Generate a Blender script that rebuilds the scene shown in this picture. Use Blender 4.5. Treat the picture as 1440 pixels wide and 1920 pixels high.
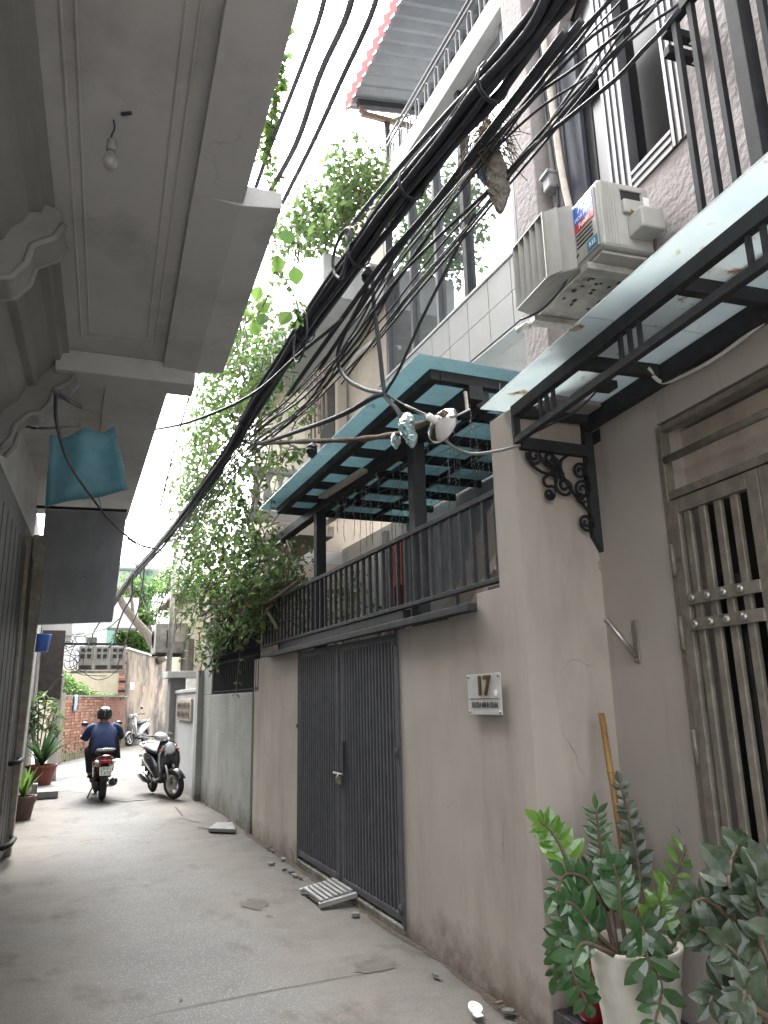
import bpy, math, random
from mathutils import Vector, Matrix
random.seed(7)
R = math.radians
scene = bpy.context.scene
for o in list(bpy.data.objects):
    bpy.data.objects.remove(o)

# ------------------------------------------------------------------ camera
cam_data = bpy.data.cameras.new('Camera')
cam = bpy.data.objects.new('Camera', cam_data)
scene.collection.objects.link(cam)
cam_data.sensor_fit = 'VERTICAL'
cam_data.sensor_height = 36.0
cam_data.lens = 1390.0 / 1920.0 * 36.0
cam_data.clip_start = 0.05
cam_data.clip_end = 800.0
CAMROT = Matrix(((0.920211, -0.074549, -0.384258), (-0.390765, -0.231841, -0.890816), (-0.022677, 0.969893, -0.242473)))
cam.matrix_world = Matrix.Translation((0, 0, 1.5)) @ CAMROT.to_4x4()
scene.camera = cam

# ------------------------------------------------------------------ sky, sun, exposure
SUN_EL, SUN_AZ = R(56), R(4)          # azimuth measured from +Y towards +X
world = bpy.data.worlds.new('World')
scene.world = world
world.use_nodes = True
wn, wl = world.node_tree.nodes, world.node_tree.links
wn.clear()
sky = wn.new('ShaderNodeTexSky')
sky.sky_type = 'NISHITA'
sky.sun_disc = False
sky.sun_elevation = SUN_EL
sky.sun_rotation = SUN_AZ
sky.dust_density = 6.0
sky.air_density = 1.0
sky.ozone_density = 1.0
hsv = wn.new('ShaderNodeHueSaturation')
hsv.inputs['Saturation'].default_value = 0.15
bg = wn.new('ShaderNodeBackground')
bg.inputs['Strength'].default_value = 0.15
wo = wn.new('ShaderNodeOutputWorld')
wl.new(sky.outputs[0], hsv.inputs['Color'])
wl.new(hsv.outputs[0], bg.inputs['Color'])
wl.new(bg.outputs[0], wo.inputs['Surface'])
sd = bpy.data.lights.new('Sun', 'SUN')
sd.energy = 0.5
sd.angle = R(16)
sd.color = (1.0, 0.96, 0.9)
sun = bpy.data.objects.new('Sun', sd)
scene.collection.objects.link(sun)
sdir = Vector((math.sin(SUN_AZ) * math.cos(SUN_EL), math.cos(SUN_AZ) * math.cos(SUN_EL), math.sin(SUN_EL)))
sun.rotation_euler = sdir.to_track_quat('Z', 'Y').to_euler()
scene.view_settings.view_transform = 'Standard'
scene.view_settings.look = 'None'
scene.view_settings.gamma = 1.0
scene.view_settings.use_curve_mapping = False
scene.view_settings.exposure = 3.55

# ------------------------------------------------------------------ frames of the place
W = Matrix.Identity(4)
F = Matrix.Translation((2.69, 3.25, 0)) @ Matrix.Rotation(R(-6), 4, 'Z')    # near house on the right
L = Matrix.Translation((-0.89, 0, 0)) @ Matrix.Rotation(R(-3), 4, 'Z')      # house on the left
COL = scene.collection

# ------------------------------------------------------------------ materials
MATS = {}
def material(name, c1, c2=None, rough=0.8, scale=5.0, bump=0.0, bscale=80.0, metal=0.0, spec=0.4,
             stain=None, stain_scale=(1.2, 1.2, 0.35), stain_lo=0.5, stain_hi=0.72, speck=None, speck_scale=160.0, speck_at=0.68,
             crack=None, grime=None, grime_h=0.5, rust=None, rust_scale=9.0, rust_at=0.62, coat=0.0, rough2=None, trans=0.0, sss=0.0, contrast=(0.35, 0.65)):
    m = bpy.data.materials.new(name)
    m.use_nodes = True
    nt = m.node_tree
    N, K = nt.nodes, nt.links
    b = N['Principled BSDF']
    geo = N.new('ShaderNodeNewGeometry')
    pos = geo.outputs['Position']
    def noise(sc, detail=4.0, vec=None, rg=0.55):
        n = N.new('ShaderNodeTexNoise')
        n.inputs['Scale'].default_value = sc
        n.inputs['Detail'].default_value = detail
        n.inputs['Roughness'].default_value = rg
        K.new(vec or pos, n.inputs['Vector'])
        return n.outputs['Fac']
    def ramp(src, lo, hi, a=0.0, c=1.0):
        r = N.new('ShaderNodeMapRange')
        r.inputs['From Min'].default_value = lo
        r.inputs['From Max'].default_value = hi
        r.inputs['To Min'].default_value = a
        r.inputs['To Max'].default_value = c
        K.new(src, r.inputs['Value'])
        return r.outputs[0]
    def mix(fac, a, bcol):
        x = N.new('ShaderNodeMix')
        x.data_type = 'RGBA'
        if isinstance(fac, float): x.inputs[0].default_value = fac
        else: K.new(fac, x.inputs[0])
        for s, v in ((x.inputs[6], a), (x.inputs[7], bcol)):
            if isinstance(v, tuple): s.default_value = (*v, 1)
            else: K.new(v, s)
        return x.outputs[2]
    def mul(a, c):
        x = N.new('ShaderNodeMath'); x.operation = 'MULTIPLY'
        K.new(a, x.inputs[0])
        if isinstance(c, float): x.inputs[1].default_value = c
        else: K.new(c, x.inputs[1])
        return x.outputs[0]
    col = c1
    if c2:
        col = mix(ramp(noise(scale), *contrast), c1, c2)
    if stain:
        mp = N.new('ShaderNodeMapping')
        mp.inputs['Scale'].default_value = stain_scale
        K.new(pos, mp.inputs['Vector'])
        s = ramp(noise(2.2, 8.0, mp.outputs[0], 0.65), stain_lo, stain_hi)
        col = mix(s, col, stain)
    if grime:
        sx = N.new('ShaderNodeSeparateXYZ'); K.new(pos, sx.inputs[0])
        a = N.new('ShaderNodeMath'); a.operation = 'MULTIPLY_ADD'
        K.new(noise(2.6, 8.0, None, 0.7), a.inputs[0]); a.inputs[1].default_value = -1.9 * grime_h; 
        K.new(sx.outputs[2], a.inputs[2])
        g = ramp(a.outputs[0], -0.25 * grime_h, -1.05 * grime_h)
        g = mul(g, ramp(noise(14.0, 5.0), 0.25, 0.6, 0.45, 1.0))
        col = mix(g, col, grime)
    if rust:
        rr = ramp(noise(rust_scale, 9.0, None, 0.72), rust_at, rust_at + 0.1)
        col = mix(rr, col, rust)
    if speck:
        v = N.new('ShaderNodeTexVoronoi'); v.inputs['Scale'].default_value = speck_scale
        K.new(pos, v.inputs['Vector'])
        sx2 = N.new('ShaderNodeSeparateColor'); K.new(v.outputs['Color'], sx2.inputs[0])
        hot = ramp(sx2.outputs[0], speck_at, speck_at + 0.02)
        near = ramp(v.outputs['Distance'], 0.45, 0.2)
        col = mix(mul(hot, near), col, speck)
    if crack:
        nz = N.new('ShaderNodeTexNoise'); nz.inputs['Scale'].default_value = 2.4; nz.inputs['Detail'].default_value = 6.0; K.new(pos, nz.inputs['Vector'])
        vm = N.new('ShaderNodeVectorMath'); vm.operation = 'MULTIPLY_ADD'; K.new(nz.outputs['Color'], vm.inputs[0]); vm.inputs[1].default_value = (0.35, 0.35, 0.35); K.new(pos, vm.inputs[2])
        vc = N.new('ShaderNodeTexVoronoi'); vc.feature = 'DISTANCE_TO_EDGE'; vc.inputs['Scale'].default_value = 1.1; K.new(vm.outputs[0], vc.inputs['Vector'])
        line = ramp(vc.outputs['Distance'], 0.005, 0.0015)
        col = mix(mul(line, ramp(noise(1.3, 3.0), 0.53, 0.63, 0.0, 0.6)), col, crack)
    if isinstance(col, tuple): b.inputs['Base Color'].default_value = (*col, 1)
    else: K.new(col, b.inputs['Base Color'])
    b.inputs['Roughness'].default_value = rough
    if rough2 is not None:
        K.new(ramp(noise(scale * 2.3, 6.0), 0.3, 0.7, rough, rough2), b.inputs['Roughness'])
    b.inputs['Metallic'].default_value = metal
    b.inputs['Specular IOR Level'].default_value = spec
    b.inputs['Coat Weight'].default_value = coat
    b.inputs['Transmission Weight'].default_value = trans
    if bump:
        bp = N.new('ShaderNodeBump')
        bp.inputs['Strength'].default_value = min(1.0, bump * 2)
        bp.inputs['Distance'].default_value = 0.02 * bump
        ad = N.new('ShaderNodeMath'); ad.operation = 'ADD'
        K.new(noise(bscale, 3.0), ad.inputs[0]); K.new(noise(bscale / 9.0, 3.0), ad.inputs[1])
        K.new(ad.outputs[0], bp.inputs['Height'])
        K.new(bp.outputs[0], b.inputs['Normal'])
    MATS[name] = m
    return m

def sheet_material(name, col, c2, stain, rough=0.25, see=0.25, transl=0.55):
    """translucent roofing sheet or thin leaf: diffuse + translucent + a little clear view through"""
    m = bpy.data.materials.new(name); m.use_nodes = True
    nt = m.node_tree; N, K = nt.nodes, nt.links
    N.remove(N['Principled BSDF']); out = N['Material Output']
    geo = N.new('ShaderNodeNewGeometry')
    n = N.new('ShaderNodeTexNoise'); n.inputs['Scale'].default_value = 7.0; n.inputs['Detail'].default_value = 9.0; n.inputs['Roughness'].default_value = 0.7
    K.new(geo.outputs['Position'], n.inputs['Vector'])
    r = N.new('ShaderNodeValToRGB'); K.new(n.outputs['Fac'], r.inputs[0])
    e = r.color_ramp.elements
    e[0].position = 0.35; e[0].color = (*col, 1); e[1].position = 0.56; e[1].color = (*c2, 1)
    if stain:
        x = e.new(0.60); x.color = (*c2, 1)
        x = e.new(0.67); x.color = (*stain, 1)
    d = N.new('ShaderNodeBsdfDiffuse'); t = N.new('ShaderNodeBsdfTranslucent'); tr = N.new('ShaderNodeBsdfTransparent'); g = N.new('ShaderNodeBsdfGlossy')
    g.inputs['Roughness'].default_value = rough
    for s in (d, t, tr): K.new(r.outputs[0], s.inputs['Color'])
    a = N.new('ShaderNodeMixShader'); a.inputs[0].default_value = transl; K.new(d.outputs[0], a.inputs[1]); K.new(t.outputs[0], a.inputs[2])
    c = N.new('ShaderNodeMixShader'); c.inputs[0].default_value = see; K.new(a.outputs[0], c.inputs[1]); K.new(tr.outputs[0], c.inputs[2])
    f = N.new('ShaderNodeFresnel'); f.inputs[0].default_value = 1.4
    q = N.new('ShaderNodeMixShader'); K.new(f.outputs[0], q.inputs[0]); K.new(c.outputs[0], q.inputs[1]); K.new(g.outputs[0], q.inputs[2])
    K.new(q.outputs[0], out.inputs['Surface'])
    MATS[name] = m
    return m

def leaf_material(name, c1, c2, rough=0.45, transl=0.35, spec=0.4, dust=None):
    m = bpy.data.materials.new(name); m.use_nodes = True
    nt = m.node_tree; N, K = nt.nodes, nt.links
    b = N['Principled BSDF']; out = N['Material Output']
    geo = N.new('ShaderNodeNewGeometry')
    x = N.new('ShaderNodeMix'); x.data_type = 'RGBA'
    x.inputs[6].default_value = (*c1, 1); x.inputs[7].default_value = (*c2, 1)
    K.new(geo.outputs['Random Per Island'], x.inputs[0])
    col = x.outputs[2]
    if dust:
        n = N.new('ShaderNodeTexNoise'); n.inputs['Scale'].default_value = 30.0; n.inputs['Detail'].default_value = 6.0
        K.new(geo.outputs['Position'], n.inputs['Vector'])
        mr = N.new('ShaderNodeMapRange'); mr.inputs[1].default_value = 0.42; mr.inputs[2].default_value = 0.75; K.new(n.outputs[0], mr.inputs[0])
        y = N.new('ShaderNodeMix'); y.data_type = 'RGBA'; K.new(mr.outputs[0], y.inputs[0]); K.new(col, y.inputs[6]); y.inputs[7].default_value = (*dust, 1)
        col = y.outputs[2]
    K.new(col, b.inputs['Base Color'])
    b.inputs['Roughness'].default_value = rough
    b.inputs['Specular IOR Level'].default_value = spec
    t = N.new('ShaderNodeBsdfTranslucent'); K.new(col, t.inputs['Color'])
    s = N.new('ShaderNodeMixShader'); s.inputs[0].default_value = transl
    K.new(b.outputs[0], s.inputs[1]); K.new(t.outputs[0], s.inputs[2]); K.new(s.outputs[0], out.inputs['Surface'])
    MATS[name] = m
    return m

material('pink_render', crack=(0.13, 0.105, 0.09), c1=(0.385, 0.342, 0.296), c2=(0.33, 0.294, 0.254), rough=0.9, scale=1.6, bump=0.10, bscale=120, stain=(0.25, 0.205, 0.175), stain_scale=(1.6, 1.6, 0.28), stain_lo=0.50, stain_hi=0.85, grime=(0.13, 0.095, 0.07), grime_h=0.34)
material('pink_plain', (0.385, 0.343, 0.306), (0.34, 0.303, 0.27), rough=0.9, scale=1.4, bump=0.08, bscale=130, stain=(0.26, 0.215, 0.19), stain_scale=(1.8, 1.8, 0.25), stain_lo=0.52, stain_hi=0.9)
material('lilac_render', crack=(0.11, 0.095, 0.092), c1=(0.29, 0.264, 0.262), c2=(0.25, 0.227, 0.224), rough=0.9, scale=2.0, bump=0.45, bscale=30, stain=(0.195, 0.172, 0.168), stain_lo=0.5, stain_hi=0.9)
material('grey_render', (0.27, 0.275, 0.255), (0.22, 0.225, 0.205), rough=0.9, scale=2.2, bump=0.5, bscale=60, stain=(0.13, 0.13, 0.11), stain_lo=0.5, stain_hi=0.85, grime=(0.075, 0.065, 0.045), grime_h=0.5)
material('white_render', (0.46, 0.465, 0.46), (0.38, 0.385, 0.38), rough=0.85, scale=1.5, bump=0.2, stain=(0.25, 0.25, 0.235), stain_lo=0.5, stain_hi=0.9, grime=(0.2, 0.19, 0.17), grime_h=0.25)
material('cream_render', (0.42, 0.375, 0.28), (0.34, 0.305, 0.23), rough=0.9, scale=1.2, bump=0.3, stain=(0.26, 0.22, 0.16), stain_lo=0.5, stain_hi=0.8)
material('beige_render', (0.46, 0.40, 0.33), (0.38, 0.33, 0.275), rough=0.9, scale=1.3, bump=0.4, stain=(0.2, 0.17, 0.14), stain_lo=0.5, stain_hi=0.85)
material('stained_render', (0.27, 0.22, 0.17), (0.21, 0.17, 0.13), rough=0.95, scale=0.9, bump=0.6, bscale=40, stain=(0.05, 0.045, 0.04), stain_scale=(0.26, 0.26, 0.17), stain_lo=0.43, stain_hi=0.55)
def pavement_material():
    m = bpy.data.materials.new('pavement'); m.use_nodes = True
    N, K = m.node_tree.nodes, m.node_tree.links; b = N['Principled BSDF']
    geo = N.new('ShaderNodeNewGeometry'); pos = geo.outputs['Position']
    def noise(sc, det=5.0, rg=0.6, mp=None):
        n = N.new('ShaderNodeTexNoise'); n.inputs['Scale'].default_value = sc; n.inputs['Detail'].default_value = det; n.inputs['Roughness'].default_value = rg
        if mp:
            q = N.new('ShaderNodeMapping'); q.inputs['Scale'].default_value = mp; K.new(pos, q.inputs['Vector']); K.new(q.outputs[0], n.inputs['Vector'])
        else: K.new(pos, n.inputs['Vector'])
        return n.outputs['Fac']
    def rng(src, a, c, lo=0.0, hi=1.0):
        r = N.new('ShaderNodeMapRange'); r.inputs[1].default_value = a; r.inputs[2].default_value = c; r.inputs[3].default_value = lo; r.inputs[4].default_value = hi
        K.new(src, r.inputs[0]); return r.outputs[0]
    def math2(op, a, c):
        x = N.new('ShaderNodeMath'); x.operation = op
        for k, v in ((0, a), (1, c)):
            if isinstance(v, float): x.inputs[k].default_value = v
            else: K.new(v, x.inputs[k])
        return x.outputs[0]
    def mix(f, a, c):
        x = N.new('ShaderNodeMix'); x.data_type = 'RGBA'; K.new(f, x.inputs[0])
        for sct, v in ((x.inputs[6], a), (x.inputs[7], c)):
            if isinstance(v, tuple): sct.default_value = (*v, 1)
            else: K.new(v, sct)
        return x.outputs[2]
    sx = N.new('ShaderNodeSeparateXYZ'); K.new(pos, sx.inputs[0])
    # distance from the worn middle of the lane, ragged: dusty brown cement lies on both sides
    side = math2('ABSOLUTE', math2('SUBTRACT', sx.outputs[0], 0.75), 0.0)
    side = math2('ADD', side, math2('MULTIPLY', math2('SUBTRACT', noise(1.4, 7.0, 0.7), 0.5), 2.2))
    edge = rng(side, 0.2, 0.85)
    grey = mix(rng(noise(1.1, 6.0), 0.35, 0.65), (0.124, 0.124, 0.1225), (0.096, 0.096, 0.095))
    brown = mix(rng(noise(2.4, 7.0, 0.7), 0.35, 0.65), (0.134, 0.125, 0.112), (0.098, 0.091, 0.081))
    col = mix(edge, grey, brown)
    fine = rng(noise(75.0, 4.0, 0.75), 0.30, 0.70)
    v = N.new('ShaderNodeTexVoronoi'); v.inputs['Scale'].default_value = 105.0; K.new(pos, v.inputs['Vector'])
    cr = N.new('ShaderNodeSeparateColor'); K.new(v.outputs['Color'], cr.inputs[0])
    chip = math2('MULTIPLY', rng(cr.outputs[0], 0.74, 0.80), rng(v.outputs['Distance'], 0.50, 0.2))
    chip = math2('MULTIPLY', chip, rng(edge, 1.0, 0.0, 0.25, 1.0))
    col = mix(math2('MULTIPLY', fine, 0.45), col, (0.050, 0.049, 0.047))
    col = mix(math2('MULTIPLY', chip, 0.8), col, (0.21, 0.21, 0.206))
    dark = rng(noise(2.2, 8.0, 0.7, (1.0, 0.55, 1.0)), 0.54, 0.68, 0.0, 0.6)
    col = mix(dark, col, (0.046, 0.041, 0.035))
    K.new(col, b.inputs['Base Color'])
    K.new(rng(chip, 0.0, 1.0, 0.95, 0.5), b.inputs['Roughness'])
    b.inputs['Specular IOR Level'].default_value = 0.22
    bp = N.new('ShaderNodeBump'); bp.inputs['Strength'].default_value = 0.9; bp.inputs['Distance'].default_value = 0.006
    h = math2('ADD', noise(70.0, 4.0, 0.7), math2('MULTIPLY', chip, 0.6)); h = math2('ADD', h, math2('MULTIPLY', noise(9.0, 4.0), 1.4))
    K.new(h, bp.inputs['Height']); K.new(bp.outputs[0], b.inputs['Normal'])
    MATS['pavement'] = m
pavement_material()
material('crack_dark', (0.022, 0.020, 0.018), rough=0.95)
material('pavement_pale', (0.135, 0.132, 0.125), (0.11, 0.107, 0.10), rough=0.9, scale=6, bump=0.4)
material('pavement_patch', (0.062, 0.06, 0.057), (0.08, 0.078, 0.074), rough=0.9, scale=6, bump=0.5)
material('concrete', (0.22, 0.218, 0.21), (0.17, 0.168, 0.16), rough=0.9, scale=4, bump=0.5, stain=(0.15, 0.145, 0.13))
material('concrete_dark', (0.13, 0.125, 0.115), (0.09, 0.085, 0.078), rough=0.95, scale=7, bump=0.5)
material('cornice_dark', (0.25, 0.245, 0.235), (0.21, 0.206, 0.198), rough=0.9, scale=1.5, bump=0.15, stain=(0.16, 0.155, 0.145), stain_scale=(2, 1, 2), stain_lo=0.5, stain_hi=0.85)  # darker tone than the soffit, for cornice and corbels
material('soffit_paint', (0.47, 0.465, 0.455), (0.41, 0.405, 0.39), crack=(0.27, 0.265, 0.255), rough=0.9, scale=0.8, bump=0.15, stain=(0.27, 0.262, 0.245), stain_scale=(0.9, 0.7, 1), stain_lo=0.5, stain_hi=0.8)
material('dark_steel', (0.024, 0.025, 0.027), (0.034, 0.035, 0.038), rough=0.55, rough2=0.75, scale=8, bump=0.05, spec=0.25, rust=(0.045, 0.032, 0.024), rust_at=0.68)
material('gate_steel', (0.060, 0.062, 0.069), (0.078, 0.080, 0.087), rough=0.5, rough2=0.7, scale=7, bump=0.05, spec=0.3, rust=(0.075, 0.055, 0.042), rust_at=0.64)
material('gate_mesh', (0.022, 0.022, 0.025), rough=0.8)
material('ramp_metal', (0.30, 0.30, 0.295), (0.24, 0.24, 0.235), rough=0.4, scale=12, metal=0.2)
material('raw_steel', (0.235, 0.21, 0.172), (0.16, 0.143, 0.116), rough=0.45, rough2=0.7, scale=14, metal=0.35, bump=0.1, rust=(0.10, 0.075, 0.05), rust_at=0.6)
material('stainless', (0.42, 0.40, 0.36), (0.30, 0.285, 0.26), rough=0.3, rough2=0.5, scale=20, metal=0.8)
material('aluminium', (0.088, 0.088, 0.094), (0.07, 0.07, 0.075), rough=0.5, scale=6, metal=0.1)
material('black_iron', (0.012, 0.0125, 0.014), (0.02, 0.021, 0.023), rough=0.75, spec=0.15, scale=12, bump=0.1, rust=(0.06, 0.035, 0.02), rust_at=0.7)
material('cable_black', (0.022, 0.025, 0.031), (0.042, 0.046, 0.054), rough=0.65, scale=15)  # black lifted to carry the flare's grey-blue sheen in the colour
material('cable_grey', (0.20, 0.20, 0.20), rough=0.6)
material('plastic_white', (0.62, 0.61, 0.57), (0.55, 0.54, 0.50), rough=0.4, scale=6, stain=(0.33, 0.31, 0.27), stain_lo=0.55, stain_hi=0.9)
material('ac_white', (0.36, 0.355, 0.325), (0.31, 0.305, 0.28), rough=0.45, scale=5, stain=(0.16, 0.148, 0.122), stain_lo=0.5, stain_hi=0.8)
material('ac_dark', (0.02, 0.02, 0.02), rough=0.7)
material('steel_tray', (0.40, 0.385, 0.35), (0.28, 0.265, 0.235), rough=0.5, scale=11, metal=0.2, stain=(0.13, 0.10, 0.075), stain_scale=(3, 3, 3), stain_lo=0.56, stain_hi=0.7)
material('label_blue', (0.03, 0.10, 0.42), rough=0.4)
material('label_red', (0.45, 0.02, 0.03), rough=0.4)
material('label_white', (0.75, 0.75, 0.73), rough=0.5)
material('label_teal', (0.02, 0.16, 0.26), rough=0.4)
material('tile_white', (0.19, 0.19, 0.177), (0.165, 0.165, 0.154), rough=0.55, scale=3, stain=(0.16, 0.152, 0.13), stain_lo=0.5, stain_hi=0.85)
material('joint_dark', (0.10, 0.096, 0.088), rough=0.9)
material('sign_plate', (0.52, 0.515, 0.49), (0.46, 0.455, 0.43), rough=0.35, scale=9, metal=0.1)
material('sign_gold', (0.13, 0.075, 0.012), (0.09, 0.05, 0.01), rough=0.35, metal=0.4, scale=30)
material('sign_brown', (0.10, 0.06, 0.045), rough=0.5)
material('sign_black', (0.03, 0.035, 0.03), rough=0.5)
material('sash_blue', (0.035, 0.042, 0.055), (0.05, 0.056, 0.068), rough=0.6, spec=0.25, scale=8)
material('glass_reflect_grey', (0.020, 0.019, 0.018), (0.013, 0.0125, 0.012), rough=0.25, scale=12, spec=0.25, stain=(0.030, 0.029, 0.027), stain_scale=(4, 4, 2), stain_lo=0.5, stain_hi=0.8)  # grey tone puts the opposite wall's reflection into the pane colour
material('glass_pane', (0.003, 0.0033, 0.0036), (0.006, 0.0063, 0.0066), rough=0.08, scale=5, spec=0.14)
material('glass_dark', (0.020, 0.022, 0.024), rough=0.05, spec=0.6)
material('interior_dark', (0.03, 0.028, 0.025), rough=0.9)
material('bamboo', (0.30, 0.175, 0.06), (0.21, 0.115, 0.04), rough=0.4, scale=9, stain=(0.2, 0.11, 0.04), stain_scale=(5, 5, 1.5), stain_lo=0.55, stain_hi=0.75)
material('planter_white', (0.62, 0.60, 0.52), (0.53, 0.51, 0.44), rough=0.5, scale=7, bump=0.1, stain=(0.3, 0.28, 0.22), stain_lo=0.55, stain_hi=0.9)
material('planter_red', (0.22, 0.012, 0.02), (0.15, 0.01, 0.015), rough=0.25, scale=6, coat=0.4)
material('terracotta', (0.20, 0.06, 0.045), (0.15, 0.05, 0.04), rough=0.8, scale=8)
material('clay_brown', (0.15, 0.10, 0.075), (0.10, 0.07, 0.055), rough=0.9, scale=8, bump=0.4)
material('granite_black', (0.03, 0.03, 0.032), (0.05, 0.05, 0.052), rough=0.18, scale=40, spec=0.6)
material('pavement_brown', (0.058, 0.051, 0.043), (0.08, 0.073, 0.064), rough=0.95, scale=9, bump=0.6)
material('soil', (0.045, 0.035, 0.025), (0.07, 0.055, 0.04), rough=0.95, scale=40, bump=0.8)
material('brick', (0.26, 0.115, 0.075), (0.19, 0.085, 0.06), rough=0.9, scale=3.7, bump=0.4, stain=(0.20, 0.12, 0.08), stain_lo=0.55, stain_hi=0.8)
material('brick_pale', (0.33, 0.19, 0.13), (0.26, 0.14, 0.10), rough=0.9, scale=5, bump=0.4)
material('mortar', (0.26, 0.225, 0.185), (0.18, 0.155, 0.12), rough=0.95, scale=5, bump=0.6)
material('moss', (0.10, 0.10, 0.05), (0.16, 0.14, 0.10), rough=0.95, scale=6, bump=0.6)
material('bark', (0.12, 0.105, 0.088), (0.075, 0.064, 0.052), rough=0.95, scale=9, bump=0.8, bscale=45)
material('twig', (0.10, 0.075, 0.05), (0.16, 0.12, 0.08), rough=0.9, scale=20)
material('vine_stem', (0.085, 0.065, 0.045), (0.13, 0.10, 0.07), rough=0.9, scale=20)
material('roof_red', (0.50, 0.07, 0.07), (0.42, 0.06, 0.06), rough=0.5, scale=5)
material('roof_grey', (0.14, 0.15, 0.165), (0.11, 0.12, 0.135), rough=0.5, scale=4)
material('roof_brown', (0.16, 0.11, 0.085), (0.11, 0.08, 0.065), rough=0.8, scale=5)
material('paint_green', (0.06, 0.30, 0.22), (0.05, 0.24, 0.18), rough=0.5, scale=6)
material('paint_mint', (0.16, 0.30, 0.25), (0.14, 0.26, 0.22), rough=0.6, scale=4)
material('shirt_navy', (0.016, 0.03, 0.085), (0.012, 0.022, 0.065), rough=0.9, scale=9, bump=0.2)
material('trousers', (0.018, 0.018, 0.022), (0.028, 0.028, 0.032), rough=0.9, scale=12)
material('skin', (0.30, 0.16, 0.10), (0.26, 0.135, 0.085), rough=0.6, scale=10)
material('helmet', (0.012, 0.016, 0.014), rough=0.15, coat=0.5)
material('scooter_dark', (0.018, 0.019, 0.021), (0.026, 0.027, 0.03), rough=0.22, coat=0.6, scale=6)
material('scooter_silver', (0.48, 0.49, 0.50), (0.42, 0.43, 0.44), rough=0.22, metal=0.4, coat=0.6, scale=6)
material('scooter_red', (0.10, 0.012, 0.014), rough=0.2, coat=0.6)
material('tyre', (0.016, 0.016, 0.016), (0.028, 0.027, 0.026), rough=0.85, scale=15)
material('lamp_red', (0.34, 0.01, 0.012), rough=0.15, coat=0.5)
material('lamp_orange', (0.55, 0.14, 0.02), rough=0.2, coat=0.5)
material('lamp_clear', (0.62, 0.63, 0.64), rough=0.1, spec=0.8, coat=0.5)
material('plate_white', (0.66, 0.66, 0.58), rough=0.5)
material('seat_black', (0.014, 0.014, 0.015), (0.02, 0.02, 0.021), rough=0.6, scale=20)
material('meter_grey', (0.30, 0.29, 0.26), (0.22, 0.21, 0.19), rough=0.7, scale=9, stain=(0.12, 0.11, 0.09), stain_scale=(3, 3, 2))
material('blue_plastic', (0.03, 0.09, 0.36), rough=0.4)
material('cloth_blue', (0.20, 0.36, 0.55), (0.26, 0.42, 0.6), rough=0.9, scale=8)
material('nest_grey', (0.13, 0.115, 0.10), (0.22, 0.20, 0.17), rough=0.95, scale=25, bump=0.8)
material('sign_back', (0.20, 0.21, 0.22), (0.16, 0.17, 0.18), rough=0.6, scale=2, stain=(0.12, 0.12, 0.12), stain_lo=0.5, stain_hi=0.8)
material('sign_faded', (0.155, 0.165, 0.18), rough=0.7)
material('wood_dark', (0.06, 0.05, 0.045), (0.04, 0.034, 0.03), rough=0.8, scale=9)
material('ribbed_door', (0.040, 0.039, 0.039), (0.03, 0.029, 0.029), rough=0.6, scale=5)
material('bulb_glass', (0.5, 0.5, 0.48), rough=0.12, spec=0.7, trans=0.6)
material('socket', (0.25, 0.245, 0.235), rough=0.6)
material('litter_white', (0.75, 0.75, 0.74), rough=0.5)
material('foam', (0.55, 0.5, 0.43), (0.45, 0.40, 0.34), rough=0.9, scale=14, bump=0.5)
material('wood_red', (0.26, 0.04, 0.035), rough=0.5)
sheet_material('teal_sheet', (0.27, 0.38, 0.405), (0.32, 0.43, 0.45), (0.17, 0.23, 0.235), see=0.14, transl=0.68)
sheet_material('frosted_sheet', (0.60, 0.67, 0.69), (0.66, 0.71, 0.71), (0.36, 0.25, 0.15), see=0.06, transl=0.72)
sheet_material('tarp_teal', (0.13, 0.33, 0.40), (0.17, 0.38, 0.45), None, rough=0.6, see=0.0, transl=0.5)
sheet_material('bag_teal', (0.42, 0.58, 0.58), (0.34, 0.50, 0.51), None, rough=0.35, see=0.05, transl=0.45)
sheet_material('lamp_shade', (0.72, 0.70, 0.68), (0.66, 0.64, 0.62), None, rough=0.2, see=0.25, transl=0.4)
leaf_material('leaf_vine', (0.042, 0.085, 0.028), (0.125, 0.185, 0.06), transl=0.5)
leaf_material('leaf_bright', (0.05, 0.11, 0.025), (0.11, 0.185, 0.04), transl=0.45)
leaf_material('leaf_dark', (0.022, 0.055, 0.02), (0.05, 0.10, 0.03), transl=0.35)
leaf_material('leaf_zz', (0.014, 0.052, 0.012), (0.045, 0.11, 0.026), rough=0.2, transl=0.08, spec=0.7, dust=(0.06, 0.095, 0.055))
leaf_material('leaf_zz_new', (0.06, 0.145, 0.02), (0.12, 0.22, 0.035), rough=0.2, transl=0.2, spec=0.7)
leaf_material('leaf_zz_dusty', (0.014, 0.028, 0.012), (0.036, 0.052, 0.027), rough=0.34, transl=0.06, spec=0.5, dust=(0.062, 0.082, 0.050))

def window_glass(name, tint, mirror):
    m = bpy.data.materials.new(name); m.use_nodes = True
    N, K = m.node_tree.nodes, m.node_tree.links
    b = N['Principled BSDF']
    b.inputs['Base Color'].default_value = (*tint, 1)
    b.inputs['Roughness'].default_value = 0.02
    b.inputs['Metallic'].default_value = mirror
    b.inputs['Specular IOR Level'].default_value = 1.0
    MATS[name] = m
window_glass('glass_mirror', (0.42, 0.45, 0.46), 0.9)
window_glass('glass_tinted', (0.16, 0.165, 0.17), 0.75)

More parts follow.
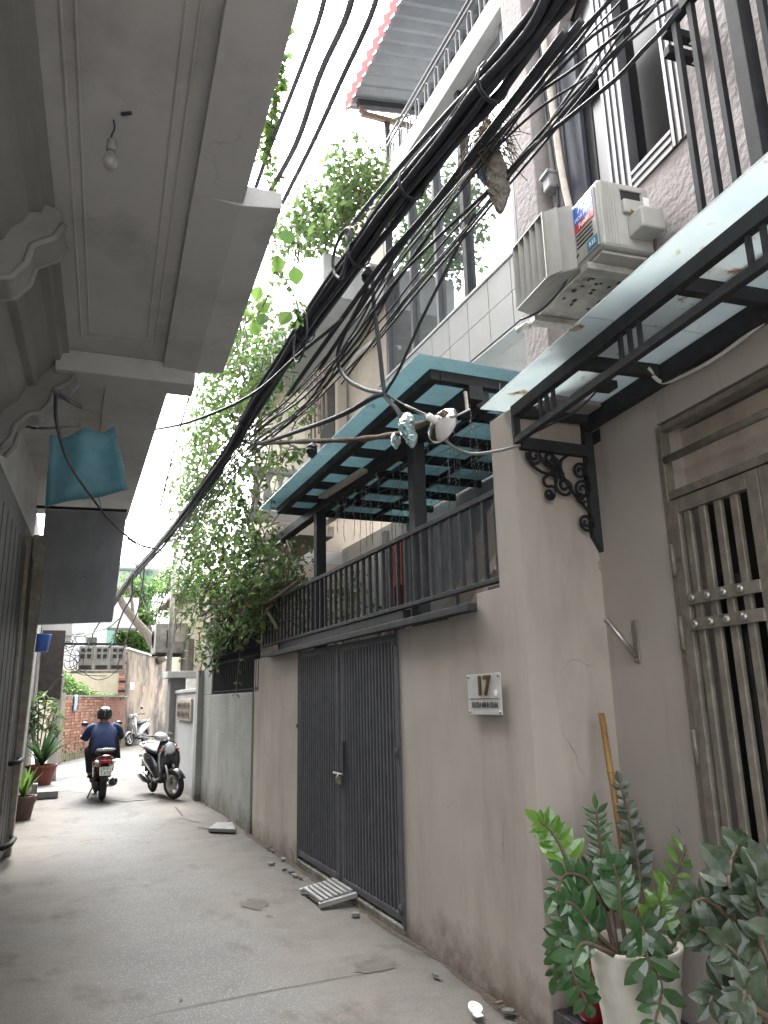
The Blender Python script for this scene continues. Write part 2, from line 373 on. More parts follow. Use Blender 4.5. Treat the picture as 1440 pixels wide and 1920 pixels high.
# ------------------------------------------------------------------ mesh collector
ROOTM = {}
class MB:
    def __init__(s):
        s.v = []; s.f = []
    def add(s, vs, fs):
        b = len(s.v)
        s.v += [Vector(p) for p in vs]
        s.f += [tuple(i + b for i in f) for f in fs]
        return s
    def box(s, lo, hi):
        x0, y0, z0 = lo; x1, y1, z1 = hi
        return s.add([(x0,y0,z0),(x1,y0,z0),(x1,y1,z0),(x0,y1,z0),(x0,y0,z1),(x1,y0,z1),(x1,y1,z1),(x0,y1,z1)],
                     [(0,3,2,1),(4,5,6,7),(0,1,5,4),(1,2,6,5),(2,3,7,6),(3,0,4,7)])
    def obox(s, c, size, M):
        b = len(s.v)
        h = [x / 2 for x in size]
        s.box((-h[0], -h[1], -h[2]), (h[0], h[1], h[2]))
        T = Matrix.Translation(c) @ M.to_4x4()
        for i in range(b, len(s.v)): s.v[i] = T @ s.v[i]
        return s
    def bar(s, p0, p1, w, h, up=(0, 0, 1)):
        p0, p1 = Vector(p0), Vector(p1)
        d = (p1 - p0).normalized(); up = Vector(up)
        if abs(d.dot(up)) > 0.98: up = Vector((1, 0, 0))
        a = d.cross(up).normalized() * (w / 2); b = a.cross(d).normalized() * (h / 2)
        r = [p + x for p in (p0, p1) for x in (-a - b, a - b, a + b, -a + b)]
        return s.add(r, [(0,3,2,1),(4,5,6,7),(0,1,5,4),(1,2,6,5),(2,3,7,6),(3,0,4,7)])
    def tube(s, path, r, n=6, r1=None, cap=True):
        path = [Vector(p) for p in path]
        k = len(path); b = len(s.v)
        prev = None; rings = []
        for i, p in enumerate(path):
            t = (path[min(i + 1, k - 1)] - path[max(i - 1, 0)])
            if t.length < 1e-9: t = Vector((0, 0, 1))
            t.normalize()
            if prev is None:
                u = Vector((0, 0, 1)) if abs(t.z) < 0.9 else Vector((1, 0, 0))
                a = t.cross(u).normalized()
            else:
                a = (prev - t * prev.dot(t)).normalized()
            prev = a
            c = t.cross(a)
            rad = r[i] if isinstance(r, (list, tuple)) else (r if r1 is None else r + (r1 - r) * i / max(1, k - 1))
            rings.append([p + (a * math.cos(2 * math.pi * j / n) + c * math.sin(2 * math.pi * j / n)) * rad for j in range(n)])
        vs = [q for g in rings for q in g]
        fs = [(i * n + j, i * n + (j + 1) % n, (i + 1) * n + (j + 1) % n, (i + 1) * n + j) for i in range(k - 1) for j in range(n)]
        if cap:
            fs += [tuple(range(n))[::-1], tuple(range((k - 1) * n, k * n))]
        return s.add(vs, fs)
    def lathe(s, prof, c=(0, 0, 0), n=20, axis='Z', M=None, capb=True, capt=True, wob=0.0):
        vs = []; k = len(prof)
        for i, (r, z) in enumerate(prof):
            for j in range(n):
                a = 2 * math.pi * j / n
                rr = r * (1 + wob * math.sin(3 * a + i))
                p = Vector((rr * math.cos(a), rr * math.sin(a), z))
                if axis == 'X': p = Vector((p.z, p.x, p.y))
                elif axis == 'Y': p = Vector((p.y, p.z, p.x))
                if M: p = M @ p
                vs.append(p + Vector(c))
        fs = [(i * n + j, i * n + (j + 1) % n, (i + 1) * n + (j + 1) % n, (i + 1) * n + j) for i in range(k - 1) for j in range(n)]
        if capb: fs.append(tuple(range(n))[::-1])
        if capt: fs.append(tuple(range((k - 1) * n, k * n)))
        return s.add(vs, fs)
    def prism(s, poly, vec):
        n = len(poly); vec = Vector(vec)
        vs = [Vector(p) for p in poly] + [Vector(p) + vec for p in poly]
        return s.add(vs, [tuple(range(n))[::-1], tuple(range(n, 2 * n))] + [(i, (i + 1) % n, n + (i + 1) % n, n + i) for i in range(n)])
    def loft(s, rings, cap=True):
        n = len(rings[0]); k = len(rings)
        vs = [Vector(p) for g in rings for p in g]
        fs = [(i * n + j, i * n + (j + 1) % n, (i + 1) * n + (j + 1) % n, (i + 1) * n + j) for i in range(k - 1) for j in range(n)]
        if cap: fs += [tuple(range(n))[::-1], tuple(range((k - 1) * n, k * n))]
        return s.add(vs, fs)
    def leaf(s, p, d, nrm, ln, w, curl=0.15):
        p = Vector(p); d = Vector(d).normalized(); nrm = Vector(nrm)
        sd = d.cross(nrm)
        if sd.length < 1e-6: sd = d.cross(Vector((1, 0.3, 0.2)))
        sd.normalize(); up = sd.cross(d).normalized()
        m = p + d * ln * 0.48 - up * ln * curl * 0.25
        t = p + d * ln - up * ln * curl
        return s.add([p, m - sd * w / 2 + up * w * 0.16, t, m + sd * w / 2 + up * w * 0.16], [(0, 2, 1), (0, 3, 2)])
    def bigleaf(s, p, d, nrm, ln, w, curl=0.15):
        p = Vector(p); d = Vector(d).normalized(); nrm = Vector(nrm)
        sd = d.cross(nrm)
        if sd.length < 1e-6: sd = d.cross(Vector((1, 0.3, 0.2)))
        sd.normalize(); up = sd.cross(d).normalized()
        st = [(0.0, 0.06), (0.18, 0.62), (0.42, 1.0), (0.68, 0.86), (0.88, 0.42), (1.0, 0.02)]
        vs = []; fs = []
        for t, q in st:
            c = p + d * ln * t - up * ln * curl * t * t
            vs += [c - sd * w / 2 * q + up * w * 0.14 * q, c, c + sd * w / 2 * q + up * w * 0.14 * q]
        for i in range(len(st) - 1):
            a = i * 3
            fs += [(a, a + 1, a + 4, a + 3), (a + 1, a + 2, a + 5, a + 4)]
        return s.add(vs, fs)
    def build(s, name, mat, parent=None, M=None, smooth=False, bevel=0.0, kind=None):
        T = M if M is not None else W
        if parent is not None: T = ROOTM[parent.name].inverted() @ T
        me = bpy.data.meshes.new(name)
        me.from_pydata([tuple(T @ p) for p in s.v], [], s.f)
        me.materials.append(MATS[mat])
        if smooth: me.polygons.foreach_set('use_smooth', [True] * len(me.polygons))
        me.update()
        o = bpy.data.objects.new(name, me)
        COL.objects.link(o)
        if parent is not None:
            o.parent = parent
            ROOTM[o.name] = ROOTM[parent.name]
        else:
            ROOTM[o.name] = W
        if bevel:
            b = o.modifiers.new('Bevel', 'BEVEL'); b.width = bevel; b.segments = 2; b.limit_method = 'ANGLE'
        if kind: o['kind'] = kind
        return o

def tag(o, label, cat, group=None):
    o['label'] = label; o['category'] = cat
    if group: o['group'] = group
    return o
def thing(name, label, cat, base=(0, 0, 0), M=None, rz=0.0, group=None, sc=1.0):
    o = bpy.data.objects.new(name, None)
    COL.objects.link(o)
    p = (M or W) @ Vector(base)
    o.location = p; o.rotation_euler = (0, 0, rz); o.empty_display_size = 0.1
    o.scale = (sc, sc, sc)
    ROOTM[o.name] = Matrix.Translation(p) @ Matrix.Rotation(rz, 4, 'Z') @ Matrix.Scale(sc, 4)
    return tag(o, label, cat, group)
def structure(o):
    o['kind'] = 'structure'
    return o
def inst(name, mesh, parent, loc, rot=(0, 0, 0), scale=(1, 1, 1)):
    """a piece that shares its mesh; location in the parent's own space"""
    o = bpy.data.objects.new(name, mesh)
    COL.objects.link(o)
    o.parent = parent
    o.location = loc; o.rotation_euler = rot; o.scale = scale
    return o
def copy_tree(o, parent=None, loc=None):
    c = o.copy(); COL.objects.link(c); c.parent = parent
    if loc is not None: c.location = loc
    for ch in list(o.children): copy_tree(ch, c)
    return c
def curve_pts(pts, n=8):
    """Catmull-Rom through the points"""
    P = [Vector(p) for p in pts]
    P = [P[0] * 2 - P[1]] + P + [P[-1] * 2 - P[-2]]
    out = []
    for i in range(1, len(P) - 2):
        for j in range(n):
            t = j / n
            a, b, c, d = P[i - 1], P[i], P[i + 1], P[i + 2]
            out.append(0.5 * ((2 * b) + (c - a) * t + (2 * a - 5 * b + 4 * c - d) * t * t + (3 * b - a - 3 * c + d) * t ** 3))
    out.append(P[-2])
    return out
def text_mesh(body, size, mat, name, parent, T, depth=0.002, offset=0.0, sx=1.0):
    """flat lettering as real mesh; T places text-local XY into the place"""
    cu = bpy.data.curves.new(name, 'FONT')
    cu.body = body; cu.size = size; cu.extrude = depth; cu.align_x = 'CENTER'; cu.align_y = 'CENTER'; cu.offset = offset
    o = bpy.data.objects.new(name, cu); COL.objects.link(o)
    dg = bpy.context.evaluated_depsgraph_get()
    me = bpy.data.meshes.new_from_object(o.evaluated_get(dg))
    bpy.data.objects.remove(o)
    T2 = ROOTM[parent.name].inverted() @ T @ Matrix.Diagonal((sx, 1, 1, 1))
    me.transform(T2)
    me.materials.clear(); me.materials.append(MATS[mat])
    ob = bpy.data.objects.new(name, me); COL.objects.link(ob); ob.parent = parent
    ROOTM[ob.name] = ROOTM[parent.name]
    return ob
rnd = random.uniform

# ================================================================== GROUND
def pav_z(x, y):
    bend = max(0.0, y - 22.0); xl = -1.3 + 0.36 * bend; xr = 2.75 + 0.5 * bend
    s = min(1.0, max(0.0, (x - xl) / (xr - xl)))
    return 0.006 * math.sin(x * 3.1 + y * 1.3) + 0.005 * math.sin(y * 2.3 - x * 1.7) + 0.018 * (abs(s - 0.5) * 2) ** 3 - 0.012
def make_ground():
    m = MB()
    m.add([(-250, -60, -0.06), (250, -60, -0.06), (250, 400, -0.06), (-250, 400, -0.06)], [(0, 1, 2, 3)])
    structure(m.build('ground', 'concrete'))
    # alley paving: uneven cast concrete, gently dished, turning right at the far end
    rs = random.Random(3)
    ny, nx = 170, 34
    vs, fs = [], []
    for j in range(ny + 1):
        t = j / ny
        y = -6 + 62 * t ** 1.7
        bend = max(0.0, y - 22.0)
        xl = -1.3 + 0.36 * bend * (1 if bend > 0 else 0)
        xr = 2.75 + 0.5 * bend
        for i in range(nx + 1):
            s = i / nx
            x = xl + (xr - xl) * s
            z = pav_z(x, y) + rs.uniform(-0.0015, 0.0015)
            vs.append((x, y, z))
    for j in range(ny):
        for i in range(nx):
            a = j * (nx + 1) + i
            fs.append((a, a + 1, a + nx + 2, a + nx + 1))
    pv = MB().add(vs, fs).build('alley_pavement', 'pavement', smooth=True)
    structure(pv)
    # cracks and patches that can be told apart
    def ribbon(pts, w, z=0.012):
        m = MB(); P = curve_pts(pts, 6); rr = random.Random(len(pts))
        for i in range(len(P) - 1):
            d = (P[i + 1] - P[i]); n = Vector((-d.y, d.x, 0)).normalized()
            w0 = w * (0.4 + 0.6 * math.sin(math.pi * i / (len(P) - 1))) + rr.uniform(0, w * 0.3)
            w1 = w * (0.4 + 0.6 * math.sin(math.pi * (i + 1) / (len(P) - 1)))
            m.add([Vector((q.x, q.y, pav_z(q.x, q.y) + 0.004)) for q in (P[i] - n * w0, P[i] + n * w0, P[i + 1] + n * w1, P[i + 1] - n * w1)], [(0, 1, 2, 3)])
        return m
    for pts, w in (([(1.699,12.030,0.000), (1.682,11.423,0.000), (1.662,10.984,0.000)], 0.016), ([(1.577,10.877,0.000), (1.670,10.613,0.000), (1.775,10.252,0.000)], 0.012),
                   ([(1.690,9.978,0.000), (1.775,9.793,0.000), (1.820,9.551,0.000)], 0.016)):
        ribbon(pts, w).build('crack', 'crack_dark', pv)
    ribbon([(0.450,4.280,0.000), (0.657,4.312,0.000), (0.900,4.326,0.000), (1.130,4.346,0.000), (1.371,4.359,0.000), (1.561,4.370,0.000), (1.771,4.375,0.000)], 0.0035).build('crack', 'crack_dark', pv)
    rj = random.Random(44)
    for y in (9.7, 12.6, 16.0):   # pour joints across the lane
        P = [(x, y + 0.10 * (x - 0.8) + rj.uniform(-0.025, 0.025), 0) for x in (-0.7, -0.2, 0.3, 0.8, 1.3, 1.8, 2.15)]
        ribbon(P, 0.0045, 0.011).build('pour_joint', 'crack_dark', pv)
    # seam of dirt at the right wall's foot, also drawn as its contact shadow
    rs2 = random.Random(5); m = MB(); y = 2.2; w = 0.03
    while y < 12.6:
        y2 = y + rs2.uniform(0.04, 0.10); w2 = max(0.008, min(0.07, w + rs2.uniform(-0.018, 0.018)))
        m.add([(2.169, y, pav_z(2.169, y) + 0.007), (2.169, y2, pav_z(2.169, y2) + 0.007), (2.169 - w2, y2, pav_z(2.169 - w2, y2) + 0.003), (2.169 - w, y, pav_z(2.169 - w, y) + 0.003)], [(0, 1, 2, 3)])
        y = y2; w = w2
    m.build('dirt_contact_shade', 'soil', pv)
    # repair patches in the far paving
    for c, sx, sy, mt in (((1.176,13.278,0.000), 0.3, 0.30, 'pavement_patch'), ((0.494,16.373,0.000), 0.6, 1.6, 'pavement_pale'), ((1.709,17.995,0.000), 0.6, 1.8, 'pavement_pale'), ((1.585,18.678,0.000), 0.3, 0.9, 'pavement_patch'), ((1.494,6.134,0.000), 0.10, 0.16, 'pavement_brown'), ((1.791,4.462,0.000), 0.13, 0.13, 'pavement_brown'), ((1.417,6.210,0.000), 0.03, 0.05, 'pavement_brown'), ((1.512,5.767,0.000), 0.03, 0.04, 'pavement_brown')):
        c = Vector(c); mm = MB(); k = 26; zz = 0.016 + 0.004 * (mt == 'pavement_patch') + sx * 0.002; rr = random.Random(int(c.y * 100))
        ring = [(c.x + sx * math.cos(6.283 * i / k) * rr.uniform(0.6, 1.15), c.y + sy * math.sin(6.283 * i / k) * rr.uniform(0.6, 1.15), zz) for i in range(k)]
        ring = [Vector((q[0], q[1], 0)) for q in ring]; levels = []
        for f in (1.0, 0.75, 0.5, 0.25, 0.01):
            levels.append([Vector((c.x + (q.x - c.x) * f, c.y + (q.y - c.y) * f, pav_z(c.x + (q.x - c.x) * f, c.y + (q.y - c.y) * f) + zz - 0.012)) for q in ring])
        mm.loft(levels, cap=False); mm.build('repair_patch', mt, pv)
make_ground()

# ================================================================== PINK GARDEN WALL (right side)
gw = thing('garden_wall', 'pink rendered garden wall with a tall end pillar beside the slatted gate', 'wall', (2.17, 3.3, 0))
MB().box((2.17, 3.24, -0.05), (2.72, 3.462, 3.03)).build('pillar', 'pink_render', gw, bevel=0.006)
MB().prism([(2.174, 3.462, -0.05), (2.174, 4.84, -0.05), (2.174, 4.84, 1.96), (2.174, 3.72, 1.96), (2.174, 3.72, 2.07), (2.174, 3.462, 2.07)], (0.15, 0, 0)).build('wall_panel', 'pink_render', gw, bevel=0.004)
MB().box((2.172, 7.27, -0.05), (2.32, 9.15, 1.985)).build('wall_panel', 'pink_render', gw, bevel=0.004)
MB().box((2.15, 4.84, -0.05), (2.4, 7.27, 0.055)).build('threshold', 'grey_render', gw, bevel=0.01)

# bell push hole on the far pier
tag(MB().lathe([(0.016, 0), (0.02, 0.004), (0.02, 0.012), (0.012, 0.016)], (2.155,7.279,1.249), 12, 'X').build('bell_push', 'cable_black', smooth=True), 'small round black button on the pink wall left of the slatted gate', 'button')

# ================================================================== SLATTED METAL GATE
gate = thing('metal_gate', 'dark grey double gate of upright metal slats in the pink wall', 'gate', (2.19, 6.05, 0))
def gate_leaf(y0, y1, z0, z1, name, label):
    x0, x1 = 2.165, 2.205
    t = 0.038
    m = MB()
    m.box((x0, y0, z0), (x1, y0 + t, z1)).box((x0, y1 - t, z0), (x1, y1, z1))
    m.box((x0, y0 + t, z0), (x1, y1 - t, z0 + 0.05)).box((x0, y0 + t, z1 - 0.055), (x1, y1 - t, z1))
    lf = m.build(name, 'gate_steel', gate, bevel=0.003)
    MB().box((x1 - 0.008, y0 + t, z0 + 0.05), (x1 - 0.003, y1 - t, z1 - 0.055)).build('backing_sheet', 'gate_mesh', lf)
    n = 17
    sl = MB().box((-0.014, -0.0105, 0), (0.014, 0.0105, z1 - z0 - 0.105)).build('slat', 'gate_steel', lf)
    o0 = Vector(gate.location)
    for i in range(n):
        y = y0 + t + (y1 - y0 - 2 * t) * (i + 0.5) / n
        loc = Vector((2.180, y, z0 + 0.05)) - o0
        if i == 0: sl.location = loc; sl.data.transform(Matrix.Translation(o0)); 
        else: inst('slat', sl.data, lf, loc)
    return lf
lr = gate_leaf(4.875, 6.02, 0.075, 1.945, 'gate_leaf', '')
ll = gate_leaf(6.10, 7.245, 0.085, 1.955, 'gate_leaf', '')
MB().box((2.16, 4.838, 0.03), (2.215, 4.873, 1.985)).build('gate_post', 'gate_steel', gate, bevel=0.003)
MB().box((2.16, 7.247, 0.05), (2.215, 7.272, 1.965)).build('gate_post', 'gate_steel', gate, bevel=0.003)
m = MB().box((2.145, 5.93, 0.93), (2.165, 6.01, 1.16)); m.build('lock_box', 'gate_mesh', gate)
m = MB().tube([(2.15, 5.95, 0.90), (2.15, 6.17, 0.90)], 0.011, 8).tube([(2.15, 6.03, 0.90), (2.12, 6.03, 0.87), (2.12, 6.03, 0.83)], 0.01, 8); m.build('bolt', 'raw_steel', gate, smooth=True)
MB().box((2.135, 6.005, 0.82), (2.16, 6.055, 0.885)).build('padlock', 'raw_steel', gate, bevel=0.006)
for z in (0.12, 1.1, 1.85): MB().tube([(2.155, 4.874, z), (2.155, 4.874, z + 0.06)], 0.012, 8).build('hinge', 'gate_steel', gate, smooth=True)

# ================================================================== BEAM AND RAILING OVER THE GATE
bm = thing('gate_beam', 'dark steel channel beam running above the slatted gate', 'beam', (2.2, 6, 2.0))
MB().box((2.10, 3.70, 1.965), (2.165, 8.33, 2.012)).build('lower_channel', 'dark_steel', bm, bevel=0.004)
MB().box((2.19, 4.78, 2.014), (2.25, 8.05, 2.10)).build('web_plate', 'dark_steel', bm, bevel=0.004)
MB().box((2.18, 3.47, 2.02), (2.9, 3.60, 2.09)).box((2.26, 4.64, 2.0), (2.9, 4.76, 2.07)).build('cross_beam', 'dark_steel', bm, bevel=0.004)

rail = thing('railing', 'dark steel railing of upright bars above the gate and garden wall', 'railing', (2.2, 6, 2.1))
RZ0, RZ1 = 2.105, 2.60
MB().box((2.182, 3.455, RZ1), (2.222, 8.87, RZ1 + 0.035)).build('top_rail', 'dark_steel', rail, bevel=0.004)
MB().box((2.182, 3.455, RZ0), (2.222, 8.87, RZ0 + 0.03)).build('bottom_rail', 'dark_steel', rail, bevel=0.004)
bal = MB().box((-0.0125, -0.0125, 0), (0.0125, 0.0125, RZ1 - RZ0 - 0.03))
b0 = None
o0 = Vector(rail.location)
nb = 40
for i in range(nb):
    y = 3.50 + (8.85 - 3.50) * i / (nb - 1)
    p = Vector((2.202, y, RZ0 + 0.03)) - o0
    if b0 is None:
        b0 = bal.build('baluster', 'dark_steel', rail); b0.data.transform(Matrix.Translation(o0)); b0.location = p
    else:
        inst('baluster', b0.data, rail, p)
m = MB().box((2.19, 4.0, 2.0), (2.215, 4.03, RZ0)).box((2.19, 8.1, 2.0), (2.215, 8.13, RZ0)).build('foot', 'dark_steel', rail)

# ================================================================== TEAL CANOPY
cp = thing('teal_canopy', 'flat canopy of teal translucent sheets on dark steel posts behind the railing', 'canopy', (2.3, 5.8, 2.0))
for y in (4.71, 6.98):
    MB().box((2.25, y - 0.05, 0.0), (2.35, y + 0.05, 3.32)).build('post', 'dark_steel', cp, bevel=0.005)
MB().box((2.25, 3.80, 3.322), (2.35, 8.62, 3.42)).build('main_beam', 'dark_steel', cp, bevel=0.005)
ZF = 3.425
MB().box((1.985, 3.82, ZF), (2.055, 7.5, ZF + 0.07)).build('edge_beam', 'dark_steel', cp, bevel=0.004)
MB().box((2.058, 3.82, ZF), (3.56, 3.89, ZF + 0.07)).build('end_beam', 'dark_steel', cp, bevel=0.004)
MB().box((2.058, 7.43, ZF), (3.56, 7.5, ZF + 0.07)).build('end_beam', 'dark_steel', cp, bevel=0.004)
raf = None; o0 = Vector(cp.location)
for i in range(1, 7):
    y = 3.86 + i * 0.511
    p = Vector((2.058, y, ZF)) - o0
    if raf is None:
        raf = MB().box((0, -0.025, 0), (1.5, 0.025, 0.066)).build('rafter', 'dark_steel', cp); raf.data.transform(Matrix.Translation(o0)); raf.location = p
    else: inst('rafter', raf.data, cp, p)
MB().box((2.62, 3.892, ZF + 0.02), (2.645, 7.43, ZF + 0.072)).box((3.1, 3.892, ZF + 0.02), (3.125, 7.43, ZF + 0.072)).build('purlin', 'dark_steel', cp)
for k, (ya, yb) in enumerate(((3.68, 5.66), (5.668, 7.64))):
    MB().box((1.835, ya, ZF + 0.075), (3.58, yb, ZF + 0.083)).build('roof_sheet', 'teal_sheet', cp)
MB().box((2.33, 3.86, 3.30), (2.43, 3.98, 3.424)).build('stub_beam', 'dark_steel', cp, bevel=0.004)

# wooden batten under the canopy
tag(MB().bar((2.18, 6.55, 3.38), (2.22, 5.55, 3.36), 0.07, 0.03).build('wooden_batten', 'foam', bevel=0.003), 'pale timber batten fixed under the teal canopy', 'batten')

# ================================================================== FAIRY LIGHTS under the canopy
fl = thing('fairy_lights', 'curtain of hanging fairy lights strung under the teal canopy', 'string lights', (2.5, 5.0, 3.4))
m = MB(); mb = MB(); rs = random.Random(11)
for k in range(7):
    x = 2.32 + 0.17 * k
    P = [(x + rs.uniform(-0.02, 0.02), 3.9 + 0.3 * i, 3.40 - (0.03 if i % 2 else 0.0)) for i in range(12)]
    m.tube(P, 0.003, 4)
for k in range(64):
    x = rs.choice([2.30, 2.4, 2.55, 2.7, 2.85, 3.0, 3.2]); y = 3.7 + 3.7 * k / 63 + rs.uniform(-0.03, 0.03)
    ln = rs.uniform(0.12, 0.55); P = []
    for i in range(8):
        P.append((x + rs.uniform(-0.006, 0.006), y + rs.uniform(-0.006, 0.006), 3.40 - ln * i / 7))
    m.tube(P, 0.0025, 4)
    for i in range(1, 8):
        p = Vector(P[i]); a = rs.uniform(0, 6.28)
        mb.leaf(p, (math.cos(a), math.sin(a), -0.8), (0, 0, 1), 0.022, 0.008)
m.build('wire', 'cable_grey', fl); mb.build('bulbs', 'plastic_white', fl, kind='stuff')

# ================================================================== HOUSE NUMBER SIGN
hs = thing('house_number_sign', 'square grey metal house number plate reading 17 on pink wall', 'sign', (2.16, 3.65, 1.4))
ys0, ys1, zs0, zs1 = 3.475, 3.83, 1.395, 1.615
MB().box((2.148, ys0, zs0), (2.154, ys1, zs1)).build('plate', 'sign_plate', hs, bevel=0.001)
TM = Matrix(((0, 0, -1, 0), (-1, 0, 0, 0), (0, 1, 0, 0), (0, 0, 0, 1)))     # text x -> -Y, text y -> Z, text z -> -X
def TT(x, y, z): return Matrix.Translation((x, y, z)) @ TM
yc = (ys0 + ys1) / 2
text_mesh('17', 0.145, 'sign_gold', 'number', hs, TT(2.144, yc - 0.005, 1.545), 0.004, offset=0.004, sx=1.05)
text_mesh('101/254 MINH KHAI', 0.044, 'sign_black', 'street_name', hs, TT(2.1465, yc - 0.002, 1.446), 0.0008, offset=0.0006, sx=0.74)
MB().box((2.1465, ys0 + 0.02, 1.478), (2.148, ys1 - 0.02, 1.482)).build('rule_line', 'sign_brown', hs)
m = MB().lathe([(0.017, 0), (0.017, 0.0015)], (2.1462, ys0 + 0.05, 1.51), 14, 'X'); m.build('round_sticker', 'label_white', hs)
bo = None
for y in (ys0 + 0.014, ys1 - 0.014):
    for z in (zs0 + 0.014, zs1 - 0.014):
        MB().lathe([(0.009, 0), (0.009, 0.005), (0.005, 0.008)], (2.148, y, z), 10, 'X', Matrix.Scale(-1, 4, (1, 0, 0))).build('bolt', 'stainless', hs, smooth=True)

# ================================================================== COURTYARD BEHIND THE WALL
yd = thing('courtyard_house', 'white ground floor wall and dark stair behind the railing', 'house', (3.6, 6, 0))
MB().box((3.6, 3.2, 0), (3.75, 9.9, 3.58)).build('wall', 'white_render', yd)
MB().box((3.54, 7.55, 0.2), (3.598, 8.05, 3.5)).build('door_frame', 'white_render', yd)
MB().box((3.52, 7.68, 0.2), (3.538, 7.98, 3.3)).build('red_door', 'wood_red', yd)
MB().box((3.50, 7.7, 0.2), (3.518, 7.86, 2.75)).build('dark_pane', 'glass_dark', yd)
MB().box((3.55, 8.2, 0.1), (3.598, 8.3, 3.5)).build('downpipe', 'cable_grey', yd)
m = MB()
for i in range(9):
    m.box((2.75, 3.6 + 0.24 * i, 3.3 - 0.19 * i - 0.16), (3.5, 3.84 + 0.24 * i, 3.3 - 0.19 * i))
m.build('stair', 'beige_render', yd)
MB().bar((2.72, 3.55, 3.25), (2.72, 5.8, 1.45), 0.05, 0.28).build('stair_string', 'beige_render', yd)
# dark carport inside
MB().box((2.45, 3.47, 1.2), (2.5, 4.6, 2.05)).build('inner_parapet', 'pink_plain', yd)
tag(MB().tube(curve_pts([(3.45, 7.0, 2.0), (3.2, 7.1, 2.35), (3.0, 7.4, 2.3), (2.9, 7.7, 2.1)], 8), 0.012, 6).build('garden_hose', 'plastic_white', smooth=True), 'pale hose looped behind the railing in front of the white wall', 'hose')

# ================================================================== GREY WALL AND GRILLE
gr = thing('grey_wall', 'mossy grey rendered wall next to the pink wall, under the iron grille', 'wall', (2.2, 10.8, 0))
MB().box((2.15, 9.153, -0.05), (2.36, 12.55, 1.60)).build('wall_panel', 'grey_render', gr, bevel=0.01)
MB().box((2.15, 11.85, 1.602), (2.36, 12.55, 2.75)).build('end_pier', 'grey_render', gr, bevel=0.006)
MB().box((2.19, 8.9, 1.995), (2.34, 9.15, 2.02)).build('cap', 'grey_render', gr)
gl = thing('iron_grille', 'dark wrought iron grille with wavy cross bars on the grey wall', 'grille', (2.2, 10.4, 1.6))
o0 = Vector(gl.location); gb = None
for i in range(26):
    y = 8.95 + (11.82 - 8.95) * i / 25
    p = Vector((2.18, y, 1.60)) - o0
    if gb is None:
        gb = MB().box((-0.012, -0.012, 0), (0.012, 0.012, 1.1)).build('bar', 'black_iron', gl); gb.data.transform(Matrix.Translation(o0)); gb.location = p
    else: inst('bar', gb.data, gl, p)
m = MB()
for i in range(25):
    y = 8.95 + (11.82 - 8.95) * (i + 0.5) / 25
    P = [(2.165, y + 0.05 * math.cos(a), 2.1 + 0.055 * math.sin(a)) for a in [6.283 * k / 10 for k in range(11)]]
    m.tube(P, 0.007, 5)
m.build('scroll_band', 'black_iron', gl)
MB().box((2.172, 8.93, 1.63), (2.188, 11.84, 1.65)).box((2.172, 8.93, 2.03), (2.188, 11.84, 2.045)).box((2.172, 8.93, 2.66), (2.188, 11.84, 2.69)).build('cross_rail', 'black_iron', gl)
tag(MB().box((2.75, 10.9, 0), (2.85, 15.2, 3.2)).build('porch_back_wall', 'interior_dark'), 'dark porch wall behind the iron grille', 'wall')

# ================================================================== NEAR HOUSE (frame F: x into the house, y away along the alley)
nh = thing('pink_house', 'pink rendered house with a steel gate door under the frosted canopy', 'house', (0, -1, 0), F)
DY0, DY1, DZ = -1.75, -0.60, 2.76
m = MB()
m.box((0.0, DY1, -0.05), (0.22, 0.02, 3.1))                       # strip beside the door
m.box((0.0, DY0, DZ + 0.02), (0.22, DY1 - 0.002, 3.1))            # over the door
m.box((0.0, -4.5, -0.05), (0.22, DY0 - 0.002, 3.1))               # behind the camera side
m.build('ground_floor_wall', 'pink_plain', nh, F, bevel=0.004)
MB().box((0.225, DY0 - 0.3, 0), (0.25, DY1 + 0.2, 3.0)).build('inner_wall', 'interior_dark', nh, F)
MB().box((0.14, DY0, 2.42), (0.215, DY1, 2.756)).build('transom_panel', 'beige_render', nh, F)
MB().box((0.135, DY1 - 0.32, 0.9), (0.138, DY1 - 0.14, 2.0)).build('door_glass', 'glass_dark', nh, F)
# upper wall with window opening
UX = -0.28
WY0, WY1, WZ0 = -1.385, -0.40, 3.775
m = MB()
m.box((UX, WY1, 3.07), (UX + 0.06, -0.30, 7.2))
m.box((UX, WY0, 3.07), (UX + 0.06, WY1 - 0.002, WZ0))
m.box((UX, -4.5, 3.07), (UX + 0.06, WY0 - 0.002, 7.2))
# arched head
pts = [(UX, WY1 - 0.002, 7.2), (UX, WY1 - 0.002, 4.95)]
for i in range(13):
    a = math.pi * i / 12
    pts.append((UX, (WY0 + WY1) / 2 + (WY1 - WY0 - 0.006) / 2 * math.cos(a), 4.95 + 0.42 * math.sin(a)))
pts += [(UX, WY0 + 0.002, 7.2)]
m.prism(pts, (0.06, 0, 0))
m.build('upper_wall', 'lilac_render', nh, F, bevel=0.003)

